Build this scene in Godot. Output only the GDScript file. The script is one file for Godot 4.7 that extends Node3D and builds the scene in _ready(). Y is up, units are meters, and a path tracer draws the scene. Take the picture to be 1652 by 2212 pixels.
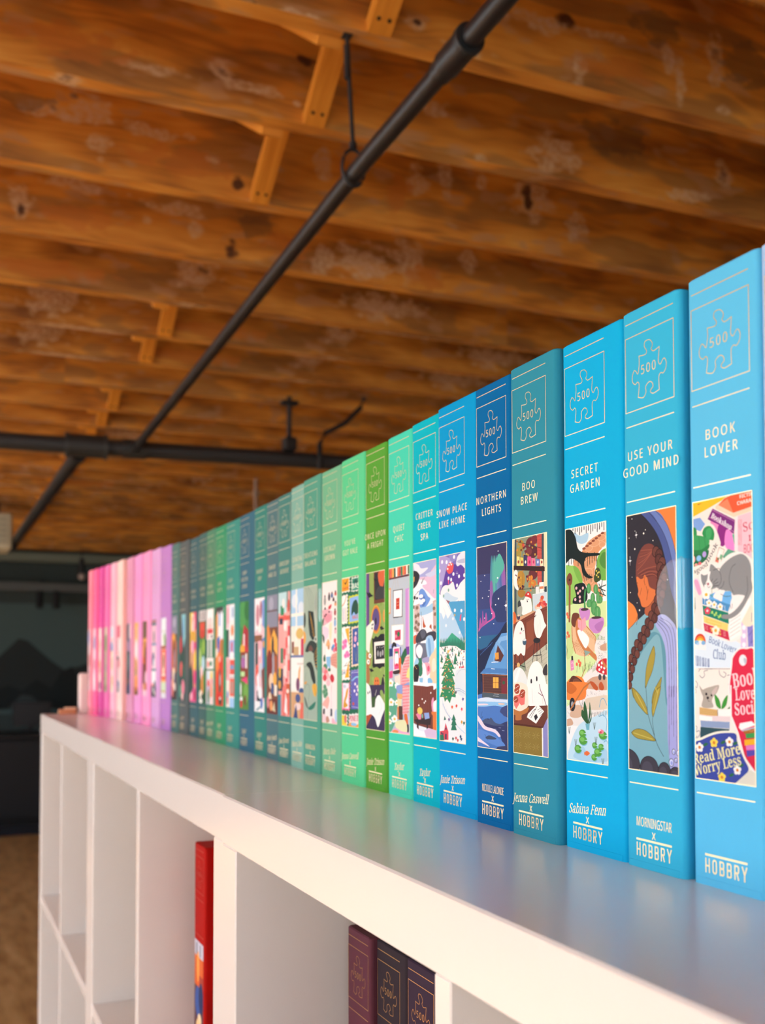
extends Node3D
# A row of puzzle boxes on white cube shelving under an open timber ceiling.
# World: y up, the row runs along -z, box fronts face -x; the camera stands at x = 0, z = 0.

const EYE = 1.5712          # lens height
const TOP = 1.469           # top of the shelving
const JOIST = 2.7859        # underside of the joists
const FOCAL = 2280.0        # in pixels of the 1652 x 2212 frame
const SHELF_X = 0.2135      # front plane of the shelving

var materials := {}
var meshes := {}
var taken := {}


func _ready() -> void:
	setup_camera()
	setup_light()
	build_room()
	build_ceiling()
	build_pipes()
	build_shelving()
	build_row()
	build_cells()
	build_far_end()


# ---------------------------------------------------------------- camera and light
func setup_camera() -> void:
	var yaw := 0.40366
	var pitch := 0.03584
	var roll := -0.00128
	var fwd := Vector3(sin(yaw) * cos(pitch), sin(pitch), -cos(yaw) * cos(pitch))
	var right := Vector3(cos(yaw), 0, sin(yaw))
	var up := right.cross(fwd)
	var r2 := right * cos(roll) + up * sin(roll)
	var u2 := up * cos(roll) - right * sin(roll)
	var cam := Camera3D.new()
	cam.name = "camera"
	cam.transform = Transform3D(Basis(r2, u2, -fwd), Vector3(0, EYE, 0))
	var lens := CameraAttributesPhysical.new()
	lens.frustum_focal_length = 50.0
	lens.frustum_near = 0.05
	lens.frustum_far = 100.0
	lens.exposure_aperture = 14.5
	lens.frustum_focus_distance = 0.62
	cam.attributes = lens
	add_child(cam)
	cam.projection = Camera3D.PROJECTION_FRUSTUM
	cam.near = 0.05
	cam.far = 100.0
	cam.size = 2212.0 / FOCAL * 0.05
	cam.frustum_offset = Vector2(0, (1354.61 - 1106.0) / FOCAL * 0.05)
	cam.current = true


func setup_light() -> void:
	var sky_mat := ProceduralSkyMaterial.new()
	sky_mat.sky_top_color = Color(0.83, 0.9, 0.99)
	sky_mat.sky_horizon_color = Color(0.915, 0.948, 0.99)
	sky_mat.sky_curve = 0.35
	sky_mat.ground_horizon_color = Color(0.92, 0.93, 0.93)
	sky_mat.ground_bottom_color = Color(0.79, 0.79, 0.79)
	var sky := Sky.new()
	sky.sky_material = sky_mat
	var env := Environment.new()
	env.background_mode = Environment.BG_SKY
	env.sky = sky
	env.background_energy_multiplier = 1.0
	env.tonemap_mode = Environment.TONE_MAPPER_LINEAR
	env.tonemap_exposure = 7.9
	env.sdfgi_enabled = true
	env.ssao_enabled = true
	env.ssil_enabled = true
	var world := WorldEnvironment.new()
	world.name = "world_environment"
	world.environment = env
	add_child(world)
	var sun := DirectionalLight3D.new()
	sun.name = "sun"
	add_child(sun)
	sun.look_at_from_position(Vector3(-3, 4.2, 0.9), Vector3.ZERO)
	sun.light_color = Color(1.0, 0.93, 0.82)
	sun.light_energy = 1.2
	sun.light_angular_distance = 0.6
	sun.shadow_enabled = true


# ---------------------------------------------------------------- helpers
func numbered(called: String) -> String:
	var n: int = taken.get(called, 0)
	taken[called] = n + 1
	return called if n == 0 else "%s_%03d" % [called, n]


func thing(called: String, label: String, category: String, at := Vector3.ZERO, group := "") -> Node3D:
	var o := Node3D.new()
	o.name = numbered(called)
	add_child(o)
	o.position = at
	tag(o, label, category, group)
	return o


func tag(o: Node3D, label: String, category: String, group := "", kind := "") -> Node3D:
	if label:
		o.set_meta("label", label)
	if category:
		o.set_meta("category", category)
	if group:
		o.set_meta("group", group)
	if kind:
		o.set_meta("kind", kind)
	return o


func part(called: String, mesh: Mesh, mat: Material, parent: Node3D, at := Vector3.ZERO) -> MeshInstance3D:
	var o := MeshInstance3D.new()
	o.name = called if parent != self else numbered(called)
	o.mesh = mesh
	o.material_override = mat
	o.position = at
	parent.add_child(o, true)
	return o


func struct(called: String, mesh: Mesh, mat: Material, label: String, at := Vector3.ZERO) -> MeshInstance3D:
	var o := part(called, mesh, mat, self, at)
	tag(o, label, "", "", "structure")
	return o


func paint(hex: String, rough := 0.5, metal := 0.0, spec := 0.5) -> StandardMaterial3D:
	var key := "%s %s %s %s" % [hex, rough, metal, spec]
	if not materials.has(key):
		var m := StandardMaterial3D.new()
		m.albedo_color = Color(hex)
		m.roughness = rough
		m.metallic = metal
		m.metallic_specular = spec
		materials[key] = m
	return materials[key]


func quad(st: SurfaceTool, a: Vector3, b: Vector3, c: Vector3, d: Vector3) -> void:
	# corners clockwise as seen from outside
	for v in [a, b, c, a, c, d]:
		st.add_vertex(v)


func quad_uv(st: SurfaceTool, p: Array, t: Array) -> void:
	for k in [0, 1, 2, 0, 2, 3]:
		st.set_uv(t[k])
		st.add_vertex(p[k])


# a box with chamfered edges, from lo to hi
func chamfer_into(st: SurfaceTool, lo: Vector3, hi: Vector3, c := 0.0) -> void:
	var mid := (lo + hi) / 2.0
	var h := (hi - lo) / 2.0
	c = minf(c, minf(h.x, minf(h.y, h.z)) * 0.9)
	st.set_smooth_group(-1)
	var sides := []
	for ax in 3:
		for s in [-1.0, 1.0]:
			var n := Vector3.ZERO
			n[ax] = s
			var u := Vector3.ZERO
			u[(ax + 1) % 3] = 1.0
			var v := n.cross(u)
			var f := mid + n * h
			var du := u * (h[(ax + 1) % 3] - c)
			var dv := v * (h[(ax + 2) % 3] - c)
			sides.append([n, f, du, dv])
			quad(st, f - du - dv, f - du + dv, f + du + dv, f + du - dv)
	if c <= 0.0:
		return
	for a in 3:
		var b := (a + 1) % 3
		var e := (a + 2) % 3
		for sb in [-1.0, 1.0]:
			for se in [-1.0, 1.0]:
				var p := mid
				p[b] += sb * h[b]
				p[e] += se * (h[e] - c)
				var q := mid
				q[b] += sb * (h[b] - c)
				q[e] += se * h[e]
				var along := Vector3.ZERO
				along[a] = h[a] - c
				if sb * se > 0:
					quad(st, p - along, q - along, q + along, p + along)
				else:
					quad(st, p - along, p + along, q + along, q - along)
	for sx in [-1.0, 1.0]:
		for sy in [-1.0, 1.0]:
			for sz in [-1.0, 1.0]:
				var x := mid + Vector3(sx * h.x, sy * (h.y - c), sz * (h.z - c))
				var y := mid + Vector3(sx * (h.x - c), sy * h.y, sz * (h.z - c))
				var z := mid + Vector3(sx * (h.x - c), sy * (h.y - c), sz * h.z)
				if sx * sy * sz > 0:
					for v in [x, z, y]:
						st.add_vertex(v)
				else:
					for v in [x, y, z]:
						st.add_vertex(v)


func begin() -> SurfaceTool:
	var st := SurfaceTool.new()
	st.begin(Mesh.PRIMITIVE_TRIANGLES)
	return st


func done(st: SurfaceTool) -> ArrayMesh:
	st.generate_normals()
	return st.commit()


func block(lo: Vector3, hi: Vector3, c := 0.0) -> ArrayMesh:
	var st := begin()
	chamfer_into(st, lo, hi, c)
	return done(st)


func tube(points: Array, radius: float, sides := 16) -> ArrayMesh:
	var st := begin()
	st.set_smooth_group(0)
	tube_into(st, points, radius, sides)
	return done(st)


func tube_into(st: SurfaceTool, points: Array, radius: float, sides := 16) -> void:
	var rings := []
	for k in points.size():
		var dir: Vector3 = (points[mini(k + 1, points.size() - 1)] - points[maxi(k - 1, 0)]).normalized()
		var u := dir.cross(Vector3.UP if absf(dir.y) < 0.9 else Vector3.RIGHT).normalized()
		var v := dir.cross(u)
		var ring := []
		for s in sides:
			var t := TAU * s / sides
			ring.append(points[k] + (u * cos(t) + v * sin(t)) * radius)
		rings.append(ring)
	st.set_smooth_group(0)
	for k in points.size() - 1:
		for s in sides:
			var n := (s + 1) % sides
			quad(st, rings[k][s], rings[k][n], rings[k + 1][n], rings[k + 1][s])
	st.set_smooth_group(-1)
	for s in sides:
		var n := (s + 1) % sides
		for v in [points[0], rings[0][n], rings[0][s], points[-1], rings[-1][s], rings[-1][n]]:
			st.add_vertex(v)


# ---------------------------------------------------------------- flat printing: shapes drawn into an image
func fill_shape(im: Image, pts: PackedVector2Array, col: Color) -> void:
	var w := im.get_width()
	var y0 := 1.0e9
	var y1 := -1.0e9
	for p in pts:
		y0 = minf(y0, p.y)
		y1 = maxf(y1, p.y)
	var n := pts.size()
	for y in range(maxi(0, int(floor(y0))), mini(im.get_height() - 1, int(ceil(y1))) + 1):
		var yy := y + 0.5
		var cuts := PackedFloat32Array()
		var a := pts[n - 1]
		for b in pts:
			if (a.y <= yy) != (b.y <= yy):
				cuts.append(a.x + (yy - a.y) / (b.y - a.y) * (b.x - a.x))
			a = b
		cuts.sort()
		for k in range(0, cuts.size() - 1, 2):
			var x0 := clampi(int(round(cuts[k])), 0, w)
			var x1 := clampi(int(round(cuts[k + 1])), 0, w)
			if x1 > x0:
				im.fill_rect(Rect2i(x0, y, x1 - x0, 1), col)


func round_off(pts: PackedVector2Array, closed: bool) -> PackedVector2Array:
	var out := PackedVector2Array()
	var n := pts.size()
	for k in (n if closed else n - 1):
		var a := pts[(k - 1 + n) % n] if closed else pts[maxi(k - 1, 0)]
		var b := pts[k]
		var c := pts[(k + 1) % n]
		var d := pts[(k + 2) % n] if closed else pts[mini(k + 2, n - 1)]
		for s in 6:
			out.append(b.cubic_interpolate(c, a, d, s / 6.0))
	if not closed:
		out.append(pts[n - 1])
	return out


func fill_oval(im: Image, c: Vector2, rx: float, ry: float, col: Color) -> void:
	var w := im.get_width()
	for y in range(maxi(0, int(c.y - ry)), mini(im.get_height() - 1, int(c.y + ry)) + 1):
		var d := (y + 0.5 - c.y) / maxf(ry, 0.3)
		if absf(d) < 1.0:
			var half := rx * sqrt(1.0 - d * d)
			var x0 := clampi(int(round(c.x - half)), 0, w)
			var x1 := clampi(int(round(c.x + half)), 0, w)
			if x1 > x0:
				im.fill_rect(Rect2i(x0, y, x1 - x0, 1), col)


func fill_line(im: Image, pts: PackedVector2Array, width: float, col: Color) -> void:
	var r := maxf(width / 2.0, 0.5)
	for k in pts.size():
		if r > 1.0:
			fill_oval(im, pts[k], r, r, col)
		if k + 1 < pts.size():
			var n := (pts[k + 1] - pts[k]).orthogonal().normalized() * r
			fill_shape(im, PackedVector2Array([pts[k] + n, pts[k + 1] + n, pts[k + 1] - n, pts[k] - n]), col)


func typeface(kind: int) -> Font:
	# 0 sans, 1 sans bold, 2 serif, 3 serif bold
	var f := SystemFont.new()
	f.font_names = PackedStringArray(["Droid Sans" if kind < 2 else "Droid Serif"])
	f.font_weight = 700 if kind % 2 == 1 else 400
	return f


func fill_text(im: Image, text: String, from: Vector2, to: Vector2, cap: float, kind: int, col: Color) -> void:
	var tm := TextMesh.new()
	tm.font = typeface(kind)
	tm.font_size = 64
	tm.pixel_size = 1.0
	tm.depth = 0.0
	tm.text = text
	tm.horizontal_alignment = HORIZONTAL_ALIGNMENT_LEFT
	tm.vertical_alignment = VERTICAL_ALIGNMENT_BOTTOM
	var arr := tm.get_mesh_arrays()
	var v: PackedVector3Array = arr[Mesh.ARRAY_VERTEX]
	var ix: PackedInt32Array = arr[Mesh.ARRAY_INDEX]
	var lo := Vector2(1e9, 1e9)
	var hi := Vector2(-1e9, -1e9)
	for p in v:
		lo = lo.min(Vector2(p.x, p.y))
		hi = hi.max(Vector2(p.x, p.y))
	if v.is_empty():
		return
	# the baseline: letters without a tail reach down to lo.y
	var tail := 0.0
	for ch in "gjpqy":
		if ch in text:
			tail = 14.0
	var base := lo.y + tail
	var along := to - from
	var sx := along.length() / (hi.x - lo.x)
	var dir := along.normalized()
	var down := Vector2(-dir.y, dir.x)
	var sy := cap / 46.0
	var tri := PackedVector2Array([Vector2.ZERO, Vector2.ZERO, Vector2.ZERO])
	for k in range(0, ix.size(), 3):
		for j in 3:
			var p := v[ix[k + j]]
			tri[j] = from + dir * (p.x - lo.x) * sx - down * (p.y - base) * sy
		fill_shape(im, tri, col)


func print_texture(called: String, across: int) -> ImageTexture:
	var s := across / 1000.0
	var im := Image.create(across, int(3310 * s), false, Image.FORMAT_RGB8)
	for op: Array in PRINTS[called]:
		var col := Color(op[1])
		var n: Array = op[2]
		if op[0] == "e":
			for k in range(0, n.size(), 4):
				fill_oval(im, Vector2(n[k], n[k + 1]) * s, n[k + 2] * s, n[k + 3] * s, col)
			continue
		if op[0] == "t":
			fill_text(im, op[3], Vector2(n[0], n[1]) * s, Vector2(n[2], n[3]) * s, n[4] * s, n[5], col)
			continue
		var line: bool = op[0] == "l" or op[0] == "c"
		var pts := PackedVector2Array()
		for k in range(1 if line else 0, n.size() - 1, 2):
			pts.append(Vector2(n[k], n[k + 1]) * s)
		if op[0] == "s":
			pts = round_off(pts, true)
		elif op[0] == "c":
			pts = round_off(pts, false)
		if line:
			fill_line(im, pts, n[0] * s, col)
		else:
			fill_shape(im, pts, col)
	return ImageTexture.create_from_image(im)


# ---------------------------------------------------------------- timber
func timber_image(w: int, h: int, seed_at: int, stains: Array, metres_x: float, metres_y: float, tones: Array, weathered := 0.42) -> Image:
	var im := Image.create(w, h, false, Image.FORMAT_RGB8)
	var grain := FastNoiseLite.new()
	grain.seed = seed_at
	grain.frequency = 1.0
	grain.fractal_octaves = 4
	var patch := FastNoiseLite.new()
	patch.seed = seed_at + 7
	patch.frequency = 1.0
	patch.fractal_octaves = 3
	var dark: Color = tones[0]
	var mid: Color = tones[1]
	var bright: Color = tones[2]
	for y in h:
		var my := metres_y * y / h
		for x in w:
			var mx := metres_x * x / w
			var g := grain.get_noise_2d(mx * 2.2, my * 70.0 + patch.get_noise_2d(mx * 1.5, my * 3.0) * 3.0)
			var p := patch.get_noise_2d(mx * 2.6 + 40.0, my * 9.0)
			var t := clampf(0.5 + g * 0.24 + p * 0.6, 0.0, 1.0)
			var c := dark.lerp(mid, minf(t * 2.0, 1.0)).lerp(bright, maxf(t * 2.0 - 1.0, 0.0))
			var weather := patch.get_noise_2d(mx * 1.9 + 17.0, my * 7.0 + 31.0)
			if weather > 0.1:
				c = c.lerp(Color(0.5, 0.37, 0.24), minf((weather - 0.1) * 3.0, weathered))
			var bleach := patch.get_noise_2d(mx * 5.0 + 90.0, my * 12.0 + 13.0)
			if bleach > 0.22 and weathered > 0.0:
				c = c.lerp(Color(0.76, 0.58, 0.42), minf((bleach - 0.22) * 2.4, 0.6))
			im.set_pixel(x, y, c)
	for s: Array in stains:
		# x in metres from the left end, y in metres up from the underside
		var cx: float = s[0] / metres_x * w
		var cy: float = (1.0 - s[1] / metres_y) * h
		var rx: float = s[2] / metres_x * w
		var ry: float = s[3] / metres_y * h
		for y in range(maxi(0, int(cy - ry * 1.6)), mini(h - 1, int(cy + ry * 1.6)) + 1):
			for x in range(maxi(0, int(cx - rx * 1.6)), mini(w - 1, int(cx + rx * 1.6)) + 1):
				var d := Vector2((x - cx) / rx, (y - cy) / ry).length()
				d += grain.get_noise_2d(x * 0.035 + 5.0, y * 0.05) * 0.75
				var old := im.get_pixel(x, y)
				match s[4]:
					"p":
						var k := clampf((1.0 - d) * 2.2, 0.0, 0.8) * (0.75 + 0.6 * grain.get_noise_2d(x * 0.12, y * 0.14))
						im.set_pixel(x, y, old.lerp(Color(0.87, 0.74, 0.6), k))
					"g":
						im.set_pixel(x, y, old.lerp(Color(0.36, 0.28, 0.21), clampf((1.0 - d) * 1.6, 0.0, 0.4)))
					"o":
						im.set_pixel(x, y, old.lerp(Color(0.8, 0.47, 0.17), clampf((1.0 - d) * 1.5, 0.0, 0.6)))
					"k":
						var ring := 0.5 + 0.5 * sin(d * 16.0)
						im.set_pixel(x, y, old.lerp(Color(0.17, 0.09, 0.05).lerp(Color(0.4, 0.22, 0.11), ring * 0.5), clampf((0.8 - d) * 2.0, 0.0, 0.8)))
	return im


func textured(im: Image, rough := 0.6, repeat := true) -> StandardMaterial3D:
	var m := StandardMaterial3D.new()
	m.albedo_texture = ImageTexture.create_from_image(im)
	m.roughness = rough
	m.texture_repeat = repeat
	return m


# a plank along x, its near face (+z) and underside mapped in metres
func plank_mesh(x0: float, x1: float, y0: float, y1: float, z0: float, z1: float, u_per_m: float, u_at: float) -> ArrayMesh:
	var st := begin()
	st.set_smooth_group(-1)
	var ua := u_at
	var ub := u_at + (x1 - x0) * u_per_m
	var under := (z1 - z0) / (y1 - y0)
	quad_uv(st, [Vector3(x0, y0, z1), Vector3(x0, y1, z1), Vector3(x1, y1, z1), Vector3(x1, y0, z1)], [Vector2(ua, 1), Vector2(ua, 0), Vector2(ub, 0), Vector2(ub, 1)])
	quad_uv(st, [Vector3(x1, y0, z0), Vector3(x1, y1, z0), Vector3(x0, y1, z0), Vector3(x0, y0, z0)], [Vector2(ub, 1), Vector2(ub, 0), Vector2(ua, 0), Vector2(ua, 1)])
	quad_uv(st, [Vector3(x0, y0, z0), Vector3(x0, y0, z1), Vector3(x1, y0, z1), Vector3(x1, y0, z0)], [Vector2(ua + .37, 0.6 + under), Vector2(ua + .37, 0.6), Vector2(ub + .37, 0.6), Vector2(ub + .37, 0.6 + under)])
	quad_uv(st, [Vector3(x0, y1, z1), Vector3(x0, y1, z0), Vector3(x1, y1, z0), Vector3(x1, y1, z1)], [Vector2(ua, 0.2), Vector2(ua, 0), Vector2(ub, 0), Vector2(ub, 0.2)])
	quad_uv(st, [Vector3(x0, y0, z0), Vector3(x0, y1, z0), Vector3(x0, y1, z1), Vector3(x0, y0, z1)], [Vector2(0, 1), Vector2(0, 0), Vector2(.02, 0), Vector2(.02, 1)])
	quad_uv(st, [Vector3(x1, y0, z1), Vector3(x1, y1, z1), Vector3(x1, y1, z0), Vector3(x1, y0, z0)], [Vector2(0, 1), Vector2(0, 0), Vector2(.02, 0), Vector2(.02, 1)])
	return done(st)


# ---------------------------------------------------------------- room
const LEFT = -3.3
const RIGHT = 6.4
const FAR = -12.0
const BACK = 4.2
const CEIL = 3.072


func build_room() -> void:
	var floor_im := timber_image(1024, 512, 31, [], 4.0, 1.2, [Color(0.57, 0.41, 0.23), Color(0.73, 0.56, 0.34), Color(0.82, 0.66, 0.44)], 0.0)
	var fm := textured(floor_im, 0.35)
	var st := begin()
	quad_uv(st, [Vector3(LEFT, 0, BACK), Vector3(LEFT, 0, FAR), Vector3(RIGHT, 0, FAR), Vector3(RIGHT, 0, BACK)], [Vector2(0, 0), Vector2((BACK - FAR) / 4.0, 0), Vector2((BACK - FAR) / 4.0, (RIGHT - LEFT) / 1.2), Vector2(0, (RIGHT - LEFT) / 1.2)])
	chamfer_into(st, Vector3(LEFT - .2, -0.2, FAR - .2), Vector3(RIGHT + .2, -0.002, BACK + .2))
	struct("floor", done(st), fm, "warm brown varnished wooden floor")
	var white := paint("d8d2c6", 0.7)
	var dark := paint("3a4543", 0.8)
	struct("wall_far", block(Vector3(LEFT - .2, 0, FAR - .2), Vector3(RIGHT + .2, CEIL, FAR)), dark, "dark green grey far wall")
	struct("wall_right", block(Vector3(RIGHT, 0, FAR), Vector3(RIGHT + .2, CEIL, BACK)), paint("d2c8b8", 0.8), "plain tan side wall")
	var bw := begin()
	chamfer_into(bw, Vector3(LEFT - .2, 0, BACK), Vector3(RIGHT + .2, .8, BACK + .2))
	chamfer_into(bw, Vector3(LEFT - .2, 2.74, BACK), Vector3(RIGHT + .2, CEIL, BACK + .2))
	chamfer_into(bw, Vector3(LEFT - .2, .8, BACK), Vector3(-2.9, 2.74, BACK + .2))
	chamfer_into(bw, Vector3(1.1, .8, BACK), Vector3(RIGHT + .2, 2.74, BACK + .2))
	chamfer_into(bw, Vector3(-1.05, .8, BACK), Vector3(-.75, 2.74, BACK + .2))
	struct("wall_back", done(bw), paint("c8c0b4", 0.8), "plain wall behind the viewer")
	# window wall on the left: sill wall, head and piers in one, the windows set in the openings
	var w := begin()
	var z0 := FAR
	var sill := 0.8
	var head := 2.74
	chamfer_into(w, Vector3(LEFT - .2, 0, FAR), Vector3(LEFT, sill, BACK))
	chamfer_into(w, Vector3(LEFT - .2, head, FAR), Vector3(LEFT, CEIL, BACK))
	var openings := []
	var z := 1.7
	while z - 2.0 > -9.9:
		openings.append([z - 2.0, z])
		z -= 2.3
	var top := BACK
	for o: Array in openings:
		chamfer_into(w, Vector3(LEFT - .2, sill, o[1]), Vector3(LEFT, head, top))
		top = o[0]
	chamfer_into(w, Vector3(LEFT - .2, sill, z0), Vector3(LEFT, head, top))
	struct("wall_left", done(w), white, "white window wall")
	var glass := StandardMaterial3D.new()
	glass.albedo_color = Color(0.95, 0.98, 1.0, 0.05)
	glass.transparency = BaseMaterial3D.TRANSPARENCY_ALPHA
	glass.roughness = 0.02
	for k in 2:
		var x0: float = [-2.9, -.75][k]
		var bf := begin()
		for e in [[x0, sill, x0 + 1.85, sill + .05], [x0, head - .05, x0 + 1.85, head], [x0, sill, x0 + .05, head], [x0 + 1.8, sill, x0 + 1.85, head], [x0 + .9, sill, x0 + .94, head]]:
			chamfer_into(bf, Vector3(e[0], e[1], -.03), Vector3(e[2], e[3], .03), .004)
		var b := struct("window_%d" % (openings.size() + 1 + k), done(bf), paint("2c2e30", 0.5), "dark steel window in the back wall", Vector3(0, 0, BACK + .1))
		part("pane", block(Vector3(x0 + .05, sill + .05, -.003), Vector3(x0 + 1.8, head - .05, .003)), glass, b)
	for k in openings.size():
		var o: Array = openings[k]
		var fr := begin()
		chamfer_into(fr, Vector3(-.03, sill, o[0]), Vector3(.03, sill + .05, o[1]), .004)
		chamfer_into(fr, Vector3(-.03, head - .05, o[0]), Vector3(.03, head, o[1]), .004)
		chamfer_into(fr, Vector3(-.03, sill, o[0]), Vector3(.03, head, o[0] + .05), .004)
		chamfer_into(fr, Vector3(-.03, sill, o[1] - .05), Vector3(.03, head, o[1]), .004)
		chamfer_into(fr, Vector3(-.02, sill, (o[0] + o[1]) / 2 - .02), Vector3(.02, head, (o[0] + o[1]) / 2 + .02), .004)
		chamfer_into(fr, Vector3(-.02, 2.1, o[0]), Vector3(.02, 2.14, o[1]), .004)
		var f := struct("window_%d" % (k + 1), done(fr), paint("2c2e30", 0.5), "dark steel window in the side wall", Vector3(LEFT - .1, 0, 0))
		part("pane", block(Vector3(-.003, sill + .05, o[0] + .05), Vector3(.003, head - .05, o[1] - .05)), glass, f)
	build_background()


func build_background() -> void:
	# far end of the room: beam, light track, mural, dark furniture
	struct("trim_1", block(Vector3(LEFT, 2.69, FAR), Vector3(RIGHT, JOIST, FAR + .16), .01), paint("7a8274", 0.8), "pale grey green beam along the far wall")
	var t := thing("light_track", "thin grey light track on the far wall with two black spots", "track light", Vector3(1.1, 2.38, FAR + .25))
	part("rail", block(Vector3(-1.4, -.02, -.02), Vector3(3.0, .07, .02), .004), paint("5a5e5c", 0.6), t)
	for x in [-.05, .12, 0.95]:
		var s := part("spot", tube([Vector3(x, -.02, 0), Vector3(x, -.2, .03)], .035, 12), paint("0c0e10", 0.6), t)
		part("bracket", tube([Vector3(x, .0, 0), Vector3(x, -.05, 0)], .012, 8), paint("0c0e10", 0.6), s)
	for x in [-.7, -.0, .6]:
		part("stay", tube([Vector3(x, .05, 0), Vector3(x, .1, -.25)], .01, 8), paint("0c0e10", 0.6), t)
	var p := thing("pendant_lamp", "small black pendant lamp with round bulb near the far wall", "lamp", Vector3(1.46, JOIST, -11.565))
	part("cord", tube([Vector3(0, 0, 0), Vector3(0, -.1, 0)], .006, 8), paint("0a0a0a", 0.6), p)
	part("shade", tube([Vector3(0, -.08, 0), Vector3(0, -.24, 0)], .028, 12), paint("0a0a0a", 0.5), p)
	var sph := SphereMesh.new()
	sph.radius = .038
	sph.height = .076
	sph.radial_segments = 16
	sph.rings = 8
	part("bulb", sph, paint("b8a8a0", 0.3), p, Vector3(0, -.27, 0))
	var m := thing("wall_mural", "dark mural of mountains and trees on the far wall", "mural", Vector3(0, 0, FAR))
	part("panel", block(Vector3(-.2, 1.05, 0), Vector3(3.4, 2.24, .012)), paint("4c615f", 0.8), m)
	var shapes := [
		["mountain", "2a3232", [Vector2(.1, 1.1), Vector2(.5, 1.6), Vector2(.66, 1.66), Vector2(.86, 1.86), Vector2(.95, 1.84), Vector2(1.2, 1.62), Vector2(1.34, 1.52), Vector2(1.5, 1.56), Vector2(1.7, 1.64), Vector2(2.0, 1.75), Vector2(2.6, 1.4), Vector2(3.2, 1.5), Vector2(3.2, 1.1)]],
		["tree", "1c2424", [Vector2(.4, 1.1), Vector2(.5, 1.5), Vector2(.6, 1.44), Vector2(.62, 1.3), Vector2(.75, 1.36), Vector2(.9, 1.3), Vector2(1.05, 1.42), Vector2(1.2, 1.32), Vector2(1.3, 1.5), Vector2(1.42, 1.56), Vector2(1.5, 1.4), Vector2(1.62, 1.2), Vector2(1.7, 1.1)]],
		["hill", "3a4446", [Vector2(.75, 1.1), Vector2(.9, 1.26), Vector2(1.0, 1.24), Vector2(1.15, 1.1)]]]
	for k in shapes.size():
		var st := begin()
		st.set_smooth_group(-1)
		var poly := PackedVector2Array(shapes[k][2])
		var zf := .013 + .006 * (k + 1)
		var ids := Geometry2D.triangulate_polygon(poly)
		for j in range(0, ids.size(), 3):
			var tri := [poly[ids[j]], poly[ids[j + 1]], poly[ids[j + 2]]]
			if (tri[1] - tri[0]).cross(tri[2] - tri[0]) > 0:
				tri.reverse()
			for v: Vector2 in tri:
				st.add_vertex(Vector3(v.x, v.y, zf))
		for j in poly.size():
			var a := poly[j]
			var b := poly[(j + 1) % poly.size()]
			quad(st, Vector3(b.x, b.y, zf), Vector3(a.x, a.y, zf), Vector3(a.x, a.y, .01), Vector3(b.x, b.y, .01))
		part(shapes[k][0], done(st), paint(shapes[k][1], 0.9), m)
	var c := thing("sideboard", "black low sideboard against the far wall", "cabinet", Vector3(1.0, 0, FAR + 1.0))
	part("body", block(Vector3(-1.4, .06, -.4), Vector3(1.8, .86, .1), .01), paint("06080b", 0.6), c)
	part("worktop", block(Vector3(-1.43, .86, -.42), Vector3(1.83, .9, .13), .006), paint("050608", 0.5), c)
	part("plinth", block(Vector3(-1.35, 0, -.38), Vector3(1.75, .06, .06)), paint("0a0c0e", 0.7), c)
	for k in 4:
		var d := part("door", block(Vector3(-1.38 + k * .8, .1, .1), Vector3(-.62 + k * .8, .83, .118), .004), paint("0a0e12", 0.6), c)
		part("handle", tube([Vector3(-.68 + k * .8, .4, .13), Vector3(-.68 + k * .8, .55, .13)], .006, 8), paint("50585c", 0.4, 1.0), d)
	var n := thing("dark_monitor", "black screen on a stand on the far sideboard", "screen", Vector3(.93, .9, FAR + .75))
	part("screen", block(Vector3(-.17, .06, -.015), Vector3(.2, .3, .015), .004), paint("0a0c10", 0.3), n)
	part("stand", block(Vector3(-.02, .01, -.01), Vector3(.02, .1, .01)), paint("0a0c10", 0.5), n)
	part("foot", block(Vector3(-.1, 0, -.07), Vector3(.1, .012, .07), .003), paint("0a0c10", 0.5), n)
	var r := thing("dark_rug", "dark navy rug in front of the far sideboard", "rug", Vector3(1.0, 0, FAR + 1.35))
	part("pile", block(Vector3(-1.6, 0, -.25), Vector3(2.0, .012, .3), .003), paint("0e1826", 0.95), r)
	var u := thing("unit_heater", "pale beige ceiling heater box beside the far pipe", "heater", Vector3(.33, 2.42, -8.3))
	part("casing", block(Vector3(-.3, 0, -.2), Vector3(.2, .26, .2), .015), paint("c9c4a8", 0.6), u)
	for k in 5:
		part("louvre", block(Vector3(-.26, .04 + k * .04, .2), Vector3(.16, .06 + k * .04, .212), .003), paint("a8a48c", 0.6), u)
	for x in [-.22, .12]:
		part("hanger", tube([Vector3(x, .26, 0), Vector3(x, JOIST - 2.42, 0)], .008, 8), paint("1c1e20", 0.6), u)


# ---------------------------------------------------------------- ceiling
const JOIST_Z = [1.881, 2.256, 2.687, 3.107, 3.52, 3.91, 4.28, 4.695, 5.132, 5.495]
const JOIST_T = 0.045
const JOIST_H = 0.286


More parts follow.
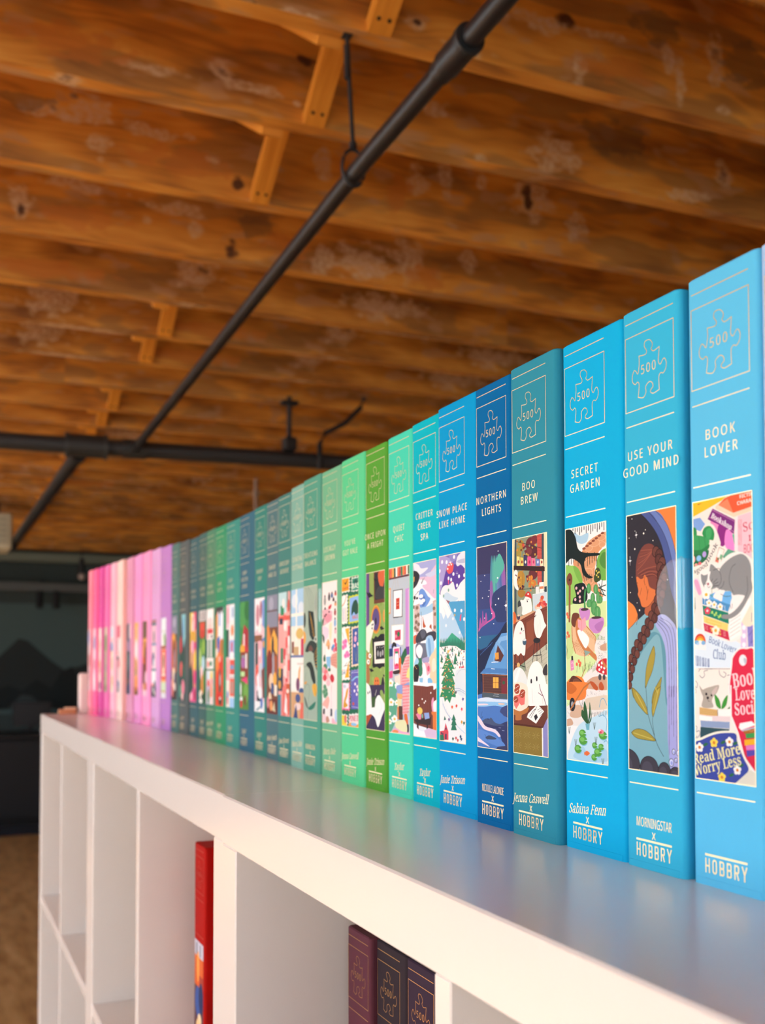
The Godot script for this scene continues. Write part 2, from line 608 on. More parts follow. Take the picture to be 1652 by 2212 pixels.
func build_ceiling() -> void:
	var tones := [Color(0.57, 0.34, 0.11), Color(0.84, 0.55, 0.19), Color(0.93, 0.67, 0.29)]
	var span := 4.6
	var x_from := -0.3
	var roof := block(Vector3(LEFT - .2, CEIL + .03, FAR - .2), Vector3(RIGHT + .2, CEIL + .2, BACK + .2))
	var ceiling := struct("ceiling", roof, paint("4a2c16", 0.8), "open timber ceiling of joists and boards")
	var plain_im := timber_image(1840, 128, 77, [], span, JOIST_H, tones)
	var plain := textured(plain_im, 0.62)
	var plain_two := textured(timber_image(1840, 128, 178, [[.5, .12, .09, .05, "p"], [.52, .11, .025, .018, "k"], [1.3, .06, .2, .03, "p"], [1.9, .16, .3, .06, "g"], [2.3, .1, .12, .08, "p"], [2.9, .05, .25, .03, "o"], [3.4, .14, .08, .1, "p"], [3.42, .12, .03, .02, "k"], [4.1, .08, .16, .05, "p"], [.9, .18, .25, .05, "g"]], span, JOIST_H, [tones[0].darkened(.12), tones[1].darkened(.1), tones[2]]), 0.62)
	var rng := RandomNumberGenerator.new()
	rng.seed = 5
	# boards above the joists
	var z := BACK
	var board := 0
	while board < 64:
		var x := LEFT + board * 0.152
		if x > RIGHT:
			break
		var st := begin()
		var m := plank_mesh(FAR, BACK, CEIL, CEIL + .03, -.0755, .0755, 1.0 / span, rng.randf())
		var o := part("ceiling_board", m, plain, ceiling, Vector3(x + .076, 0, 0))
		o.rotation.y = -PI / 2
		board += 1
	# joists: the measured ones with their own stains, the others plain
	var own := {}
	for k in range(1, 5):
		var marks := []
		for s: Array in STAINS:
			if s[0] == k:
				marks.append([s[1] - x_from, s[2], s[3], s[4], s[5]])
		own[k] = textured(timber_image(1840, 128, 100 + k, marks, span, JOIST_H, tones), 0.62)
	var zs := []
	for k in range(14, 0, -1):
		zs.append([1.881 - k * 0.406, 0])
	for k in 10:
		zs.append([JOIST_Z[k], k + 1])
	for k in range(1, 16):
		zs.append([5.495 + k * 0.406, 0])
	for e: Array in zs:
		var far_z: float = -e[0]
		if far_z < FAR + .1 or far_z + JOIST_T > BACK:
			continue
		var mat: Material = own.get(e[1], plain_two if rng.randf() < .6 else plain)
		var at := (LEFT - x_from) / span if own.has(e[1]) else rng.randf()
		part("joist", plank_mesh(LEFT, RIGHT, JOIST, CEIL, far_z, far_z + JOIST_T, 1.0 / span, at), mat, ceiling)
	# herringbone bracing between the joists, one line along the room
	var fresh := textured(timber_image(256, 64, 9, [], 0.5, 0.06, [Color(0.8, 0.5, 0.14), Color(0.88, 0.57, 0.18), Color(0.93, 0.64, 0.24)], 0.0), 0.55)
	for k in range(12, zs.size() - 1):
		var za: float = -zs[k][0]                       # far face of the nearer joist
		var zb: float = -zs[k + 1][0] + JOIST_T         # near face of the farther joist
		if zb < FAR + .2:
			break
		if k == 16 or k == 17 or k == 20:
			continue
		var len_z := za - zb
		var rise := JOIST_H - .045
		var tilt := atan2(rise, len_z)
		var L := Vector2(len_z, rise).length()
		for side in 2:
			var x := 0.775 if side == 0 else 0.695
			var st := plank_mesh(-L / 2, L / 2, -.014, .014, -.024, .024, 2.0, rng.randf())
			var o := part("brace", st, fresh, ceiling, Vector3(x, JOIST + (.006 if side == 0 else -.004) + rise / 2, (za + zb) / 2))
			var run := Vector3(0, sin(tilt) if side == 0 else -sin(tilt), cos(tilt))
			var flat := Vector3(1, 0, 0)
			o.basis = Basis(run, flat.cross(run) * -1.0, flat)
			if side == 0 and za > -6.0:
				for s in [-.011, .011]:
					part("nail", tube([Vector3(-L / 2 + .03, -.0142, s), Vector3(-L / 2 + .03, -.0158, s)], .004, 8), paint("1c120c", 0.6), o)


# ---------------------------------------------------------------- sprinkler pipes
func build_pipes() -> void:
	var iron := paint("1a1b1e", 0.4)
	var black := paint("1c2022", 0.5)
	var y := EYE + 0.945
	var a := Vector3(0.735, y, 3.6)
	var b := Vector3(0.735, y, -1.8)
	var c := Vector3(0.805, y, -4.608)
	var run := thing("branch_pipe", "slim dark grey sprinkler pipe running under the joists", "pipe")
	part("pipe", tube([a, b, c], .0165, 20), iron, run)
	var cz := -1.40
	part("coupling", tube([Vector3(.735, y, cz + .012), Vector3(.735, y, cz - .06)], .0225, 20), iron, run)
	part("coupling_ring", tube([Vector3(.735, y, cz + .02), Vector3(.735, y, cz + .008)], .0245, 20), black, run)
	part("reducer", tube([Vector3(.735, y, cz - .055), Vector3(.735, y, cz - .085)], .0195, 20), iron, run)
	part("tee", tube([c + Vector3(0, 0, .07), c], .024, 16), iron, run)
	# hanger on the first joist
	var h := thing("pipe_hanger", "thin black rod hanger holding the slim pipe from a joist", "hanger", Vector3(.722, JOIST, -1.862))
	part("rod", tube([Vector3(0, 0, 0), Vector3(0.0135, y - JOIST + .047, 0)], .0042, 10), black, h)
	part("sleeve", tube([Vector3(0, -.02, 0), Vector3(0.002, -.085, 0)], .0062, 10), black, h)
	part("plate", block(Vector3(-.009, -.003, -.009), Vector3(.009, 0, .009)), black, h)
	var ring := []
	for k in 25:
		var t := TAU * k / 24.0
		ring.append(Vector3(.0135 + sin(t) * .023, y - JOIST + .012 + cos(t) * .036, 0))
	part("ring", tube(ring, .0034, 8), black, h)
	part("nut", tube([Vector3(.0125, y - JOIST + .062, 0), Vector3(.0125, y - JOIST + .05, 0)], .0075, 6), black, h)
	# the main across the room
	var m0 := Vector3(-3.0, y, -4.9)
	var m1 := Vector3(6.0, y, -4.3)
	var main := thing("main_pipe", "thick dark grey sprinkler main crossing under the joists", "pipe")
	part("pipe", tube([m0, m1], .036, 24), paint("2a2e30", 0.5), main)
	var mid := m0.lerp(m1, (.60 - m0.x) / (m1.x - m0.x))
	var dir := (m1 - m0).normalized()
	part("tee", tube([mid - dir * .075, mid + dir * .085], .05, 24), paint("2a2e2e", 0.5), main)
	part("tee_rim", tube([mid - dir * .085, mid - dir * .07], .054, 24), paint("343a3a", 0.5), main)
	part("tee_rim", tube([mid + dir * .075, mid + dir * .09], .054, 24), paint("343a3a", 0.5), main)
	var sad := m0.lerp(m1, (.805 - m0.x) / (m1.x - m0.x))
	part("saddle", tube([sad - dir * .05, sad + dir * .05], .042, 24), paint("2a2e2e", 0.5), main)
	var low := thing("far_pipe", "dark grey pipe running on from the main to the far wall", "pipe")
	part("pipe", tube([mid + Vector3(-.02, -.02, -.06), Vector3(.56, y - .02, -8.6)], .03, 20), iron, low)
	part("socket", tube([mid + Vector3(-.02, -.02, -.057), mid + Vector3(-.022, -.02, -.14)], .038, 20), iron, low)
	part("end_cap", tube([Vector3(.56, y - .02, -8.55), Vector3(.56, y - .02, -8.66)], .038, 20), iron, low)
	var hx := 1.50
	var hm := m0.lerp(m1, (hx - m0.x) / (m1.x - m0.x))
	var g := thing("main_hanger", "black rod hanger with clamp holding the thick main", "hanger", Vector3(hx, JOIST, hm.z))
	part("rod", tube([Vector3(0, .02, 0), Vector3(0, hm.y - JOIST + .08, 0)], .011, 10), black, g)
	part("clamp", block(Vector3(-.03, hm.y - JOIST + .037, -.03), Vector3(.03, hm.y - JOIST + .1, .03), .008), black, g)
	part("bracket", block(Vector3(-.04, -.02, -.025), Vector3(.04, .0, .025), .006), black, g)
	var f := thing("bent_conduit", "black conduit bending down from the joists past the main", "conduit")
	var q := Vector3(1.62, 0, hm.z + .06)
	var bend := [q + Vector3(.22, JOIST + .03, .02), q + Vector3(.2, JOIST - .02, .02), q + Vector3(.12, JOIST - .1, .02), q + Vector3(.03, JOIST - .15, .02), q + Vector3(.0, JOIST - .2, .02), q + Vector3(0, JOIST - .32, .02)]
	part("tube", tube(bend, .012, 10), black, f)
	var d := thing("drop_pipe", "thin pale drop pipe hanging from the far joists", "pipe", Vector3(1.93, JOIST, -6.62))
	part("tube", tube([Vector3(0, 0, 0), Vector3(0, -.42, 0)], .011, 10), paint("a08a78", 0.5), d)
	part("head", tube([Vector3(0, -.08, 0), Vector3(0, -.12, 0)], .018, 10), paint("a08a78", 0.5), d)


# ---------------------------------------------------------------- white cube shelving
const UNIT = 0.7655
const FRAME = 0.0375
const CELL = 0.335
const DEPTH = 0.39


func build_shelving() -> void:
	var white := paint("f0ebe4", 0.22, 0.0, 0.9)
	var far_z := -2.336
	var labels := ["white open cube shelf unit at the far end under the pink boxes", "white open cube shelf unit holding the red boxes", "white open cube shelf unit holding the dark purple boxes"]
	for k in 3:
		var nudge: Vector3 = [Vector3(0, 0, 0), Vector3(-.002, .0012, 0), Vector3(-.005, .0018, 0)][k]
		var t := thing("shelf_unit", labels[k], "shelf", Vector3(SHELF_X, 0, far_z + k * UNIT) + nudge, "cube shelf units in a row")
		var L := UNIT - .003
		part("top_panel", block(Vector3(0, TOP - FRAME, 0), Vector3(DEPTH, TOP, L), .0012), white, t)
		part("bottom_panel", block(Vector3(0, 0, 0), Vector3(DEPTH, FRAME, L), .0012), white, t)
		part("side_panel", block(Vector3(0.0006, FRAME, 0), Vector3(DEPTH, TOP - FRAME, FRAME), .0010), white, t)
		part("side_panel", block(Vector3(0.0006, FRAME, L - FRAME), Vector3(DEPTH, TOP - FRAME, L), .0010), white, t)
		part("divider", block(Vector3(0.001, FRAME, L / 2 - .008), Vector3(DEPTH, TOP - FRAME, L / 2 + .008), .0008), white, t)
		for row in 3:
			var y := TOP - FRAME - CELL - row * (CELL + .0163)
			for s in 2:
				var z0 := FRAME if s == 0 else L / 2 + .008
				var z1 := L / 2 - .008 if s == 0 else L - FRAME
				part("shelf_board", block(Vector3(0.0014, y - .0163, z0), Vector3(DEPTH, y, z1), .0008), white, t)


# ---------------------------------------------------------------- puzzle boxes
# local axes of a box: x along the front from its far to its near edge, y up, z out of the front
func body_mesh(w: float, h: float, deep: float) -> ArrayMesh:
	var key := "body %.4f %.4f %.3f" % [w, h, deep]
	if meshes.has(key):
		return meshes[key]
	var r := minf(0.0032, w * .2)
	var plan := PackedVector2Array()       # x, z; goes round the box
	for k in 6:
		var t := PI / 2 * k / 5.0
		plan.append(Vector2(r - r * cos(t), -r + r * sin(t)))
	for k in 6:
		var t := PI / 2 * k / 5.0
		plan.append(Vector2(w - r + r * sin(t), -r + r * cos(t)))
	plan.append(Vector2(w, -deep))
	plan.append(Vector2(0, -deep))
	var st := begin()
	var c := 0.0009
	var n := plan.size()
	var mid := Vector2(w / 2, -deep / 2)
	var rings := []
	for e in [[0.0, c], [c, 0.0], [h - c, 0.0], [h, c]]:
		var ring := []
		for p in plan:
			var q := Vector2(p.x + signf(mid.x - p.x) * e[1], p.y + signf(mid.y - p.y) * e[1])
			ring.append(Vector3(q.x, e[0], q.y))
		rings.append(ring)
	for j in 3:
		st.set_smooth_group(1 if j == 1 else -1)
		for k in n:
			var m := (k + 1) % n
			st.set_smooth_group(1 if j == 1 and k < 11 else -1)
			quad(st, rings[j][k], rings[j + 1][k], rings[j + 1][m], rings[j][m])
	st.set_smooth_group(-1)
	for k in range(1, n - 1):
		for v in [rings[3][0], rings[3][k + 1], rings[3][k], rings[0][0], rings[0][k], rings[0][k + 1]]:
			st.add_vertex(v)
	meshes[key] = done(st)
	return meshes[key]


# flat foil strokes on the front, points in millimetres
func stroke_into(st: SurfaceTool, pts: Array, width: float, closed := false) -> void:
	var n := pts.size()
	for k in (n if closed else n - 1):
		var a: Vector2 = pts[k]
		var b: Vector2 = pts[(k + 1) % n]
		var d := (b - a).normalized() * width * .5
		var o := d.orthogonal()
		var e := d * (.6 if closed or n > 2 else 0.0)
		var q := [a - e - o, a - e + o, b + e + o, b + e - o]
		var v := []
		for p: Vector2 in q:
			v.append(Vector3(p.x, p.y, 0) * .001)
		quad(st, v[0], v[3], v[2], v[1])


func foil_rules() -> ArrayMesh:
	if not meshes.has("rules"):
		var st := begin()
		st.set_smooth_group(-1)
		stroke_into(st, [Vector2(.5, 0), Vector2(38.1, 0)], .5)
		meshes["rules"] = done(st)
	return meshes["rules"]


func foil_frame() -> ArrayMesh:
	if not meshes.has("frame"):
		var st := begin()
		st.set_smooth_group(-1)
		stroke_into(st, [Vector2(.3, 268), Vector2(38.2, 268), Vector2(38.2, 230), Vector2(.3, 230)], .46, true)
		meshes["frame"] = done(st)
	return meshes["frame"]


func foil_border() -> ArrayMesh:
	if not meshes.has("border"):
		var st := begin()
		st.set_smooth_group(-1)
		stroke_into(st, [Vector2(0, 177.6), Vector2(38.6, 177.6), Vector2(38.6, 49.8), Vector2(0, 49.8)], .4, true)
		meshes["border"] = done(st)
	return meshes["border"]


func foil_emblem() -> ArrayMesh:
	if not meshes.has("emblem"):
		var pts := PackedVector2Array()
		for k in range(0, EMBLEM.size(), 2):
			pts.append(Vector2(EMBLEM[k] + 19.25, EMBLEM[k + 1] + 249))
		var corner := [0, 10, 21, 31]
		var line := []
		var n := pts.size()
		for k in n:
			var a := pts[(k - 1 + n) % n] if not corner.has(k) else pts[k]
			var d := pts[(k + 2) % n] if not corner.has((k + 1) % n) else pts[(k + 1) % n]
			for s in 4:
				line.append(pts[k].cubic_interpolate(pts[(k + 1) % n], a, d, s / 4.0))
		var st := begin()
		st.set_smooth_group(-1)
		stroke_into(st, line, .46, true)
		meshes["emblem"] = done(st)
	return meshes["emblem"]


func foil_logo() -> ArrayMesh:
	if not meshes.has("logo"):
		var st := begin()
		st.set_smooth_group(-1)
		stroke_into(st, [Vector2(5.6, 15.8), Vector2(32.9, 15.8)], 1.0)
		var b := 7.6
		var t := 14.2
		var w := .76
		var x := 6.1
		var dx := 4.72
		var round_rect := func(x0: float, x1: float, y0: float, y1: float, r: float) -> Array:
			var out := []
			for c in [[x1 - r, y1 - r, 0.0], [x0 + r, y1 - r, PI / 2], [x0 + r, y0 + r, PI], [x1 - r, y0 + r, PI * 1.5]]:
				for k in 4:
					var a: float = c[2] + PI / 2 * k / 3.0
					out.append(Vector2(c[0] + r * cos(a), c[1] + r * sin(a)))
			return out
		# H
		stroke_into(st, [Vector2(x, b), Vector2(x, t)], w)
		stroke_into(st, [Vector2(x + 2.3, b), Vector2(x + 2.3, t)], w)
		stroke_into(st, [Vector2(x, 10.8), Vector2(x + 2.3, 10.8)], w)
		# O
		x += dx
		stroke_into(st, round_rect.call(x, x + 2.25, b + .4, t - .4, 1.1), w, true)
		# B B
		for k in 2:
			x += dx
			stroke_into(st, round_rect.call(x, x + 2.25, 10.9, t - .4, .8), w, true)
			stroke_into(st, round_rect.call(x, x + 2.3, b + .4, 10.9, .8), w, true)
			stroke_into(st, [Vector2(x, b), Vector2(x, t)], w)
		# R
		x += dx
		stroke_into(st, round_rect.call(x, x + 2.25, 10.7, t - .4, .8), w, true)
		stroke_into(st, [Vector2(x, b), Vector2(x, t)], w)
		stroke_into(st, [Vector2(x + 1.2, 10.7), Vector2(x + 2.3, b)], w)
		# Y
		x += dx - .2
		stroke_into(st, [Vector2(x, t), Vector2(x + 1.5, 10.6)], w)
		stroke_into(st, [Vector2(x + 3.0, t), Vector2(x + 1.5, 10.6)], w)
		stroke_into(st, [Vector2(x + 1.5, 10.8), Vector2(x + 1.5, b)], w)
		meshes["logo"] = done(st)
	return meshes["logo"]


func print_mesh() -> ArrayMesh:
	if not meshes.has("print"):
		var st := begin()
		st.set_smooth_group(-1)
		var k := .001
		quad_uv(st, [Vector3(0, 49.8, 0) * k, Vector3(0, 177.6, 0) * k, Vector3(38.6, 177.6, 0) * k, Vector3(38.6, 49.8, 0) * k], [Vector2(0, 1), Vector2(0, 0), Vector2(1, 0), Vector2(1, 1)])
		meshes["print"] = done(st)
	return meshes["print"]


func lettering(text: String, cap: float, kind: int, tracking: int, gap: float) -> TextMesh:
	var tm := TextMesh.new()
	var f := FontVariation.new()
	f.base_font = typeface(kind)
	f.spacing_glyph = tracking
	tm.font = f
	tm.font_size = 64
	tm.pixel_size = cap / 45.7
	tm.depth = 0.00002
	tm.curve_step = 2.0
	tm.text = text
	tm.line_spacing = gap / tm.pixel_size - 75.0
	tm.horizontal_alignment = HORIZONTAL_ALIGNMENT_CENTER
	tm.vertical_alignment = VERTICAL_ALIGNMENT_CENTER
	return tm


func puzzle_box(label: String, group: String, at: Vector3, w: float, h: float, hex: String, title: String, artist: String, art: Material, detail := 2, foil_hex := "f2dcae") -> Node3D:
	var t := thing("puzzle_box", label, "box", at, group)
	t.rotation.y = -PI / 2
	part("body", body_mesh(w, h, 0.2), paint(hex, 0.55, 0.0, 0.14), t)
	var foil := paint(foil_hex, 0.36, 1.0)
	part("bottom_flap", block(Vector3(.0032, .0006, -.001), Vector3(w - .0032, .0052, .00025), .0002), paint(hex, 0.55, 0.0, 0.14), t)
	var left := .0032 if w > .045 else (w - .0386) / 2
	var up := h - .281            # taller boxes carry the upper marks higher
	var z := .00012
	if art:
		var p := part("picture", print_mesh(), art, t, Vector3(left, 0, z))
		if detail > 1:
			part("picture_border", foil_border(), foil, p, Vector3(0, 0, z * .5))
	if detail == 0:
		return t
	for y in [.2751, .2225, .1845, .0432]:
		part("foil_rule", foil_rules(), foil, t, Vector3(left, y, z))
	var frame := part("foil_frame", foil_frame(), foil, t, Vector3(left, up * 0, z))
	part("puzzle_emblem", foil_emblem(), foil, frame, Vector3.ZERO)
	if not meshes.has("500"):
		meshes["500"] = lettering("500", .0031, 0, 9, .007)
	part("numeral", meshes["500"], foil, frame, Vector3(.0188, .2492, .00003))
	part("maker_mark", foil_logo(), foil, t, Vector3(left, 0, z))
	if title:
		part("title", lettering(title, .0042, 0, 9, .0079), foil, t, Vector3(left + .0193, .2035, z))
	if artist:
		var s := artist.begins_with("~")
		var o := part("signature", lettering(artist.trim_prefix("~"), .0020 if s else .0023, 2 if s else 0, 0, .005), foil, t, Vector3(left + .0193, .0245, z))
		if s:
			o.basis = Basis(Vector3(.92, .07, 0), Vector3(.35, 1.15, 0), Vector3(0, 0, 1))
		elif o.mesh.get_aabb().size.x > .027:
			o.scale.x = .027 / o.mesh.get_aabb().size.x
		part("times_sign", lettering("x", .0022, 0, 0, .005), foil, t, Vector3(left + .0193, .0192, z))
	return t


func art_material(called: String, across: int) -> Material:
	var m := StandardMaterial3D.new()
	m.albedo_texture = print_texture(called, across)
	m.roughness = 0.5
	m.metallic_specular = 0.2
	m.texture_repeat = false
	return m


func build_row() -> void:
	var group := "puzzle boxes in a row on top of the shelving"
	for k in BOXES.size():
		var b: Array = BOXES[k]
		# b: front x, far edge z, width, height, title, artist, colour, art, label
		var across: int = 448 if k < 7 else (320 if k < 13 else 120)
		var art: Material = art_material(b[7], across) if b[7] else null
		var w: float = b[2]
		var z: float = -b[1]
		if b[8].begins_with("cream"):
			var strip := .028
			w -= strip
			puzzle_box("narrow coral red puzzle box set back between the cream and mauve boxes", group, Vector3(b[0] + .012, TOP, z + w + .0006), strip - .0008, b[3] - .003, "e0625c", "", "", null, 0)
		var t := puzzle_box(b[8], group, Vector3(b[0], TOP, z), w, b[3], b[6], b[4], b[5], art, 2 if k < 13 else 1, "f2dcae" if k < 25 else "c8a08c")
		if b[4].begins_with("USE"):
			seal(t, w, Vector2(w, .136), .0175)
		elif b[4].begins_with("CREATIONS"):
			seal(t, w, Vector2(w, .158), .0165)


# a clear round seal sticker folded round the near front edge
func seal(t: Node3D, w: float, c: Vector2, r: float) -> void:
	var m := StandardMaterial3D.new()
	m.albedo_color = Color(1, 1, 1, 0.09)
	m.transparency = BaseMaterial3D.TRANSPARENCY_ALPHA
	m.roughness = 0.12
	var st := begin()
	st.set_smooth_group(0)
	var rr := minf(0.0032, w * .2)
	var rows := 24
	var cols := 20
	var grid := []
	for j in rows + 1:
		var y := c.y - r + 2 * r * j / rows
		var half := sqrt(maxf(r * r - (y - c.y) * (y - c.y), 0.0))
		var line := []
		for i in cols + 1:
			var s := -half + 2 * half * i / cols     # distance along the wrapped paper, 0 at the corner's middle
			var arc := rr * PI / 4
			var lift := rr + .0002
			if s < -arc:
				line.append(Vector3(w - rr + (s + arc), y, .0002))
			elif s < arc:
				var a := (s + arc) / rr
				line.append(Vector3(w - rr + lift * sin(a), y, -rr + lift * cos(a)))
			else:
				line.append(Vector3(w + .0002, y, -rr - (s - arc)))
		grid.append(line)
	for j in rows:
		for i in cols:
			quad(st, grid[j][i], grid[j + 1][i], grid[j + 1][i + 1], grid[j][i + 1])
	var o := part("seal_sticker", done(st), m, t)
	o.set_meta("label", "clear round seal sticker")


func build_cells() -> void:
	var floor_y := TOP - FRAME - CELL
	var g := "puzzle boxes in the upper cubes of the shelving"
	var red := art_material("red_print", 160)
	puzzle_box("bright red puzzle box standing forward in the cube under the green boxes", g, Vector3(.2672, floor_y + .0012, -1.1485), .0475, .281, "ae1610", "", "", red, 1, "d86a4c")
	puzzle_box("second red puzzle box set back behind the forward red box", g, Vector3(.282, floor_y + .0012, -1.1000), .049, .281, "a01410", "", "", red, 1, "d86a4c")
	var dark := [[.2851, -.7345, .0435, "5f3540", "maroon puzzle box standing first in the cube of dark boxes"], [.2895, -.6905, .0515, "342c32", "charcoal puzzle box between the maroon and deep purple boxes"], [.2893, -.6385, .0530, "3a2c3c", "deep purple puzzle box beside the charcoal box"], [.2848, -.5850, .0500, "4e3a5c", "violet grey puzzle box half hidden behind the shelf divider"]]
	for d: Array in dark:
		puzzle_box(d[4], g, Vector3(d[0], floor_y + .0018, d[1]), d[2], .281, d[3], "", "", null, 1, "e0b070")


func build_far_end() -> void:
	var e := thing("bookend", "small pale pink block at the far end of the pink boxes", "bookend", Vector3(.287, TOP, -2.318))
	part("block", block(Vector3(0, 0, 0), Vector3(.09, .086, .022), .004), paint("f4dcd2", 0.5), e)
	part("foot", block(Vector3(.0, 0, -.012), Vector3(.09, .003, .0), .001), paint("f4dcd2", 0.5), e)
	var c := thing("wooden_tray", "small tan wooden piece lying at the far end of the shelf", "tray", Vector3(.246, TOP, -2.315))
	part("slab", block(Vector3(0, 0, 0), Vector3(.036, .010, .02), .002), paint("c88a5c", 0.6), c)
	part("lid", block(Vector3(.012, .010, .002), Vector3(.036, .014, .018), .001), paint("e8c49c", 0.6), c)


const BOXES = [
	[0.3257,0.3493,0.0484,0.2827,"","","a8caee","","periwinkle blue puzzle box next to the sky blue box with the cat"],
	[0.326,0.3973,0.0474,0.2829,"BOOK\nLOVER","","5fc4ec","book_lover","sky blue puzzle box printed with a grey cat asleep on books"],
	[0.3242,0.4458,0.0449,0.2816,"USE YOUR\nGOOD MIND","MORNINGSTAR","3ab8dc","good_mind","turquoise blue puzzle box printed with a woman with a long braid"],
	[0.3251,0.5036,0.0572,0.2812,"SECRET\nGARDEN","~Sabina Fenn","12b2e2","secret_garden","bright cyan puzzle box printed with a garden, cactus pots and pond"],
	[0.3215,0.5558,0.0516,0.2814,"BOO\nBREW","~Jenna Caswell","308fa4","boo_brew","muted teal puzzle box printed with white ghosts at a cafe counter"],
	[0.3231,0.6041,0.0477,0.2806,"NORTHERN\nLIGHTS","NICOLLE LALONDE","0068a2","northern_lights","deep blue puzzle box printed with an aurora above a snowy cabin"],
	[0.3254,0.6636,0.0588,0.2818,"SNOW PLACE\nLIKE HOME","~Janie Trisson","009cd2","snow_place","azure blue puzzle box printed with a snowy mountain and decorated fir tree"],
	[0.3288,0.7143,0.0501,0.2814,"CRITTER\nCREEK\nSPA","~Taylor","00b8c6","critter_spa","turquoise puzzle box printed with animals around a brown hot tub"],
	[0.3299,0.7623,0.0473,0.2808,"QUIET\nCHIC","~Taylor","48d6b4","quiet_chic","mint green puzzle box printed with framed pictures and red gingham"],
	[0.3293,0.8081,0.0453,0.28,"ONCE UPON\nA FRIGHT","~Janie Trisson","58a238","once_fright","grass green puzzle box printed with a ghost below a haunted picture wall"],
	[0.3295,0.8645,0.0557,0.2808,"YOU'VE\nGOT KALE","~Jenna Caswell","5cd092","kale_stamps","light mint puzzle box printed with colourful vegetable postage stamps"],
	[0.3302,0.917,0.0519,0.2798,"LOCALLY\nGROWN","~Marta Dale","72b88e","market","sage green puzzle box printed with a pale pink flower market"],
	[0.3314,0.973,0.0509,0.2814,"CREATIONS\nBALANCE","MORNINGSTAR","569e86","moth","grey green puzzle box printed with dark moth wings and stems"],
	[0.333,1.0156,0.042,0.2808,"COASTAL\nCOTTAGE","~Marta Dale","82b4a2","cottage","pale sage puzzle box with window and kitchen cottage print"],
	[0.3347,1.0645,0.0484,0.2794,"GROCERY\nGOODIE","~Jean Brown","48827a","grocer","dusty teal puzzle box with red and pink grocery print"],
	[0.3365,1.1121,0.0469,0.2798,"BAKER\nAND CO","~Marie Smith","52767a","bakery","grey teal puzzle box with orange and brown bakery print"],
	[0.3382,1.1652,0.0525,0.2808,"SNOWY\nBAY","~Taylor","3a8478","ice_cafe","sea green puzzle box with pink cafe and white ground print"],
	[0.3399,1.2341,0.0683,0.2809,"CAMP\nCRITTER\nCREEK","~Taylor","3c6c7e","camp","slate blue puzzle box with red cabin on green camp print"],
	[0.3412,1.3025,0.0638,0.2813,"COZY\nVILLAGES","~Taylor","409082","postcards","teal puzzle box with grid of pale postcard prints"],
	[0.3423,1.3604,0.0573,0.2823,"DARE\nMITTS","~Taylor","3a9468","gnome","emerald green puzzle box with orange interior print"],
	[0.3431,1.4139,0.053,0.2842,"PEOPLE\nOF FLORA","~Marie Smith","52886a","florist","fern green puzzle box with white columns flower shop print"],
	[0.3434,1.4585,0.0439,0.2848,"BLOOM\nHAVEN","~Taylor","486a64","jungle","dark green grey puzzle box with jungle leaves print"],
	[0.3432,1.5143,0.0553,0.2838,"GARDEN\nCOTTON","~Taylor","44666a","fruit","dark slate green puzzle box with pink and yellow fruit print"],
	[0.3426,1.5806,0.0607,0.2864,"BEE\nGARDEN","~Lou May","5c6462","bees","warm grey puzzle box with red blossom and teal print"],
	[0.3415,1.6332,0.052,0.2885,"COZY\nBAKERY","~Marie Smith","587a74","bakery_two","muted grey green puzzle box with orange bakery and grey wall print"],
	[0.3399,1.706,0.0722,0.2908,"","","bf86c8","sweetshop","violet purple puzzle box with red sweet shop print"],
	[0.3378,1.7758,0.0692,0.2933,"","","dca8d6","panel_a","pale lilac puzzle box with stacked shelf print"],
	[0.3352,1.8425,0.0661,0.2957,"","","ffa2cc","panel_b","candy pink puzzle box with brown and orange print"],
	[0.3322,1.9062,0.0631,0.2964,"","","f0a0d4","panel_c","orchid pink puzzle box with peach and orange print"],
	[0.3287,1.9669,0.0601,0.2973,"","","e09cb8","panel_d","dusty mauve puzzle box with dark slate print"],
	[0.3249,2.0522,0.0847,0.3,"","","ffdcd0","panel_e","cream puzzle box with rose and white print"],
	[0.3208,2.1053,0.0525,0.3,"","","fabed0","panel_f","blush pink puzzle box beside the cream box"],
	[0.3164,2.1553,0.0495,0.3,"","","f07ab4","panel_g","rose pink puzzle box with green garden print"],
	[0.312,2.2023,0.0464,0.3,"","","e05aa4","panel_h","deep magenta puzzle box with pale print"],
	[0.3074,2.2463,0.0434,0.3,"","","ff70a4","panel_i","hot pink puzzle box with white and blue print"],
	[0.303,2.2873,0.0404,0.3,"","","ff98a8","panel_j","coral pink puzzle box at the far end of the row"]]

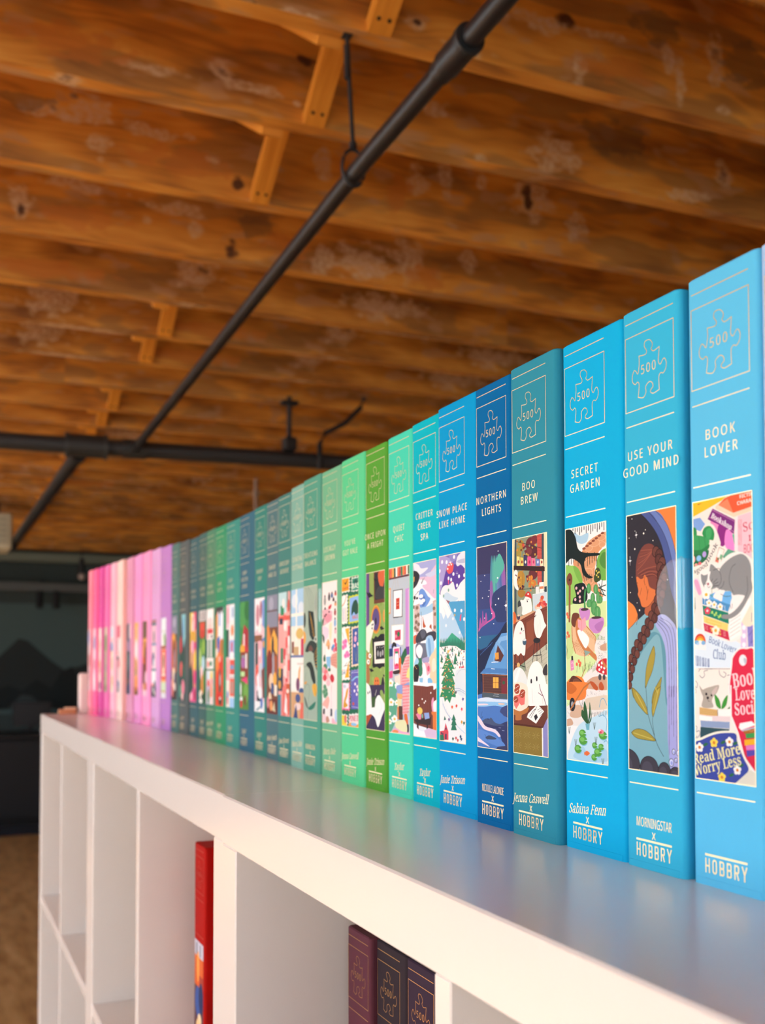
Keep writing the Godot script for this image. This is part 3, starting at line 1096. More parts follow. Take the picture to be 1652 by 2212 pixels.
const STAINS = [
	[1,0.526,-0.005,0.026,0.012,"p"],
	[1,0.529,-0.001,0.012,0.008,"k"],
	[1,0.611,-0.004,0.055,0.014,"p"],
	[1,0.859,0.043,0.022,0.013,"p"],
	[1,0.859,0.047,0.012,0.009,"k"],
	[1,0.961,0.016,0.063,0.013,"p"],
	[1,1.206,0.132,0.034,0.018,"k"],
	[1,1.133,0.111,0.079,0.022,"p"],
	[1,1.281,0.125,0.071,0.014,"p"],
	[1,1.234,0.035,0.021,0.04,"p"],
	[1,1.462,0.117,0.018,0.041,"p"],
	[1,1.496,0.062,0.015,0.052,"p"],
	[1,1.596,0.137,0.029,0.064,"p"],
	[1,1.616,0.025,0.018,0.015,"p"],
	[1,1.682,0.146,0.082,0.054,"g"],
	[1,1.328,0.056,0.109,0.03,"o"],
	[1,1.438,0.173,0.063,0.041,"g"],
	[2,0.566,0.083,0.017,0.012,"k"],
	[2,0.566,0.085,0.031,0.021,"p"],
	[2,0.416,0.051,0.089,0.014,"p"],
	[2,0.634,0.057,0.075,0.015,"p"],
	[2,0.736,0.045,0.012,0.008,"p"],
	[2,0.245,0.069,0.151,0.039,"o"],
	[2,1.082,0.104,0.037,0.025,"p"],
	[2,1.206,0.01,0.018,0.011,"p"],
	[2,1.416,0.062,0.082,0.047,"p"],
	[2,1.941,0.106,0.019,0.025,"k"],
	[2,1.941,0.106,0.035,0.041,"p"],
	[2,1.831,0.023,0.077,0.022,"p"],
	[2,1.597,0.133,0.116,0.048,"g"],
	[2,0.758,0.147,0.027,0.013,"k"],
	[3,0.305,0.186,0.015,0.01,"k"],
	[3,0.339,0.155,0.067,0.047,"p"],
	[3,0.367,0.079,0.029,0.04,"p"],
	[3,0.235,0.139,0.065,0.023,"p"],
	[3,0.186,0.152,0.075,0.023,"g"],
	[3,0.569,0.076,0.133,0.043,"o"],
	[3,0.498,0.134,0.106,0.019,"p"],
	[3,0.653,0.092,0.02,0.012,"p"],
	[3,0.721,0.044,0.02,0.032,"k"],
	[3,0.959,0.144,0.032,0.051,"p"],
	[3,1.235,0.143,0.037,0.053,"p"],
	[3,1.322,0.173,0.026,0.059,"p"],
	[3,1.611,0.156,0.073,0.069,"p"],
	[3,1.595,0.161,0.025,0.047,"k"],
	[3,1.763,0.098,0.043,0.042,"p"],
	[3,1.441,0.188,0.021,0.033,"p"],
	[3,1.178,0.094,0.043,0.052,"o"],
	[4,0.213,0.079,0.034,0.047,"p"],
	[4,0.213,0.059,0.015,0.021,"k"],
	[4,0.369,0.153,0.117,0.021,"p"],
	[4,0.369,0.059,0.143,0.035,"o"],
	[4,0.647,0.133,0.083,0.028,"p"],
	[4,0.566,0.085,0.019,0.014,"p"],
	[4,0.709,0.077,0.028,0.025,"p"],
	[4,0.815,0.042,0.023,0.031,"k"],
	[4,0.89,0.125,0.05,0.051,"g"],
	[4,1.111,0.051,0.046,0.059,"p"],
	[4,1.236,0.056,0.096,0.065,"p"],
	[4,1.397,0.095,0.066,0.07,"p"],
	[4,1.463,0.044,0.067,0.046,"o"],
	[4,1.616,0.128,0.035,0.047,"p"],
	[4,0.99,0.076,0.09,0.043,"o"]]

const EMBLEM = [-7.8,7.68,-2.71,7.22,-1.67,8.78,-3.41,11.46,-2.82,13.69,0.5,13.72,2.75,11.68,2.72,9.83,1.94,8.75,3.81,7.22,8.18,8.14,7.73,4.34,7.45,1.02,8.9,-0.72,10.78,1.08,12.26,1.31,13.45,-1.01,12.89,-3.96,11.03,-5.51,9.19,-4.99,7.68,-6.65,7.93,-12.9,3.42,-13.65,1.16,-12.52,1.56,-11.3,3.1,-10.13,2.38,-8.08,0.11,-7.19,-2.62,-8.85,-2.52,-11.82,-4.66,-13.93,-8.73,-12.88,-7.83,-7.17,-8.98,-5.13,-11.07,-5.86,-13.21,-4.08,-13.4,-1.3,-11.9,1.27,-10.31,0.55,-8.75,-0.98,-7.64,3.57]

const PRINTS = {
	"book_lover": [
	["p","f1e8de",[0,0,1000,0,1000,3310,0,3310]],["p","f5c32c",[-14,-20,668,-19,568,27,286,101,-18,176]],["p","b06a3a",[84,28,173,26,93,41]],["p","e8d6b8",[398,99,569,10,1019,3,1014,227,704,262,406,129]],["p","e8603a",[449,90,552,25,717,-6,1019,3,1015,178,697,213]],["p","f08a62",[449,90,605,36,697,213]],["t","fff4ea",[805,64,1025,57,43,1],"FICTIO"],["t","fff4ea",[763,136,1032,126,43,1],"CHARAC"],["p","f7c6cf",[773,260,1014,235,1019,793,766,657]],["p","fbe4e4",[719,292,773,260,766,657,713,640]],["l","c2566a",[6,779,300,773,590]],["l","c2566a",[6,802,303,796,593]],["l","c2566a",[6,827,307,821,596]],["t","c0344e",[861,456,1026,432,106,2],"So"],["t","c0344e",[942,565,977,563,66,1],"I"],["t","c0344e",[861,695,1082,695,100,0],"BOOK"],["p","7c2f7c",[261,231,350,116,724,298,705,459]],["l","e0a0c8",[5,292,212,700,430]],["l","e0a0c8",[5,349,133,721,315]],["t","ffffff",[318,218,652,407,60,3],"Bookshop"],["p","f08cc0",[309,255,453,320,433,472,323,402]],["s","8c2a80",[453,325,578,393,558,555,482,570,425,460]],["s","f58ad0",[578,395,679,456,708,639,655,662,551,566]],["p","5fb492",[675,461,708,454,713,595]],["s","f3ecdf",[-21,312,150,281,256,271,359,313,418,390,467,499,477,558,404,665,289,776,120,860,-34,913]],["p","80a9e2",[-13,200,126,195,218,284,131,361,-16,307]],["s","2f9350",[186,432,162,388,203,326,290,314,350,356,375,419,356,489,304,481,255,489,213,511]],["s","45a862",[227,413,237,356,299,335,332,380,314,447,261,476]],["s","2f9350",[-21,312,42,308,68,371,49,416,-24,431]],
	["s","3fa05c",[-23,407,112,409,235,447,290,493,254,556,144,594,-27,588]],["l","2a7544",[5,103,413,117,589]],["l","2a7544",[5,200,436,224,567]],["s","2e8048",[-27,576,144,580,282,530,271,584,161,638,-28,633]],["s","2b6e4a",[-28,633,161,638,271,596,255,679,159,740,-31,770]],["e","f0a0a8",[2,684,32,40]],["e","8cc4ee",[97,681,43,36]],["e","b9a2e0",[196,642,35,35]],["e","e26a72",[114,744,30,20]],["e","f2a094",[47,754,29,17]],["t","1c1c22",[-9,859,45,851,48,2],"a"],["t","1c1c22",[58,861,260,779,57,2],"good"],["t","1c1c22",[267,750,437,553,56,2],"book"],["p","f6eee2",[354,766,453,561,573,614,472,792]],["p","e0705a",[385,744,403,694,454,710,436,766]],["p","fbf6ee",[412,677,439,622,489,642,468,694]],["p","7fb88c",[454,716,475,666,513,682,495,737]],["p","3c8a5c",[420,724,430,702,450,710,440,738]],["l","8c6a4a",[5,385,746,456,584,543,622,466,786]],["p","63a888",[508,704,603,617,756,673,574,745]],["s","f7d9e2",[-34,919,65,921,144,992,160,1087,106,1130,62,1080,0,1028,-36,1002]],["s","e8a6c8",[2,945,65,938,108,1013,133,1097,88,1117,45,1043]],["l","4a4a52",[6,-3,1171,13,1291,-8,1385]],["l","3c8a8c",[9,16,1148,25,1280]],["p","dcecf5",[-47,1503,603,1633,804,1722,678,1957,612,2002,-57,2004]],["p","f4f0ee",[17,1529,186,1558,181,1769,3,1754]],["e","d94a34",[103,1676,96,92]],["e","f08a30",[103,1683,78,73]],["e","f7c93c",[103,1690,60,54]],["e","f4f0ee",[103,1697,39,35]],["p","f4f0ee",[4,1695,205,1716,204,1781,2,1766]],["e","7fb6dc",[40,1686,40,26,160,1694,35,26]],["e","a8cfe8",[63,1702,25,16]],
	["t","2b5f9e",[253,1691,710,1831,77,0],"Book Lovers"],["t","2b5f9e",[324,1881,534,1902,107,2],"Club"],["l","2c4a90",[10,1,1843,-2,1963]],["l","2c4a90",[4,21,1846,18,1964]],["l","2c4a90",[7,40,1850,38,1965]],["l","2c4a90",[12,60,1854,58,1966]],["l","2c4a90",[5,80,1857,78,1967]],["l","2c4a90",[10,99,1860,97,1968]],["l","2c4a90",[4,119,1863,117,1970]],["l","2c4a90",[7,139,1867,136,1971]],["l","2c4a90",[12,158,1871,156,1972]],["l","2c4a90",[5,177,1873,175,1973]],["l","2c4a90",[10,197,1877,195,1975]],["l","2c4a90",[4,216,1881,214,1977]],["l","2c4a90",[7,235,1884,233,1978]],["l","2c4a90",[12,254,1887,252,1979]],["p","dcc4e4",[789,1442,893,1480,886,1824,792,1767]],["e","fff6fa",[845,1534,30,29,843,1628,30,29,841,1729,30,28]],["p","8c84ca",[896,1480,1013,1506,1007,1825,909,1785]],["l","5a58a8",[8,928,1625,989,1561,954,1714,1002,1671]],["e","efe4cb",[917,1409,121,119]],["l","4a4a90",[7,974,1373,969,1472]],["s","f5f0e8",[98,900,135,826,254,819,295,756,427,780,504,738,622,681,769,666,903,713,1003,814,1006,1078,933,1227,809,1465,806,1627,605,1690,173,1563,141,1403,154,1151,131,1044]],["p","fdfaf2",[592,1349,972,1202,955,1278,793,1487,785,1610,610,1679]],["l","5c5c60",[3,616,1378,804,1298]],["l","5c5c60",[3,615,1421,800,1342]],["l","5c5c60",[3,614,1464,796,1387]],["l","5c5c60",[3,613,1507,792,1431]],["l","5c5c60",[3,612,1551,788,1476]],["l","5c5c60",[3,612,1594,784,1520]],["l","5c5c60",[3,611,1637,780,1565]],["p","6fb6ea",[153,1157,395,1102,646,1108,660,1211,592,1343,152,1233]],
	["p","4f94c8",[153,1157,460,1216,626,1265,592,1345,152,1233]],["e","fff8ee",[269,1200,21,18,296,1219,22,17,285,1245,22,18,250,1243,22,18,240,1215,22,18]],["e","f0b83c",[268,1225,17,13]],["e","fff8ee",[358,1226,22,18,385,1245,21,17,374,1271,22,18,340,1269,22,18,330,1241,22,18]],["e","f0b83c",[357,1250,17,14]],["e","fff8ee",[460,1257,21,18,486,1275,21,18,475,1302,22,17,442,1300,21,18,432,1272,22,18]],["e","f0b83c",[459,1281,17,14]],["l","e8f4fc",[6,194,1171,192,1235]],["l","e8f4fc",[6,535,1272,542,1335]],["p","1f8068",[152,1245,595,1355,602,1485,167,1360]],["e","e0405c",[239,1290,23,19,268,1310,24,19,256,1338,24,20,219,1337,24,19,208,1307,24,19]],["e","ffd0d8",[238,1316,19,15]],["l","a8d86a",[7,295,1346,355,1360,423,1383,482,1404]],["e","b4e070",[321,1336,17,15,364,1372,17,15,390,1350,17,15,436,1399,17,15,461,1380,16,15]],["p","f2d678",[167,1369,592,1485,581,1570,176,1452]],["l","d0a848",[4,224,1413,472,1475,471,1509,223,1448,224,1413]],["p","c8304c",[168,1458,587,1572,612,1678,184,1552]],["e","fff4dc",[378,1520,30,25,416,1545,31,25,400,1583,31,26,352,1582,31,25,338,1542,31,26]],["e","f0a83c",[377,1554,24,20]],["e","e0b050",[297,1524,15,13,308,1556,16,12,450,1566,15,13,453,1600,15,13]],["l","f8dcd8",[4,205,1482,209,1541]],["l","f8dcd8",[4,231,1488,235,1548]],["l","f8dcd8",[4,512,1561,516,1624]],["l","f8dcd8",[4,537,1567,541,1632]],["s","8e9090",[436,927,468,832,587,752,719,706,832,699,926,762,974,877,964,1063,886,1171,775,1182,681,1156,630,1109,530,1098,399,1047,423,978]],
	["s","8e9090",[137,944,134,873,191,892,270,867,307,769,400,826,470,890,479,971,430,1038,327,1065,205,1049,157,993]],["s","f6f2ec",[261,866,300,858,281,938,331,1017,292,1067,214,1058,188,1018,239,952]],["s","f6f2ec",[412,1092,539,1095,504,1156,486,1217,427,1197,342,1157]],["s","f6f2ec",[640,1221,710,1157,878,1185,813,1289,642,1323]],["s","8e9090",[950,952,990,1098,909,1226,779,1363,623,1426,494,1416,498,1375,621,1369,759,1295,874,1168,918,1005]],["c","3e4044",[5,725,804,660,838,620,936,623,1027,678,1122]],["c","3e4044",[5,471,855,438,829,349,845]],["c","3e4044",[5,400,826,467,889,479,982,430,1038]],["c","3e4044",[5,529,986,506,1041,429,1082]],["c","3e4044",[5,189,983,206,1002,227,986]],["c","3e4044",[5,298,956,311,975,338,942]],["c","3e4044",[5,342,995,415,948]],["c","3e4044",[5,349,1013,431,990]],["c","3e4044",[5,345,1030,427,1030]],["c","3e4044",[5,244,1022,266,1045,293,1028]],["c","3e4044",[5,471,1131,546,1164,637,1164]],["c","3e4044",[5,906,960,911,1115,870,1201]],["c","3e4044",[5,626,1265,639,1311]],["c","3e4044",[5,659,1256,662,1303]],["e","b06a70",[255,1000,19,16]],["e","fff8ee",[222,1089,31,25,261,1115,32,26,245,1154,32,25,196,1150,31,26,181,1110,32,26]],["e","f0b83c",[221,1124,25,19]],["l","4f8a4a",[6,282,1118,325,1156,318,1051,336,1035]],["p","f2ebdf",[-21,2004,61,1992,628,1991,638,2319,-64,2339]],["p","f2ebdf",[-9,2201,633,2189,674,2740,-24,2910]],["l","3a4660",[5,70,2004,612,2002]],["c","3a4660",[6,86,2081,130,2110,175,2080,167,2033,234,2021]],
	["c","3a4660",[6,69,2034,96,2010]],["c","3a4660",[6,427,2020,443,2072,510,2100,544,2060,503,2037]],["c","3a4660",[6,564,2077,610,2070]],["c","3a4660",[6,-7,2195,29,2230,48,2182,13,2147]],["c","3a4660",[6,609,2139,583,2184,607,2229]],["c","3a4660",[6,0,2226,18,2276,-2,2302]],["c","3a4660",[6,0,2681,28,2704,17,2755,66,2740,74,2790,25,2831]],["c","3a4660",[6,-14,2858,26,2805]],["s","b2aa9c",[77,2199,133,2248,189,2234,273,2214,420,2193,385,2279,322,2328,297,2380,314,2454,123,2455,144,2348,113,2286]],["s","cbb9b0",[300,2269,392,2206,373,2274,317,2312]],["e","26242a",[201,2301,17,17,290,2313,14,15,226,2345,21,17]],["c","26242a",[4,226,2360,233,2382,261,2384]],["s","3f9436",[345,2303,425,2364,447,2463,370,2427]],["s","3f9436",[564,2305,540,2421,459,2467,488,2374]],["p","2c6a2c",[557,2463,602,2431,601,2467]],["p","d8b070",[77,2460,392,2480,390,2564,75,2546]],["p","faf6ee",[396,2483,624,2457,622,2539,394,2561]],["l","2c2c34",[7,392,2478,394,2564]],["l","b08848",[3,84,2481,386,2503]],["l","b08848",[3,84,2502,386,2522]],["l","b08848",[3,83,2522,385,2542]],["p","e8d6d4",[71,2554,604,2551,603,2607,302,2617,74,2607]],["p","fffaf2",[71,2557,299,2566,298,2617,74,2609]],["p","8ea2c4",[93,2619,593,2612,591,2687,99,2694]],["p","2f5058",[91,2694,591,2694,551,2760,83,2820]],["s","faf2ee",[605,2332,629,1946,656,1849,755,1768,875,1763,1015,1803,1036,2319]],["s","d92848",[625,2331,649,1946,672,1861,766,1784,875,1779,1015,1820,1036,2319]],
	["p","faf2ee",[606,2190,608,2542,715,2731,809,3005,970,3161,1036,3160,1054,2182]],["p","d92848",[629,2189,629,2538,736,2727,833,2993,997,3148,1036,3149,1054,2182]],["e","e6eef2",[821,1903,61,63]],["s","b8c0cc",[857,1879,880,1907,856,1946,833,1890]],["t","ffd6da",[660,2228,1100,2154,169,3],"Book"],["t","ffd6da",[692,2365,1149,2328,137,3],"Lovers"],["t","ffd6da",[685,2533,1225,2479,138,3],"Society"],["p","fbf8f4",[741,2667,759,2618,948,2585,1005,2626,778,2696]],["p","b8c8e0",[778,2696,1013,2643,1012,2663,803,2708]],["p","a8632c",[812,2703,1013,2655,1011,2710,828,2735]],["p","3c9a4c",[848,2732,1012,2708,1010,2766,857,2783]],["p","f4b428",[827,2802,1027,2774,1025,2837,834,2865]],["p","e07ac0",[849,2866,1025,2840,1024,2896,858,2915]],["p","5a4aa8",[858,2920,1024,2898,1023,2956,867,2986]],["l","e8b070",[5,845,2706,896,2685,946,2700,988,2674]],["s","f8f2dc",[-63,2913,121,2812,354,2738,570,2713,722,2725,741,2831,843,2996,924,3124,818,3235,645,3331,-72,3345]],["s","3d4c9e",[-64,2938,130,2839,354,2765,569,2737,694,2746,717,2843,814,3010,891,3127,793,3217,628,3309,-72,3320]],["e","fff8ec",[72,2904,30,25,110,2925,31,25,94,2964,31,25,46,2968,31,24,32,2931,31,25]],["e","d8802c",[71,2938,24,19]],["e","f8d850",[325,2833,30,25,362,2854,29,24,347,2892,29,24,300,2895,30,25,287,2859,29,24]],["e","d8802c",[324,2866,23,19]],["e","fff8ec",[585,2807,29,24,621,2827,28,24,606,2865,29,24,562,2868,28,24,549,2832,28,24]],["e","d8802c",[585,2840,22,18]],
	["e","fff8ec",[710,3119,27,24,744,3138,28,24,730,3176,28,24,686,3180,28,24,674,3145,28,24]],["e","d8802c",[709,3152,22,18]],["e","f8d850",[453,3224,29,24,489,3243,29,24,474,3281,29,24,429,3286,29,24,415,3250,29,24]],["e","d8802c",[452,3257,23,18]],["s","2f6a48",[128,2911,176,2877,222,2886,175,2918]],["s","2f6a48",[433,2865,479,2831,523,2840,478,2872]],["s","2f6a48",[637,2863,681,2830,724,2839,680,2869]],["s","2f6a48",[568,3230,613,3196,656,3204,612,3236]],["s","2f6a48",[727,3107,770,3073,813,3081,770,3113]],["t","f6eda8",[-26,3153,769,2966,124,3],"Read More"],["t","f6eda8",[-13,3286,779,3090,124,3],"Worry Less"],["p","e2dcc8",[654,3318,912,3131,1035,3166,1032,3324,653,3342]],],
	"good_mind": [
	["p","e8863f",[0,0,1000,0,1000,3310,0,3310]],["s","6a80bc",[-38,-127,600,7,799,175,914,377,980,559,1026,708,1054,1650,-70,1624]],["s","4c5c94",[-38,-127,466,7,668,195,815,408,911,660,976,920,1039,1287,1016,1649,-70,1624]],["s","2f2c34",[-38,-127,308,13,556,223,711,451,807,724,887,1035,991,1284,977,1648,-70,1624]],["c","1c1a22",[5,600,7,799,175,914,377,980,559,1004,669]],["c","1c1a22",[5,466,7,668,195,815,408,911,660,976,920,999,1067]],["c","1c1a22",[5,308,13,556,223,711,451,807,724,887,1035,981,1272]],["e","fffbe8",[114,50,8,7,394,226,8,7,357,268,15,13,547,380,9,7,50,295,7,6,168,450,13,12,105,812,6,6,66,1011,9,8,256,1251,13,12,208,1153,7,5,766,663,8,7,819,896,12,11,176,216,7,5]],["l","ffffff",[5,202,230,201,311]],["l","ffffff",[5,175,270,231,270]],["e","ffffff",[201,271,15,14]],["l","ffffff",[5,66,537,64,655]],["l","ffffff",[5,38,596,95,595]],["e","ffffff",[65,596,15,14]],["s","e8863f",[-72,1133,95,1159,191,1257,218,1373,122,1463,-79,1545]],["p","7fb2be",[-68,1532,11,1495,167,1404,373,1297,498,1322,621,1440,780,1594,826,1891,870,2385,-84,2414]],["p","7fb2be",[-48,2235,892,2218,881,3166,1086,3330,-68,3362]],["s","5f98a8",[-45,2149,58,2017,183,1759,453,1566,599,1546,709,1630,777,1842,800,2387,760,2389,698,1766,619,1575,452,1661,247,1849,100,2095,-14,2280]],["c","1c2a30",[6,11,1495,167,1397,234,1285,188,1437]],["c","1c2a30",[6,373,1297,498,1325]],["s","aab2e2",[579,1451,626,1343,744,1327,882,1399,988,1515,1034,1771,1036,2405,800,2412,777,1829,700,1604]],
	["p","a8a8dc",[791,2220,1098,2214,1086,3330,837,3236,795,2881]],["c","2e3050",[5,604,1421,780,1594,832,1891,835,2349]],["c","2e3050",[5,627,1402,821,1556,878,1860,880,2348]],["c","2e3050",[5,652,1383,863,1519,924,1828,926,2347]],["c","2e3050",[5,677,1365,905,1483,971,1797,973,2345]],["l","2e3050",[5,833,2219,823,3064]],["l","2e3050",[5,875,2218,870,2691]],["l","2e3050",[5,917,2217,910,2834]],["l","2e3050",[5,975,2216,966,2987]],["s","a6963c",[538,1716,566,1827,513,2016,423,2156,358,2247,379,2016,445,1851]],["c","2a2818",[5,538,1716,566,1827,513,2016,423,2156,358,2247,379,2016,445,1851,538,1716]],["s","a6963c",[683,2109,676,2191,608,2368,492,2448,526,2294]],["c","2a2818",[5,683,2109,676,2191,608,2368,492,2448,526,2294,683,2109]],["s","a6963c",[71,2259,163,2290,270,2403,118,2382]],["c","2a2818",[5,71,2259,163,2290,270,2403,118,2382,71,2259]],["s","a6963c",[82,2249,214,2315,349,2446,405,2586,275,2519,134,2397]],["c","2a2818",[5,82,2249,214,2315,349,2446,405,2586,275,2519,134,2397,82,2249]],["s","a6963c",[671,2222,646,2329,571,2492,510,2609,487,2495,548,2305]],["c","2a2818",[5,671,2222,646,2329,571,2492,510,2609,487,2495,548,2305,671,2222]],["s","a6963c",[56,2835,178,2780,373,2799,557,2907,360,2912,165,2897]],["c","2a2818",[5,56,2835,178,2780,373,2799,557,2907,360,2912,165,2897,56,2835]],["c","c8ba58",[12,559,2237,602,2303]],["c","c8ba58",[12,163,2314,365,2554]],["c","c8ba58",[12,625,2263,522,2561]],["c","c8ba58",[12,108,2836,495,2894]],
	["c","2a2818",[7,370,2227,386,2390,410,2582,518,2818,604,2974,711,3093]],["c","2a2818",[6,510,2609,498,2670,535,2844]],["s","b4603c",[385,1216,563,1125,622,1316,477,1334,373,1310]],["s","dc7a42",[188,789,253,807,360,791,454,830,596,997,564,1119,459,1197,374,1223,300,1201,265,1120,219,1047,232,997,200,886]],["c","2a1a18",[5,188,789,200,886,232,997,219,1047,265,1120,300,1201,374,1223,459,1197,564,1119]],["c","5a2a1c",[5,304,967,266,1056]],["c","5a2a1c",[5,399,951,423,1029,407,1129]],["c","5a2a1c",[5,441,992,407,1116]],["c","5a2a1c",[5,225,901,208,887]],["s","7a4238",[188,808,195,643,253,511,361,422,487,413,577,467,616,595,688,676,699,776,679,922,626,1017,565,1003,462,956,412,833,295,852,222,814]],["c","a85e48",[7,215,734,362,646,552,502]],["c","8c4c3c",[7,229,692,379,620,558,496]],["c","a85e48",[7,242,650,396,594,564,493]],["c","8c4c3c",[7,256,608,414,568,570,493]],["c","a85e48",[7,269,566,431,542,577,495]],["c","8c4c3c",[7,283,524,448,516,583,499]],["c","a85e48",[7,296,483,465,490,589,506]],["c","a85e48",[7,227,780,403,725,661,711]],["c","5a2c28",[7,257,790,436,745,661,753]],["c","a85e48",[7,287,800,469,766,660,794]],["c","5a2c28",[7,317,810,502,786,659,836]],["c","a85e48",[7,346,820,535,806,659,878]],["c","5a2c28",[7,376,830,568,826,658,920]],["s","dc7a42",[349,821,381,805,411,877,400,939,368,955,347,897]],["c","3a1c18",[5,370,823,358,885,378,937]],["e","2c1816",[601,527,77,74]],["e","6a3e34",[601,527,67,65]],["l","8c5244",[4,585,498,613,553]],["e","2c1816",[665,568,77,74]],
	["e","5a342e",[665,568,67,65]],["l","8c5244",[4,649,539,677,594]],["e","2c1816",[656,631,75,73]],["e","5a342e",[656,631,65,64]],["l","8c5244",[4,640,602,668,657]],["e","2c1816",[720,672,75,72]],["e","6a3e34",[720,672,65,64]],["l","8c5244",[4,705,643,732,697]],["e","2c1816",[679,732,73,72]],["e","6a3e34",[679,732,63,63]],["l","8c5244",[4,663,703,691,758]],["e","2c1816",[743,772,73,71]],["e","5a342e",[743,772,63,63]],["l","8c5244",[4,727,744,755,798]],["e","2c1816",[690,832,71,70]],["e","5a342e",[690,832,61,62]],["l","8c5244",[4,674,803,702,857]],["e","2c1816",[754,871,71,70]],["e","6a3e34",[754,871,61,62]],["l","8c5244",[4,738,843,765,897]],["e","2c1816",[676,942,70,69]],["e","6a3e34",[676,942,60,61]],["l","8c5244",[4,660,913,688,967]],["e","2c1816",[740,981,70,69]],["e","5a342e",[740,981,60,61]],["l","8c5244",[4,725,953,752,1006]],["e","2c1816",[651,1039,68,69]],["e","5a342e",[651,1039,58,60]],["l","8c5244",[4,635,1010,662,1064]],["e","2c1816",[715,1078,68,68]],["e","6a3e34",[715,1078,58,59]],["l","8c5244",[4,699,1049,727,1103]],["e","2c1816",[617,1136,67,68]],["e","6a3e34",[617,1136,57,59]],["l","8c5244",[4,601,1108,629,1162]],["e","2c1816",[681,1174,67,68]],["e","5a342e",[681,1174,57,59]],["l","8c5244",[4,665,1146,693,1200]],["e","2c1816",[560,1233,66,67]],["e","5a342e",[560,1233,56,58]],["l","8c5244",[4,544,1204,572,1258]],["e","2c1816",[625,1271,66,67]],["e","6a3e34",[625,1271,56,58]],["l","8c5244",[4,609,1243,637,1296]],["e","2c1816",[496,1330,66,66]],
	["e","6a3e34",[496,1330,55,57]],["l","8c5244",[4,480,1301,508,1355]],["e","2c1816",[562,1368,65,66]],["e","5a342e",[562,1368,55,57]],["l","8c5244",[4,546,1339,574,1393]],["e","2c1816",[422,1415,64,65]],["e","5a342e",[422,1415,54,57]],["l","8c5244",[4,405,1386,434,1441]],["e","2c1816",[488,1453,64,65]],["e","6a3e34",[488,1453,54,56]],["l","8c5244",[4,472,1424,500,1478]],["e","2c1816",[346,1507,64,65]],["e","6a3e34",[346,1507,53,56]],["l","8c5244",[4,330,1479,359,1533]],["e","2c1816",[413,1545,63,65]],["e","5a342e",[413,1545,53,56]],["l","8c5244",[4,397,1517,426,1571]],["e","2c1816",[270,1594,63,65]],["e","5a342e",[270,1594,52,56]],["l","8c5244",[4,253,1566,283,1620]],["e","2c1816",[338,1632,62,64]],["e","6a3e34",[338,1632,51,55]],["l","8c5244",[4,321,1603,350,1658]],["e","2c1816",[193,1683,61,63]],["e","6a3e34",[193,1683,51,54]],["l","8c5244",[4,176,1654,206,1709]],["e","2c1816",[262,1720,60,63]],["e","5a342e",[262,1720,50,54]],["l","8c5244",[4,245,1691,274,1746]],["e","2c1816",[126,1778,60,63]],["e","5a342e",[126,1778,49,54]],["l","8c5244",[4,109,1750,138,1805]],["e","2c1816",[195,1815,60,63]],["e","6a3e34",[195,1815,49,54]],["l","8c5244",[4,178,1787,208,1841]],["e","2c1816",[69,1869,59,62]],["e","6a3e34",[69,1869,48,52]],["l","8c5244",[4,52,1840,82,1895]],["e","2c1816",[139,1906,58,61]],["e","5a342e",[139,1906,48,52]],["l","8c5244",[4,122,1877,152,1932]],["e","2c1816",[23,1973,58,61]],["e","5a342e",[23,1973,46,52]],["l","8c5244",[4,5,1944,36,1999]],
	["e","2c1816",[93,2010,57,60]],["e","6a3e34",[93,2010,46,51]],["l","8c5244",[4,76,1981,106,2036]],["e","2c1816",[-15,2078,56,60]],["e","6a3e34",[-15,2078,45,51]],["l","8c5244",[4,-32,2049,-2,2104]],["e","2c1816",[56,2114,56,60]],["e","5a342e",[56,2114,45,51]],["l","8c5244",[4,39,2086,69,2140]],["e","2c1816",[-44,2184,55,58]],["e","5a342e",[-44,2184,44,49]],["l","8c5244",[4,-61,2155,-31,2210]],["e","2c1816",[27,2219,55,59]],["e","6a3e34",[27,2219,44,50]],["l","8c5244",[4,10,2191,40,2245]],["e","1c1a20",[-30,3245,264,199]],["e","403c46",[-30,3245,255,191]],["e","4c4854",[-82,3264,155,134]],["e","1c1a20",[422,3267,191,156]],["e","403c46",[422,3267,182,148]],["e","4c4854",[385,3284,110,104]],["e","1c1a20",[726,3286,128,124]],["e","403c46",[726,3286,119,116]],["e","4c4854",[701,3302,73,81]],["e","1c1a20",[942,3292,116,90]],["e","403c46",[942,3292,108,82]],["e","4c4854",[920,3307,65,58]],["e","1c1a30",[908,3021,35,36]],["e","d8dcf6",[908,3021,27,30]],["e","9aa2dc",[914,3027,16,17]],["e","1c1a30",[860,3157,48,51]],["e","d8dcf6",[860,3157,40,44]],["e","9aa2dc",[866,3163,24,25]],["e","1c1a30",[950,3123,31,32]],["e","d8dcf6",[950,3123,23,25]],["e","9aa2dc",[956,3129,14,14]],["e","1c1a30",[991,3031,35,37]],["e","d8dcf6",[991,3031,27,30]],["e","9aa2dc",[997,3037,16,18]],],
	"secret_garden": [
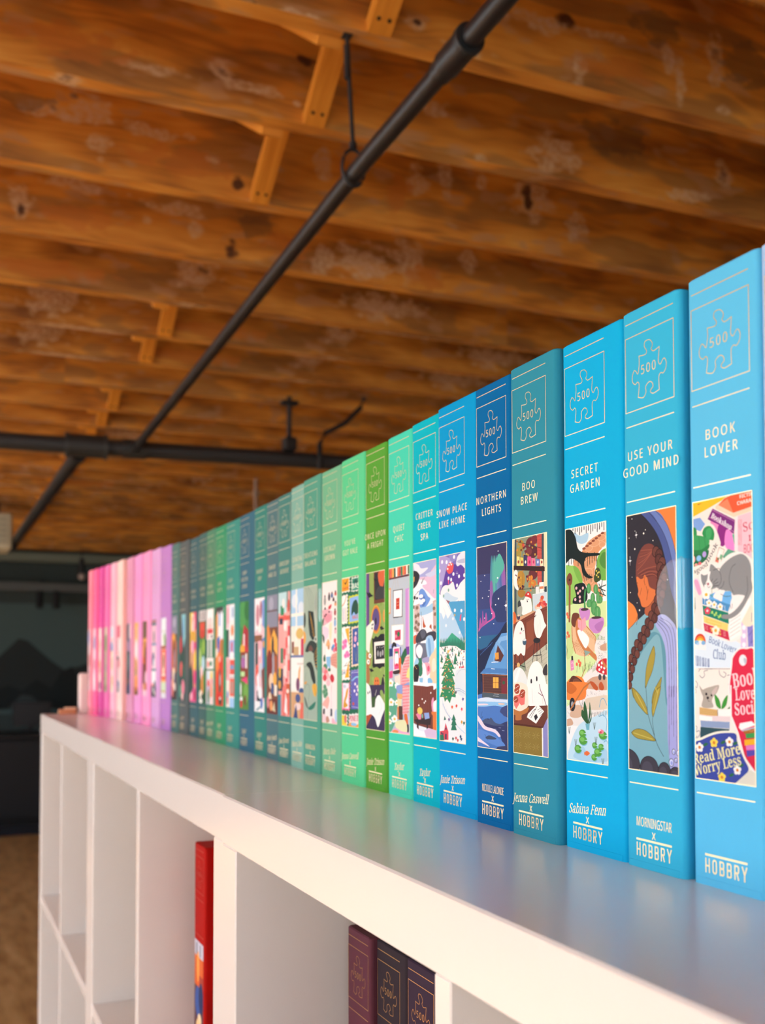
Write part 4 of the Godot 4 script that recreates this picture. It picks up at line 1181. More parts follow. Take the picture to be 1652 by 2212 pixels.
	["p","f0f2ee",[0,0,1000,0,1000,3310,0,3310]],["s","a9d0e4",[230,67,375,132,571,111,546,225,397,248,265,183]],["s","d9996a",[370,396,564,241,798,169,1025,147,1023,267,887,367,806,428,721,673,788,842,922,1027,670,944,412,762,197,521,272,429]],["e","ecc09a",[728,264,124,57]],["e","dca074",[728,264,114,52]],["e","ecc09a",[586,332,94,42]],["e","dca074",[586,332,85,36]],["e","ecc09a",[889,213,99,43]],["e","dca074",[889,213,90,37]],["e","ecc09a",[910,309,77,40]],["e","dca074",[910,309,68,35]],["e","ecc09a",[606,554,149,74]],["e","dca074",[606,554,140,69]],["e","ecc09a",[557,661,127,55]],["e","dca074",[557,661,118,49]],["e","ecc09a",[602,774,103,61]],["e","dca074",[602,774,94,56]],["e","ecc09a",[718,892,65,60]],["e","dca074",[718,892,55,55]],["e","8a4a34",[468,321,43,17,545,293,42,16,620,264,43,17,696,236,41,17,770,209,41,16,844,181,41,16,917,154,40,16]],["s","70b04c",[769,567,840,424,954,374,1044,402,1039,777,812,761]],["s","4f8c3c",[839,519,931,419,1043,469,1040,643,906,619]],["s","93c85e",[-56,572,147,534,318,587,417,734,442,959,463,1128,-68,1133]],["s","7ab44c",[196,549,318,587,417,734,387,816,267,695]],["s","14201e",[-32,60,128,14,254,133,323,310,491,381,829,420,805,451,525,451,475,571,561,691,685,739,579,748,437,680,368,528,154,433,22,485,-41,502]],["l","14201e",[16,195,-27,194,35]],["l","14201e",[16,252,-27,249,89]],["l","14201e",[16,308,-26,306,59]],["l","14201e",[16,364,-25,361,112]],["l","14201e",[16,419,-24,417,82]],["l","14201e",[16,474,-23,473,52]],
	["l","14201e",[16,529,-22,527,105]],["l","14201e",[16,583,-22,581,75]],["l","14201e",[16,637,-21,634,128]],["l","14201e",[16,691,-20,689,98]],["l","14201e",[16,744,-19,742,69]],["l","14201e",[16,797,-19,794,120]],["l","14201e",[16,849,-18,848,91]],["l","14201e",[16,901,-17,900,62]],["l","14201e",[16,953,-16,951,113]],["l","14201e",[16,1005,-15,1003,84]],["l","14201e",[13,26,336,23,450]],["l","14201e",[13,85,359,82,530]],["l","14201e",[13,145,381,142,511]],["l","14201e",[13,205,353,202,492]],["l","14201e",[13,263,375,262,473]],["l","14201e",[13,322,397,319,552]],["l","14201e",[13,380,369,377,533]],["l","14201e",[13,438,390,436,514]],["l","14201e",[13,495,412,493,495]],["l","14201e",[13,552,384,549,573]],["l","14201e",[13,609,406,606,554]],["l","14201e",[13,665,427,663,535]],["l","14201e",[13,721,400,719,517]],["l","14201e",[13,776,421,773,594]],["l","14201e",[12,449,681,448,736]],["l","14201e",[12,488,683,486,782]],["l","14201e",[12,526,686,524,772]],["l","14201e",[12,564,689,562,762]],["l","14201e",[12,602,692,600,752]],["l","14201e",[12,639,694,637,798]],["e","3a4a26",[790,678,65,61,812,748,64,61,766,758,65,62]],["e","e8d860",[763,660,16,12,795,692,16,12,771,720,17,13,808,747,16,13,825,681,16,12]],["l","1f4038",[14,822,844,946,1001]],["l","1f4038",[14,992,868,810,898,969,948]],["l","1f4038",[14,903,795,854,1009]],["l","1f4038",[14,786,951,979,1016]],["p","d2e8a4",[-68,1111,235,1082,1034,1087,1062,2408,-97,2446]],["p","d2e8a4",[-92,2216,1020,2194,1017,2359,-102,2658]],
	["s","c4dc90",[-23,1395,179,1372,197,1744,-7,1859]],["s","7a4632",[23,700,100,634,168,700,146,803,51,806]],["e","3a2018",[98,735,22,18]],["p","8c5a3c",[76,803,126,806,110,1344,65,1342]],["s","141a1e",[220,841,302,803,483,822,546,1007,454,1086,190,1080,199,1002,261,977]],["e","f2b8b8",[269,865,27,21,361,912,26,21,311,938,27,21,354,996,27,22,241,1026,27,21,358,1053,27,21,434,875,26,21]],["l","3c8a4c",[42,476,1199,475,1003,493,906]],["l","56a864",[8,467,1156,476,933]],["e","2c6a3c",[577,890,54,72]],["e","55a25c",[577,890,47,67]],["l","bfe0a8",[4,578,843,576,936]],["e","2c6a3c",[585,1099,68,58]],["e","55a25c",[585,1099,61,53]],["l","bfe0a8",[4,586,1061,585,1135]],["e","2c6a3c",[673,1034,54,77]],["e","55a25c",[673,1034,47,72]],["l","bfe0a8",[4,674,983,673,1084]],["e","2c6a3c",[745,910,53,66]],["e","55a25c",[745,910,46,61]],["l","bfe0a8",[4,746,868,745,951]],["e","2c6a3c",[842,1061,66,54]],["e","55a25c",[842,1061,59,49]],["l","bfe0a8",[4,843,1025,842,1095]],["e","2c6a3c",[797,1027,43,87]],["e","55a25c",[797,1027,36,82]],["l","bfe0a8",[4,798,969,796,1084]],["e","2c6a3c",[702,1167,76,102]],["e","55a25c",[702,1167,69,96]],["l","bfe0a8",[4,703,1099,701,1234]],["e","2c6a3c",[782,1239,76,91]],["e","55a25c",[782,1239,69,85]],["l","bfe0a8",[4,783,1178,781,1298]],["s","c98cca",[336,1167,465,1156,600,1193,574,1314,474,1332,373,1293]],["e","4a3438",[472,1177,95,20]],["s","c98cca",[569,1370,605,1308,758,1300,914,1312,926,1408,824,1513,684,1512,586,1440]],["e","4a3438",[753,1304,120,18]],
	["s","b577b8",[709,1416,895,1353,912,1422,812,1501]],["s","e4bd92",[144,1399,303,1359,485,1392,726,1562,716,1749,489,1834,233,1785,154,1615]],["l","b8794a",[5,169,1615,296,1760]],["l","b8794a",[5,160,1715,274,1602]],["l","b8794a",[5,214,1627,349,1774]],["l","b8794a",[5,200,1710,313,1597]],["l","b8794a",[5,258,1639,403,1789]],["l","b8794a",[5,240,1705,353,1592]],["l","b8794a",[5,303,1651,456,1803]],["l","b8794a",[5,279,1699,392,1587]],["l","b8794a",[5,346,1663,508,1817]],["l","b8794a",[5,319,1694,431,1582]],["l","b8794a",[5,390,1675,561,1832]],["l","b8794a",[5,358,1689,469,1578]],["l","b8794a",[5,507,1480,589,1566]],["l","b8794a",[5,559,1498,627,1580]],["l","b8794a",[5,611,1516,664,1595]],["l","b8794a",[5,663,1534,702,1610]],["l","b06a36",[14,149,1400,159,1615,236,1788]],["l","b06a36",[14,455,1704,474,2001,387,2130]],["l","b06a36",[12,485,1395,726,1562,716,1749]],["s","6e3a28",[136,1299,187,1218,325,1232,334,1306,259,1360,223,1419,144,1378]],["s","c97f4a",[249,1360,334,1285,401,1336,386,1477,469,1620,622,1748,933,1922,995,1986,897,1984,585,1815,430,1739,270,1560]],["c","c97f4a",[34,278,1403,299,1560,443,1676]],["s","fdfaf4",[289,1468,404,1470,577,1591,496,1722,391,1640,319,1553]],["p","f2a6b0",[299,1307,397,1329,487,1280,511,1421,386,1485,302,1418]],["l","c8606e",[5,397,1329,386,1477]],["l","c8606e",[4,328,1341,327,1419]],["p","8ca89c",[454,1747,614,1776,477,1834]],["s","e9e6e0",[777,1583,1029,1479,1062,2408,454,2428,411,2144,748,1902,704,1749]],
	["p","e9e6e0",[336,2208,1087,2193,1080,2770,-54,2833,-23,2566,258,2440]],["l","b8b4ac",[5,250,2462,269,2478]],["l","8c8a88",[5,382,2489,402,2505]],["l","d0ccc4",[5,640,2206,659,2222]],["l","b8b4ac",[5,15,2625,35,2642]],["l","8c8a88",[5,275,2301,295,2318]],["l","d0ccc4",[5,990,2400,1008,2416]],["l","b8b4ac",[5,838,2408,856,2424]],["l","8c8a88",[5,654,2249,672,2266]],["l","d0ccc4",[5,643,2613,662,2629]],["l","b8b4ac",[5,534,2553,553,2569]],["l","8c8a88",[5,685,2205,703,2222]],["l","d0ccc4",[5,763,2468,781,2484]],["l","b8b4ac",[5,319,2208,339,2212]],["l","8c8a88",[5,866,2406,884,2422]],["l","d0ccc4",[5,723,2615,742,2631]],["l","b8b4ac",[5,718,2637,737,2653]],["l","8c8a88",[5,405,2589,424,2606]],["l","d0ccc4",[5,455,2656,474,2672]],["l","b8b4ac",[5,882,2218,901,2234]],["l","8c8a88",[5,148,2295,168,2312]],["l","d0ccc4",[5,960,2385,978,2401]],["l","b8b4ac",[5,638,2326,657,2342]],["l","8c8a88",[5,520,2371,539,2388]],["l","d0ccc4",[5,363,2479,382,2496]],["l","b8b4ac",[5,593,2634,611,2650]],["l","8c8a88",[5,687,2642,706,2658]],["l","d0ccc4",[5,855,2665,873,2681]],["l","b8b4ac",[5,684,2254,703,2271]],["l","8c8a88",[5,858,2652,876,2668]],["l","d0ccc4",[5,902,2452,920,2468]],["l","b8b4ac",[5,724,2279,742,2295]],["l","8c8a88",[5,833,2457,851,2473]],["l","d0ccc4",[5,302,2211,321,2228]],["l","b8b4ac",[5,853,2665,871,2681]],["l","8c8a88",[5,94,2603,114,2619]],["l","d0ccc4",[5,428,2254,447,2271]],["l","b8b4ac",[5,305,2576,324,2593]],["l","8c8a88",[5,876,2197,894,2207]],
	["l","d0ccc4",[5,628,2202,647,2213]],["l","b8b4ac",[5,727,2339,746,2355]],["l","8c8a88",[5,878,2660,897,2676]],["l","d0ccc4",[5,515,2686,534,2702]],["l","b8b4ac",[5,326,2218,346,2235]],["l","8c8a88",[5,614,2202,633,2206]],["l","d0ccc4",[5,209,2392,228,2409]],["l","b8b4ac",[5,625,2253,644,2269]],["l","8c8a88",[5,45,2640,65,2656]],["l","d0ccc4",[5,322,2675,342,2691]],["l","b8b4ac",[5,897,2357,915,2374]],["l","8c8a88",[5,473,2442,492,2459]],["l","d0ccc4",[5,652,2475,671,2491]],["l","b8b4ac",[5,571,2490,590,2506]],["l","8c8a88",[5,937,2420,955,2436]],["l","d0ccc4",[5,442,2546,461,2563]],["l","b8b4ac",[5,252,2336,272,2353]],["l","8c8a88",[5,971,2426,989,2442]],["l","d0ccc4",[5,564,2203,583,2203]],["l","b8b4ac",[5,429,2474,448,2490]],["l","8c8a88",[5,25,2507,45,2524]],["l","d0ccc4",[5,647,2203,666,2220]],["l","b8b4ac",[5,639,2409,658,2425]],["l","8c8a88",[5,690,2349,708,2366]],["l","d0ccc4",[5,712,2544,731,2560]],["l","b8b4ac",[5,33,2215,53,2232]],["l","8c8a88",[5,682,2659,701,2675]],["l","d0ccc4",[5,263,2416,283,2433]],["l","b8b4ac",[5,605,2336,623,2353]],["l","8c8a88",[5,380,2338,400,2355]],["l","d0ccc4",[5,383,2484,402,2501]],["l","b8b4ac",[5,316,2373,335,2390]],["l","8c8a88",[5,781,2199,800,2200]],["l","d0ccc4",[5,580,2548,598,2564]],["l","b8b4ac",[5,327,2294,347,2311]],["l","8c8a88",[5,810,2289,828,2305]],["l","d0ccc4",[5,199,2407,218,2424]],["l","b8b4ac",[5,711,2223,729,2239]],["l","8c8a88",[5,338,2351,358,2368]],["l","d0ccc4",[5,836,2388,854,2405]],
	["l","b8b4ac",[5,859,2253,877,2269]],["l","8c8a88",[5,350,2514,369,2531]],["l","d0ccc4",[5,885,2394,903,2410]],["l","b8b4ac",[5,242,2243,261,2259]],["l","8c8a88",[5,546,2271,565,2288]],["l","d0ccc4",[5,808,2590,826,2606]],["l","b8b4ac",[5,198,2326,217,2343]],["l","8c8a88",[5,809,2493,827,2509]],["l","d0ccc4",[5,811,2343,830,2359]],["l","b8b4ac",[5,142,2335,162,2351]],["l","8c8a88",[5,800,2306,819,2322]],["l","d0ccc4",[5,362,2393,381,2410]],["l","b8b4ac",[5,435,2387,455,2403]],["l","8c8a88",[5,921,2246,939,2262]],["l","d0ccc4",[5,3,2681,23,2698]],["l","b8b4ac",[5,876,2663,894,2679]],["l","8c8a88",[5,445,2665,464,2681]],["l","d0ccc4",[5,927,2278,946,2294]],["l","b8b4ac",[5,749,2593,768,2609]],["l","8c8a88",[5,672,2434,690,2451]],["l","d0ccc4",[5,304,2355,323,2371]],["l","b8b4ac",[5,245,2215,264,2232]],["l","8c8a88",[5,603,2320,621,2336]],["l","d0ccc4",[5,818,2198,837,2209]],["l","b8b4ac",[5,901,2514,919,2530]],["l","8c8a88",[5,918,2615,936,2631]],["l","d0ccc4",[5,897,2456,916,2472]],["l","b8b4ac",[5,16,2577,36,2593]],["l","8c8a88",[5,185,2336,205,2353]],["l","d0ccc4",[5,672,2437,690,2453]],["l","b8b4ac",[5,423,2660,442,2676]],["l","8c8a88",[5,624,2346,642,2362]],["l","d0ccc4",[5,262,2627,281,2644]],["l","b8b4ac",[5,488,2576,507,2592]],["l","8c8a88",[5,369,2280,388,2297]],["l","d0ccc4",[5,545,2592,564,2608]],["l","b8b4ac",[5,180,2595,200,2611]],["l","8c8a88",[5,916,2570,935,2586]],["l","d0ccc4",[5,830,2198,848,2198]],["l","b8b4ac",[5,636,2611,655,2627]],
	["l","8c8a88",[5,59,2325,79,2342]],["l","d0ccc4",[5,282,2452,302,2468]],["l","b8b4ac",[5,437,2419,456,2436]],["l","8c8a88",[5,786,2199,804,2199]],["l","d0ccc4",[5,66,2249,86,2266]],["l","b8b4ac",[5,140,2217,159,2234]],["l","8c8a88",[5,966,2592,984,2608]],["l","d0ccc4",[5,95,2445,115,2462]],["l","b8b4ac",[5,331,2341,351,2358]],["l","8c8a88",[5,365,2511,384,2527]],["l","d0ccc4",[5,600,2356,618,2373]],["l","b8b4ac",[5,205,2352,224,2369]],["l","8c8a88",[5,132,2471,152,2488]],["l","d0ccc4",[5,725,2363,743,2379]],["l","b8b4ac",[5,91,2276,110,2293]],["l","8c8a88",[5,387,2488,407,2505]],["l","d0ccc4",[5,788,2361,806,2377]],["l","b8b4ac",[5,805,2483,823,2499]],["l","8c8a88",[5,446,2368,465,2384]],["l","d0ccc4",[5,508,2535,527,2552]],["l","b8b4ac",[5,433,2532,452,2549]],["l","8c8a88",[5,476,2302,495,2318]],["l","d0ccc4",[5,546,2529,565,2546]],["l","b8b4ac",[5,80,2405,100,2422]],["l","8c8a88",[5,436,2628,455,2644]],["l","d0ccc4",[5,933,2354,951,2370]],["l","b8b4ac",[5,896,2563,914,2579]],["l","8c8a88",[5,275,2420,295,2437]],["l","d0ccc4",[5,129,2607,149,2624]],["l","b8b4ac",[5,669,2622,687,2638]],["l","8c8a88",[5,795,2506,813,2522]],["l","d0ccc4",[5,740,2455,758,2471]],["l","b8b4ac",[5,794,1787,813,1801]],["l","7a7a7a",[5,775,1663,794,1677]],["l","b8b4ac",[5,934,1638,952,1652]],["l","7a7a7a",[5,794,1651,812,1665]],["l","b8b4ac",[5,956,1675,974,1689]],["l","7a7a7a",[5,777,1857,795,1871]],["l","b8b4ac",[5,796,1857,814,1871]],["l","7a7a7a",[5,911,1856,929,1870]],
	["l","b8b4ac",[5,969,1785,986,1799]],["l","7a7a7a",[5,939,1637,957,1651]],["l","b8b4ac",[5,932,1767,950,1781]],["l","7a7a7a",[5,923,1656,941,1670]],["l","b8b4ac",[5,926,1882,944,1896]],["l","7a7a7a",[5,786,1713,804,1727]],["l","b8b4ac",[5,888,1853,906,1867]],["l","7a7a7a",[5,824,1674,842,1688]],["l","b8b4ac",[5,824,1795,842,1809]],["l","7a7a7a",[5,928,1734,946,1748]],["l","b8b4ac",[5,850,1735,869,1749]],["l","7a7a7a",[5,846,1740,864,1754]],["l","b8b4ac",[5,790,1763,808,1777]],["l","7a7a7a",[5,974,1740,992,1754]],["l","b8b4ac",[5,929,1671,947,1685]],["l","7a7a7a",[5,915,1834,934,1848]],["l","b8b4ac",[5,912,1768,930,1782]],["l","7a7a7a",[5,872,1802,891,1816]],["l","b8b4ac",[5,959,1667,977,1681]],["l","7a7a7a",[5,791,1831,810,1845]],["l","b8b4ac",[5,962,1769,980,1782]],["l","7a7a7a",[5,863,1823,881,1837]],["l","b8b4ac",[5,812,1698,830,1712]],["l","7a7a7a",[5,813,1787,831,1801]],["l","b8b4ac",[5,840,1689,858,1703]],["l","7a7a7a",[5,915,1888,933,1902]],["l","b8b4ac",[5,833,1820,851,1834]],["l","7a7a7a",[5,858,1860,876,1874]],["l","b8b4ac",[5,895,1699,913,1713]],["l","7a7a7a",[5,820,1631,838,1645]],["l","b8b4ac",[5,874,1731,892,1745]],["l","7a7a7a",[5,809,1725,827,1739]],["l","b8b4ac",[5,837,1838,856,1852]],["l","7a7a7a",[5,800,1899,818,1913]],["l","b8b4ac",[5,873,1790,891,1804]],["l","7a7a7a",[5,869,1855,888,1869]],["l","b8b4ac",[5,941,1779,959,1793]],["l","7a7a7a",[5,872,1824,890,1838]],["l","b8b4ac",[5,951,1737,969,1751]],["l","7a7a7a",[5,924,1891,942,1904]],
	["l","b8b4ac",[5,872,1688,890,1702]],["l","7a7a7a",[5,821,1823,840,1837]],["l","b8b4ac",[5,910,1889,928,1903]],["l","7a7a7a",[5,949,1693,967,1707]],["l","b8b4ac",[5,814,1696,832,1710]],["l","7a7a7a",[5,810,1819,828,1833]],["l","b8b4ac",[5,949,1873,967,1886]],["l","7a7a7a",[5,823,1864,841,1878]],["l","b8b4ac",[5,839,1741,857,1755]],["l","7a7a7a",[5,925,1650,943,1664]],["l","b8b4ac",[5,791,1855,809,1868]],["l","7a7a7a",[5,835,1724,853,1737]],["s","c9a184",[844,1695,1027,1656,1025,1751,866,1757]],["s","c9a184",[408,2272,651,2126,1020,2127,1018,2288,577,2289]],["s","d4b296",[77,2665,176,2547,330,2521,463,2590,339,2689,152,2705]],["s","dccdb6",[483,2432,694,2394,1017,2373,1015,2539,524,2576,489,2503]],["s","cfa88c",[-53,2759,102,2722,163,2792,74,2826,-54,2833]],["l","4f8c3c",[7,412,2058,399,1973]],["l","3c6e34",[7,437,2047,448,1953]],["l","4f8c3c",[7,461,2035,497,1933]],["l","3c6e34",[7,486,2024,473,1913]],["l","4f8c3c",[7,510,2012,520,1973]],["l","3c6e34",[7,533,2057,568,1953]],["l","4f8c3c",[7,557,2046,545,1933]],["l","3c6e34",[7,581,2034,593,1913]],["l","4f8c3c",[7,605,2023,639,1972]],["l","3c6e34",[7,629,2011,616,1952]],["l","4f8c3c",[7,652,2056,663,1933]],["l","3c6e34",[7,676,2044,711,1913]],["l","4f8c3c",[7,699,2033,686,1972]],["l","3c6e34",[7,723,2022,734,1952]],["l","4f8c3c",[7,747,2010,780,1932]],["l","3c6e34",[7,769,2055,757,1913]],["l","4f8c3c",[7,793,2043,803,1971]],["l","3c6e34",[7,816,2032,850,1951]],["l","4f8c3c",[7,839,2021,827,1932]],
	["l","3c6e34",[7,863,2009,873,1913]],["l","4f8c3c",[7,885,2053,918,1970]],["l","3c6e34",[7,908,2042,896,1951]],["l","4f8c3c",[7,753,1610,740,1527]],["l","4f8c3c",[7,774,1611,780,1534]],["l","4f8c3c",[7,795,1611,819,1540]],["l","4f8c3c",[7,815,1612,803,1545]],["l","4f8c3c",[7,836,1612,842,1551]],["l","4f8c3c",[7,857,1612,881,1558]],["l","4f8c3c",[7,878,1613,864,1563]],["l","4f8c3c",[7,898,1613,903,1569]],["l","4f8c3c",[7,919,1613,942,1575]],["l","4f8c3c",[7,939,1614,926,1581]],["s","c92c3a",[747,1985,837,1891,1024,1881,1021,2073,873,2074,751,2034]],["e","fff6ee",[806,1957,23,20,875,1929,23,20,931,1998,23,19,816,2020,23,19,908,2053,23,20,863,1985,23,19]],["s","c97f4a",[865,1874,933,1922,1000,1984,932,1987]],["e","4a4a50",[826,2123,37,42,925,2122,32,39]],["s","b8562a",[583,2190,673,2193,778,2264,754,2306,672,2280]],["s","b8562a",[802,2221,860,2185,923,2260,881,2303,812,2284]],["p","e090ba",[99,1891,184,1881,201,2020,111,2041]],["p","1c1c22",[127,1830,170,1826,176,1888,129,1894]],["c","fbe6f0",[6,123,1931,173,1928,177,1989,132,1995]],["e","e06a4a",[317,1902,27,26,354,1931,27,25,267,1945,27,26,341,1959,27,26,39,1497,27,26,4,1554,28,26,71,1541,27,26,32,1223,28,26,56,1267,28,26]],["l","3f7a3c",[6,265,2060,279,1960]],["l","3f7a3c",[6,340,2016,341,1945]],["l","1f3c34",[12,-15,1612,21,1743,-2,1859]],["s","e8843a",[-55,2283,63,2164,264,2110,447,2179,454,2428,-59,2445]],["s","5a3222",[3,2311,114,2134,239,2118,414,2208,261,2290,58,2368]],
	["s","7a4a34",[163,2177,263,2146,361,2202,211,2262]],["s","e8843a",[-66,2215,530,2204,431,2363,258,2447,58,2403,-69,2333]],["s","c86a2a",[-41,2215,112,2212,260,2295,109,2372,-43,2303]],["e","22242a",[146,2519,75,96]],["e","9aa0a4",[146,2519,35,44]],["l","b8703c",[26,578,2203,433,2277,94,2594]],["l","8c9094",[8,307,2438,379,2565]],["l","8c9094",[8,418,2420,379,2565]],["s","c2e2ee",[38,3329,115,3043,275,2832,449,2736,689,2668,1059,2606,1050,3340,559,3342]],["s","a8d2e6",[167,3230,393,3096,561,3199,916,3086,1005,3247,560,3299,241,3282]],["l","6a6a68",[9,571,2628,570,2670]],["l","6a6a68",[9,609,2623,609,2654]],["l","6a6a68",[9,648,2619,647,2638]],["l","6a6a68",[9,685,2614,685,2665]],["l","6a6a68",[9,723,2610,723,2649]],["l","6a6a68",[9,761,2605,760,2633]],["l","6a6a68",[9,798,2601,797,2660]],["l","6a6a68",[9,835,2596,835,2644]],["l","6a6a68",[9,872,2592,872,2628]],["l","6a6a68",[9,909,2587,908,2654]],["l","6a6a68",[9,946,2583,945,2639]],["l","6a6a68",[9,983,2579,982,2623]],["s","2c5a34",[532,2786,376,2680,391,2581,486,2674]],["s","2c5a34",[532,2786,427,2606,454,2462,519,2616]],["s","2c5a34",[532,2786,559,2614,579,2469,600,2626]],["s","2c5a34",[540,2786,606,2669,624,2576,613,2711]],["p","6fb4c4",[467,2773,574,2770,558,2859,495,2863]],["e","7fc0d8",[406,2930,85,54]],["e","55a03c",[397,2916,85,55]],["e","7cc45c",[380,2906,47,27]],["p","c2e2ee",[421,2914,492,2901,489,2922]],["e","7fc0d8",[417,3025,102,64]],["e","55a03c",[407,3012,102,63]],["e","7cc45c",[387,3000,56,32]],
	["p","c2e2ee",[436,3010,519,2996,516,3016]],["e","7fc0d8",[291,3155,87,58]],["e","55a03c",[281,3141,87,58]],["e","7cc45c",[264,3131,48,29]],["p","c2e2ee",[306,3139,378,3125,375,3145]],["e","7fc0d8",[699,3077,64,42]],["e","55a03c",[690,3063,64,43]],["e","7cc45c",[677,3056,36,21]],["p","c2e2ee",[709,3062,763,3050,761,3070]],["e","7fc0d8",[851,3088,65,45]],["e","55a03c",[842,3075,65,45]],["e","7cc45c",[829,3067,36,22]],["p","c2e2ee",[861,3074,916,3061,914,3081]],["e","7fc0d8",[773,3168,89,56]],["e","55a03c",[764,3154,89,57]],["e","7cc45c",[746,3144,49,29]],["p","c2e2ee",[790,3152,862,3138,860,3158]],["e","7fc0d8",[683,3243,66,45]],["e","55a03c",[673,3229,66,46]],["e","7cc45c",[660,3221,37,23]],["p","c2e2ee",[692,3228,749,3215,746,3235]],["e","7fc0d8",[893,2927,96,56]],["e","55a03c",[884,2914,96,56]],["e","7cc45c",[865,2904,53,28]],["p","c2e2ee",[912,2912,990,2899,987,2918]],["e","f2889a",[841,2865,69,30]],["e","fbe0e4",[808,2855,28,23]],["e","d8485e",[831,2875,28,17]],["s","e87038",[436,3183,502,3152,571,3183,501,3218,452,3207]],["p","e87038",[453,3193,429,3163,435,3226]],["c","5aa4c8",[10,808,2533,845,2434,914,2415,981,2499]],["c","5aa4c8",[10,807,2659,899,2638,979,2706,961,2846]],["c","5aa4c8",[10,906,3003,975,2984,1008,3079]],["l","1f3c34",[5,225,3109,192,3009]],["l","1f3c34",[5,225,3109,214,3007]],["l","1f3c34",[5,225,3109,237,3006]],["l","1f3c34",[5,225,3109,259,3004]],["l","1f3c34",[5,719,3044,687,2947]],["l","1f3c34",[5,719,3044,708,2946]],
	["l","1f3c34",[5,719,3044,730,2945]],["l","1f3c34",[5,719,3044,751,2943]],["l","1f3c34",[5,686,2848,655,2751]],["l","1f3c34",[5,686,2848,676,2750]],["l","1f3c34",[5,686,2848,697,2749]],["l","1f3c34",[5,686,2848,719,2748]],["l","1f3c34",[5,878,3328,847,3232]],["l","1f3c34",[5,878,3328,868,3230]],["l","1f3c34",[5,878,3328,889,3229]],["l","1f3c34",[5,878,3328,909,3227]],["l","1f3c34",[5,59,2944,25,2843]],["l","1f3c34",[5,59,2944,48,2842]],["l","1f3c34",[5,59,2944,71,2841]],["l","1f3c34",[5,59,2944,94,2839]],],
	"boo_brew": [
	["p","87967c",[0,0,1000,0,1000,3310,0,3310]],["e","b08a34",[248,124,101,91]],["e","a8923c",[188,224,76,108]],["e","6a2c34",[534,124,139,105]],["e","5a2830",[616,252,138,90]],["e","7a3a38",[476,238,101,60]],["e","7a3036",[646,77,99,74]],["e","b88a34",[239,643,127,138]],["e","a87a30",[264,844,115,76]],["e","6a2e34",[610,581,133,90]],["e","d07a34",[580,729,111,60]],["e","8c3c34",[469,645,56,60]],["e","d85a3c",[321,116,40,31]],["e","e08a34",[553,637,45,36]],["e","c8a040",[500,626,22,18]],["e","6a2c34",[599,790,22,18]],["e","8a9a70",[566,772,23,18]],["e","d88a3c",[144,377,24,18]],["e","5a2830",[689,569,22,18]],["e","c8a040",[671,152,22,18]],["e","6a2c34",[415,229,22,19]],["e","8a9a70",[455,490,22,18]],["e","d88a3c",[138,178,24,18]],["e","5a2830",[291,748,23,19]],["e","c8a040",[591,180,23,18]],["e","6a2c34",[610,165,22,18]],["e","8a9a70",[505,145,22,18]],["e","d88a3c",[121,700,24,19]],["e","5a2830",[259,189,23,18]],["e","c8a040",[708,744,23,17]],["e","6a2c34",[296,785,23,18]],["e","8a9a70",[451,572,22,18]],["e","d88a3c",[245,765,23,18]],["e","5a2830",[537,805,22,18]],["e","c8a040",[664,295,22,18]],["e","6a2c34",[351,159,23,19]],["e","8a9a70",[222,66,23,18]],["e","d88a3c",[309,501,23,18]],["e","5a2830",[125,545,24,19]],["e","c8a040",[335,271,23,19]],["e","6a2c34",[618,432,22,18]],["e","8a9a70",[319,405,23,19]],["e","d88a3c",[557,96,22,18]],["e","5a2830",[715,87,21,18]],["e","c8a040",[573,712,23,18]],["e","6a2c34",[132,634,24,18]],["e","8a9a70",[348,485,23,18]],
	["e","d88a3c",[138,42,24,18]],["e","5a2830",[230,775,24,19]],["e","c8a040",[243,617,23,18]],["e","6a2c34",[677,795,22,18]],["e","8a9a70",[338,307,23,18]],["e","d88a3c",[441,648,22,18]],["e","5a2830",[189,607,23,18]],["e","c8a040",[601,726,22,18]],["e","6a2c34",[142,762,23,18]],["e","8a9a70",[184,281,24,18]],["e","d88a3c",[490,764,23,18]],["e","5a2830",[328,757,23,18]],["e","c8a040",[459,286,23,18]],["e","6a2c34",[324,166,23,18]],["e","8a9a70",[179,128,24,18]],["e","d88a3c",[535,829,23,18]],["e","5a2830",[232,54,23,18]],["e","c8a040",[715,482,22,17]],["e","6a2c34",[377,218,23,18]],["e","8a9a70",[481,691,23,18]],["e","d88a3c",[404,366,23,18]],["e","5a2830",[154,739,23,18]],["e","c8a040",[146,400,24,18]],["e","6a2c34",[634,162,22,18]],["e","8a9a70",[561,794,23,18]],["e","d88a3c",[503,662,23,19]],["e","5a2830",[192,357,24,18]],["e","c8a040",[212,686,24,18]],["e","6a2c34",[307,382,23,18]],["e","8a9a70",[718,729,22,18]],["e","d88a3c",[710,419,22,18]],["e","5a2830",[419,610,23,18]],["e","c8a040",[420,265,23,18]],["e","6a2c34",[377,147,23,18]],["e","8a9a70",[349,810,23,18]],["e","d88a3c",[698,552,22,18]],["e","5a2830",[432,303,22,18]],["p","c9564a",[725,-3,861,-2,855,756,730,755]],["l","a8403a",[4,730,30,866,40]],["l","a8403a",[4,729,83,865,92]],["l","a8403a",[4,728,136,864,145]],["l","a8403a",[4,727,190,863,198]],["l","a8403a",[4,726,243,863,251]],["l","a8403a",[4,726,296,862,304]],["l","a8403a",[4,725,350,861,357]],["l","a8403a",[4,724,403,860,410]],
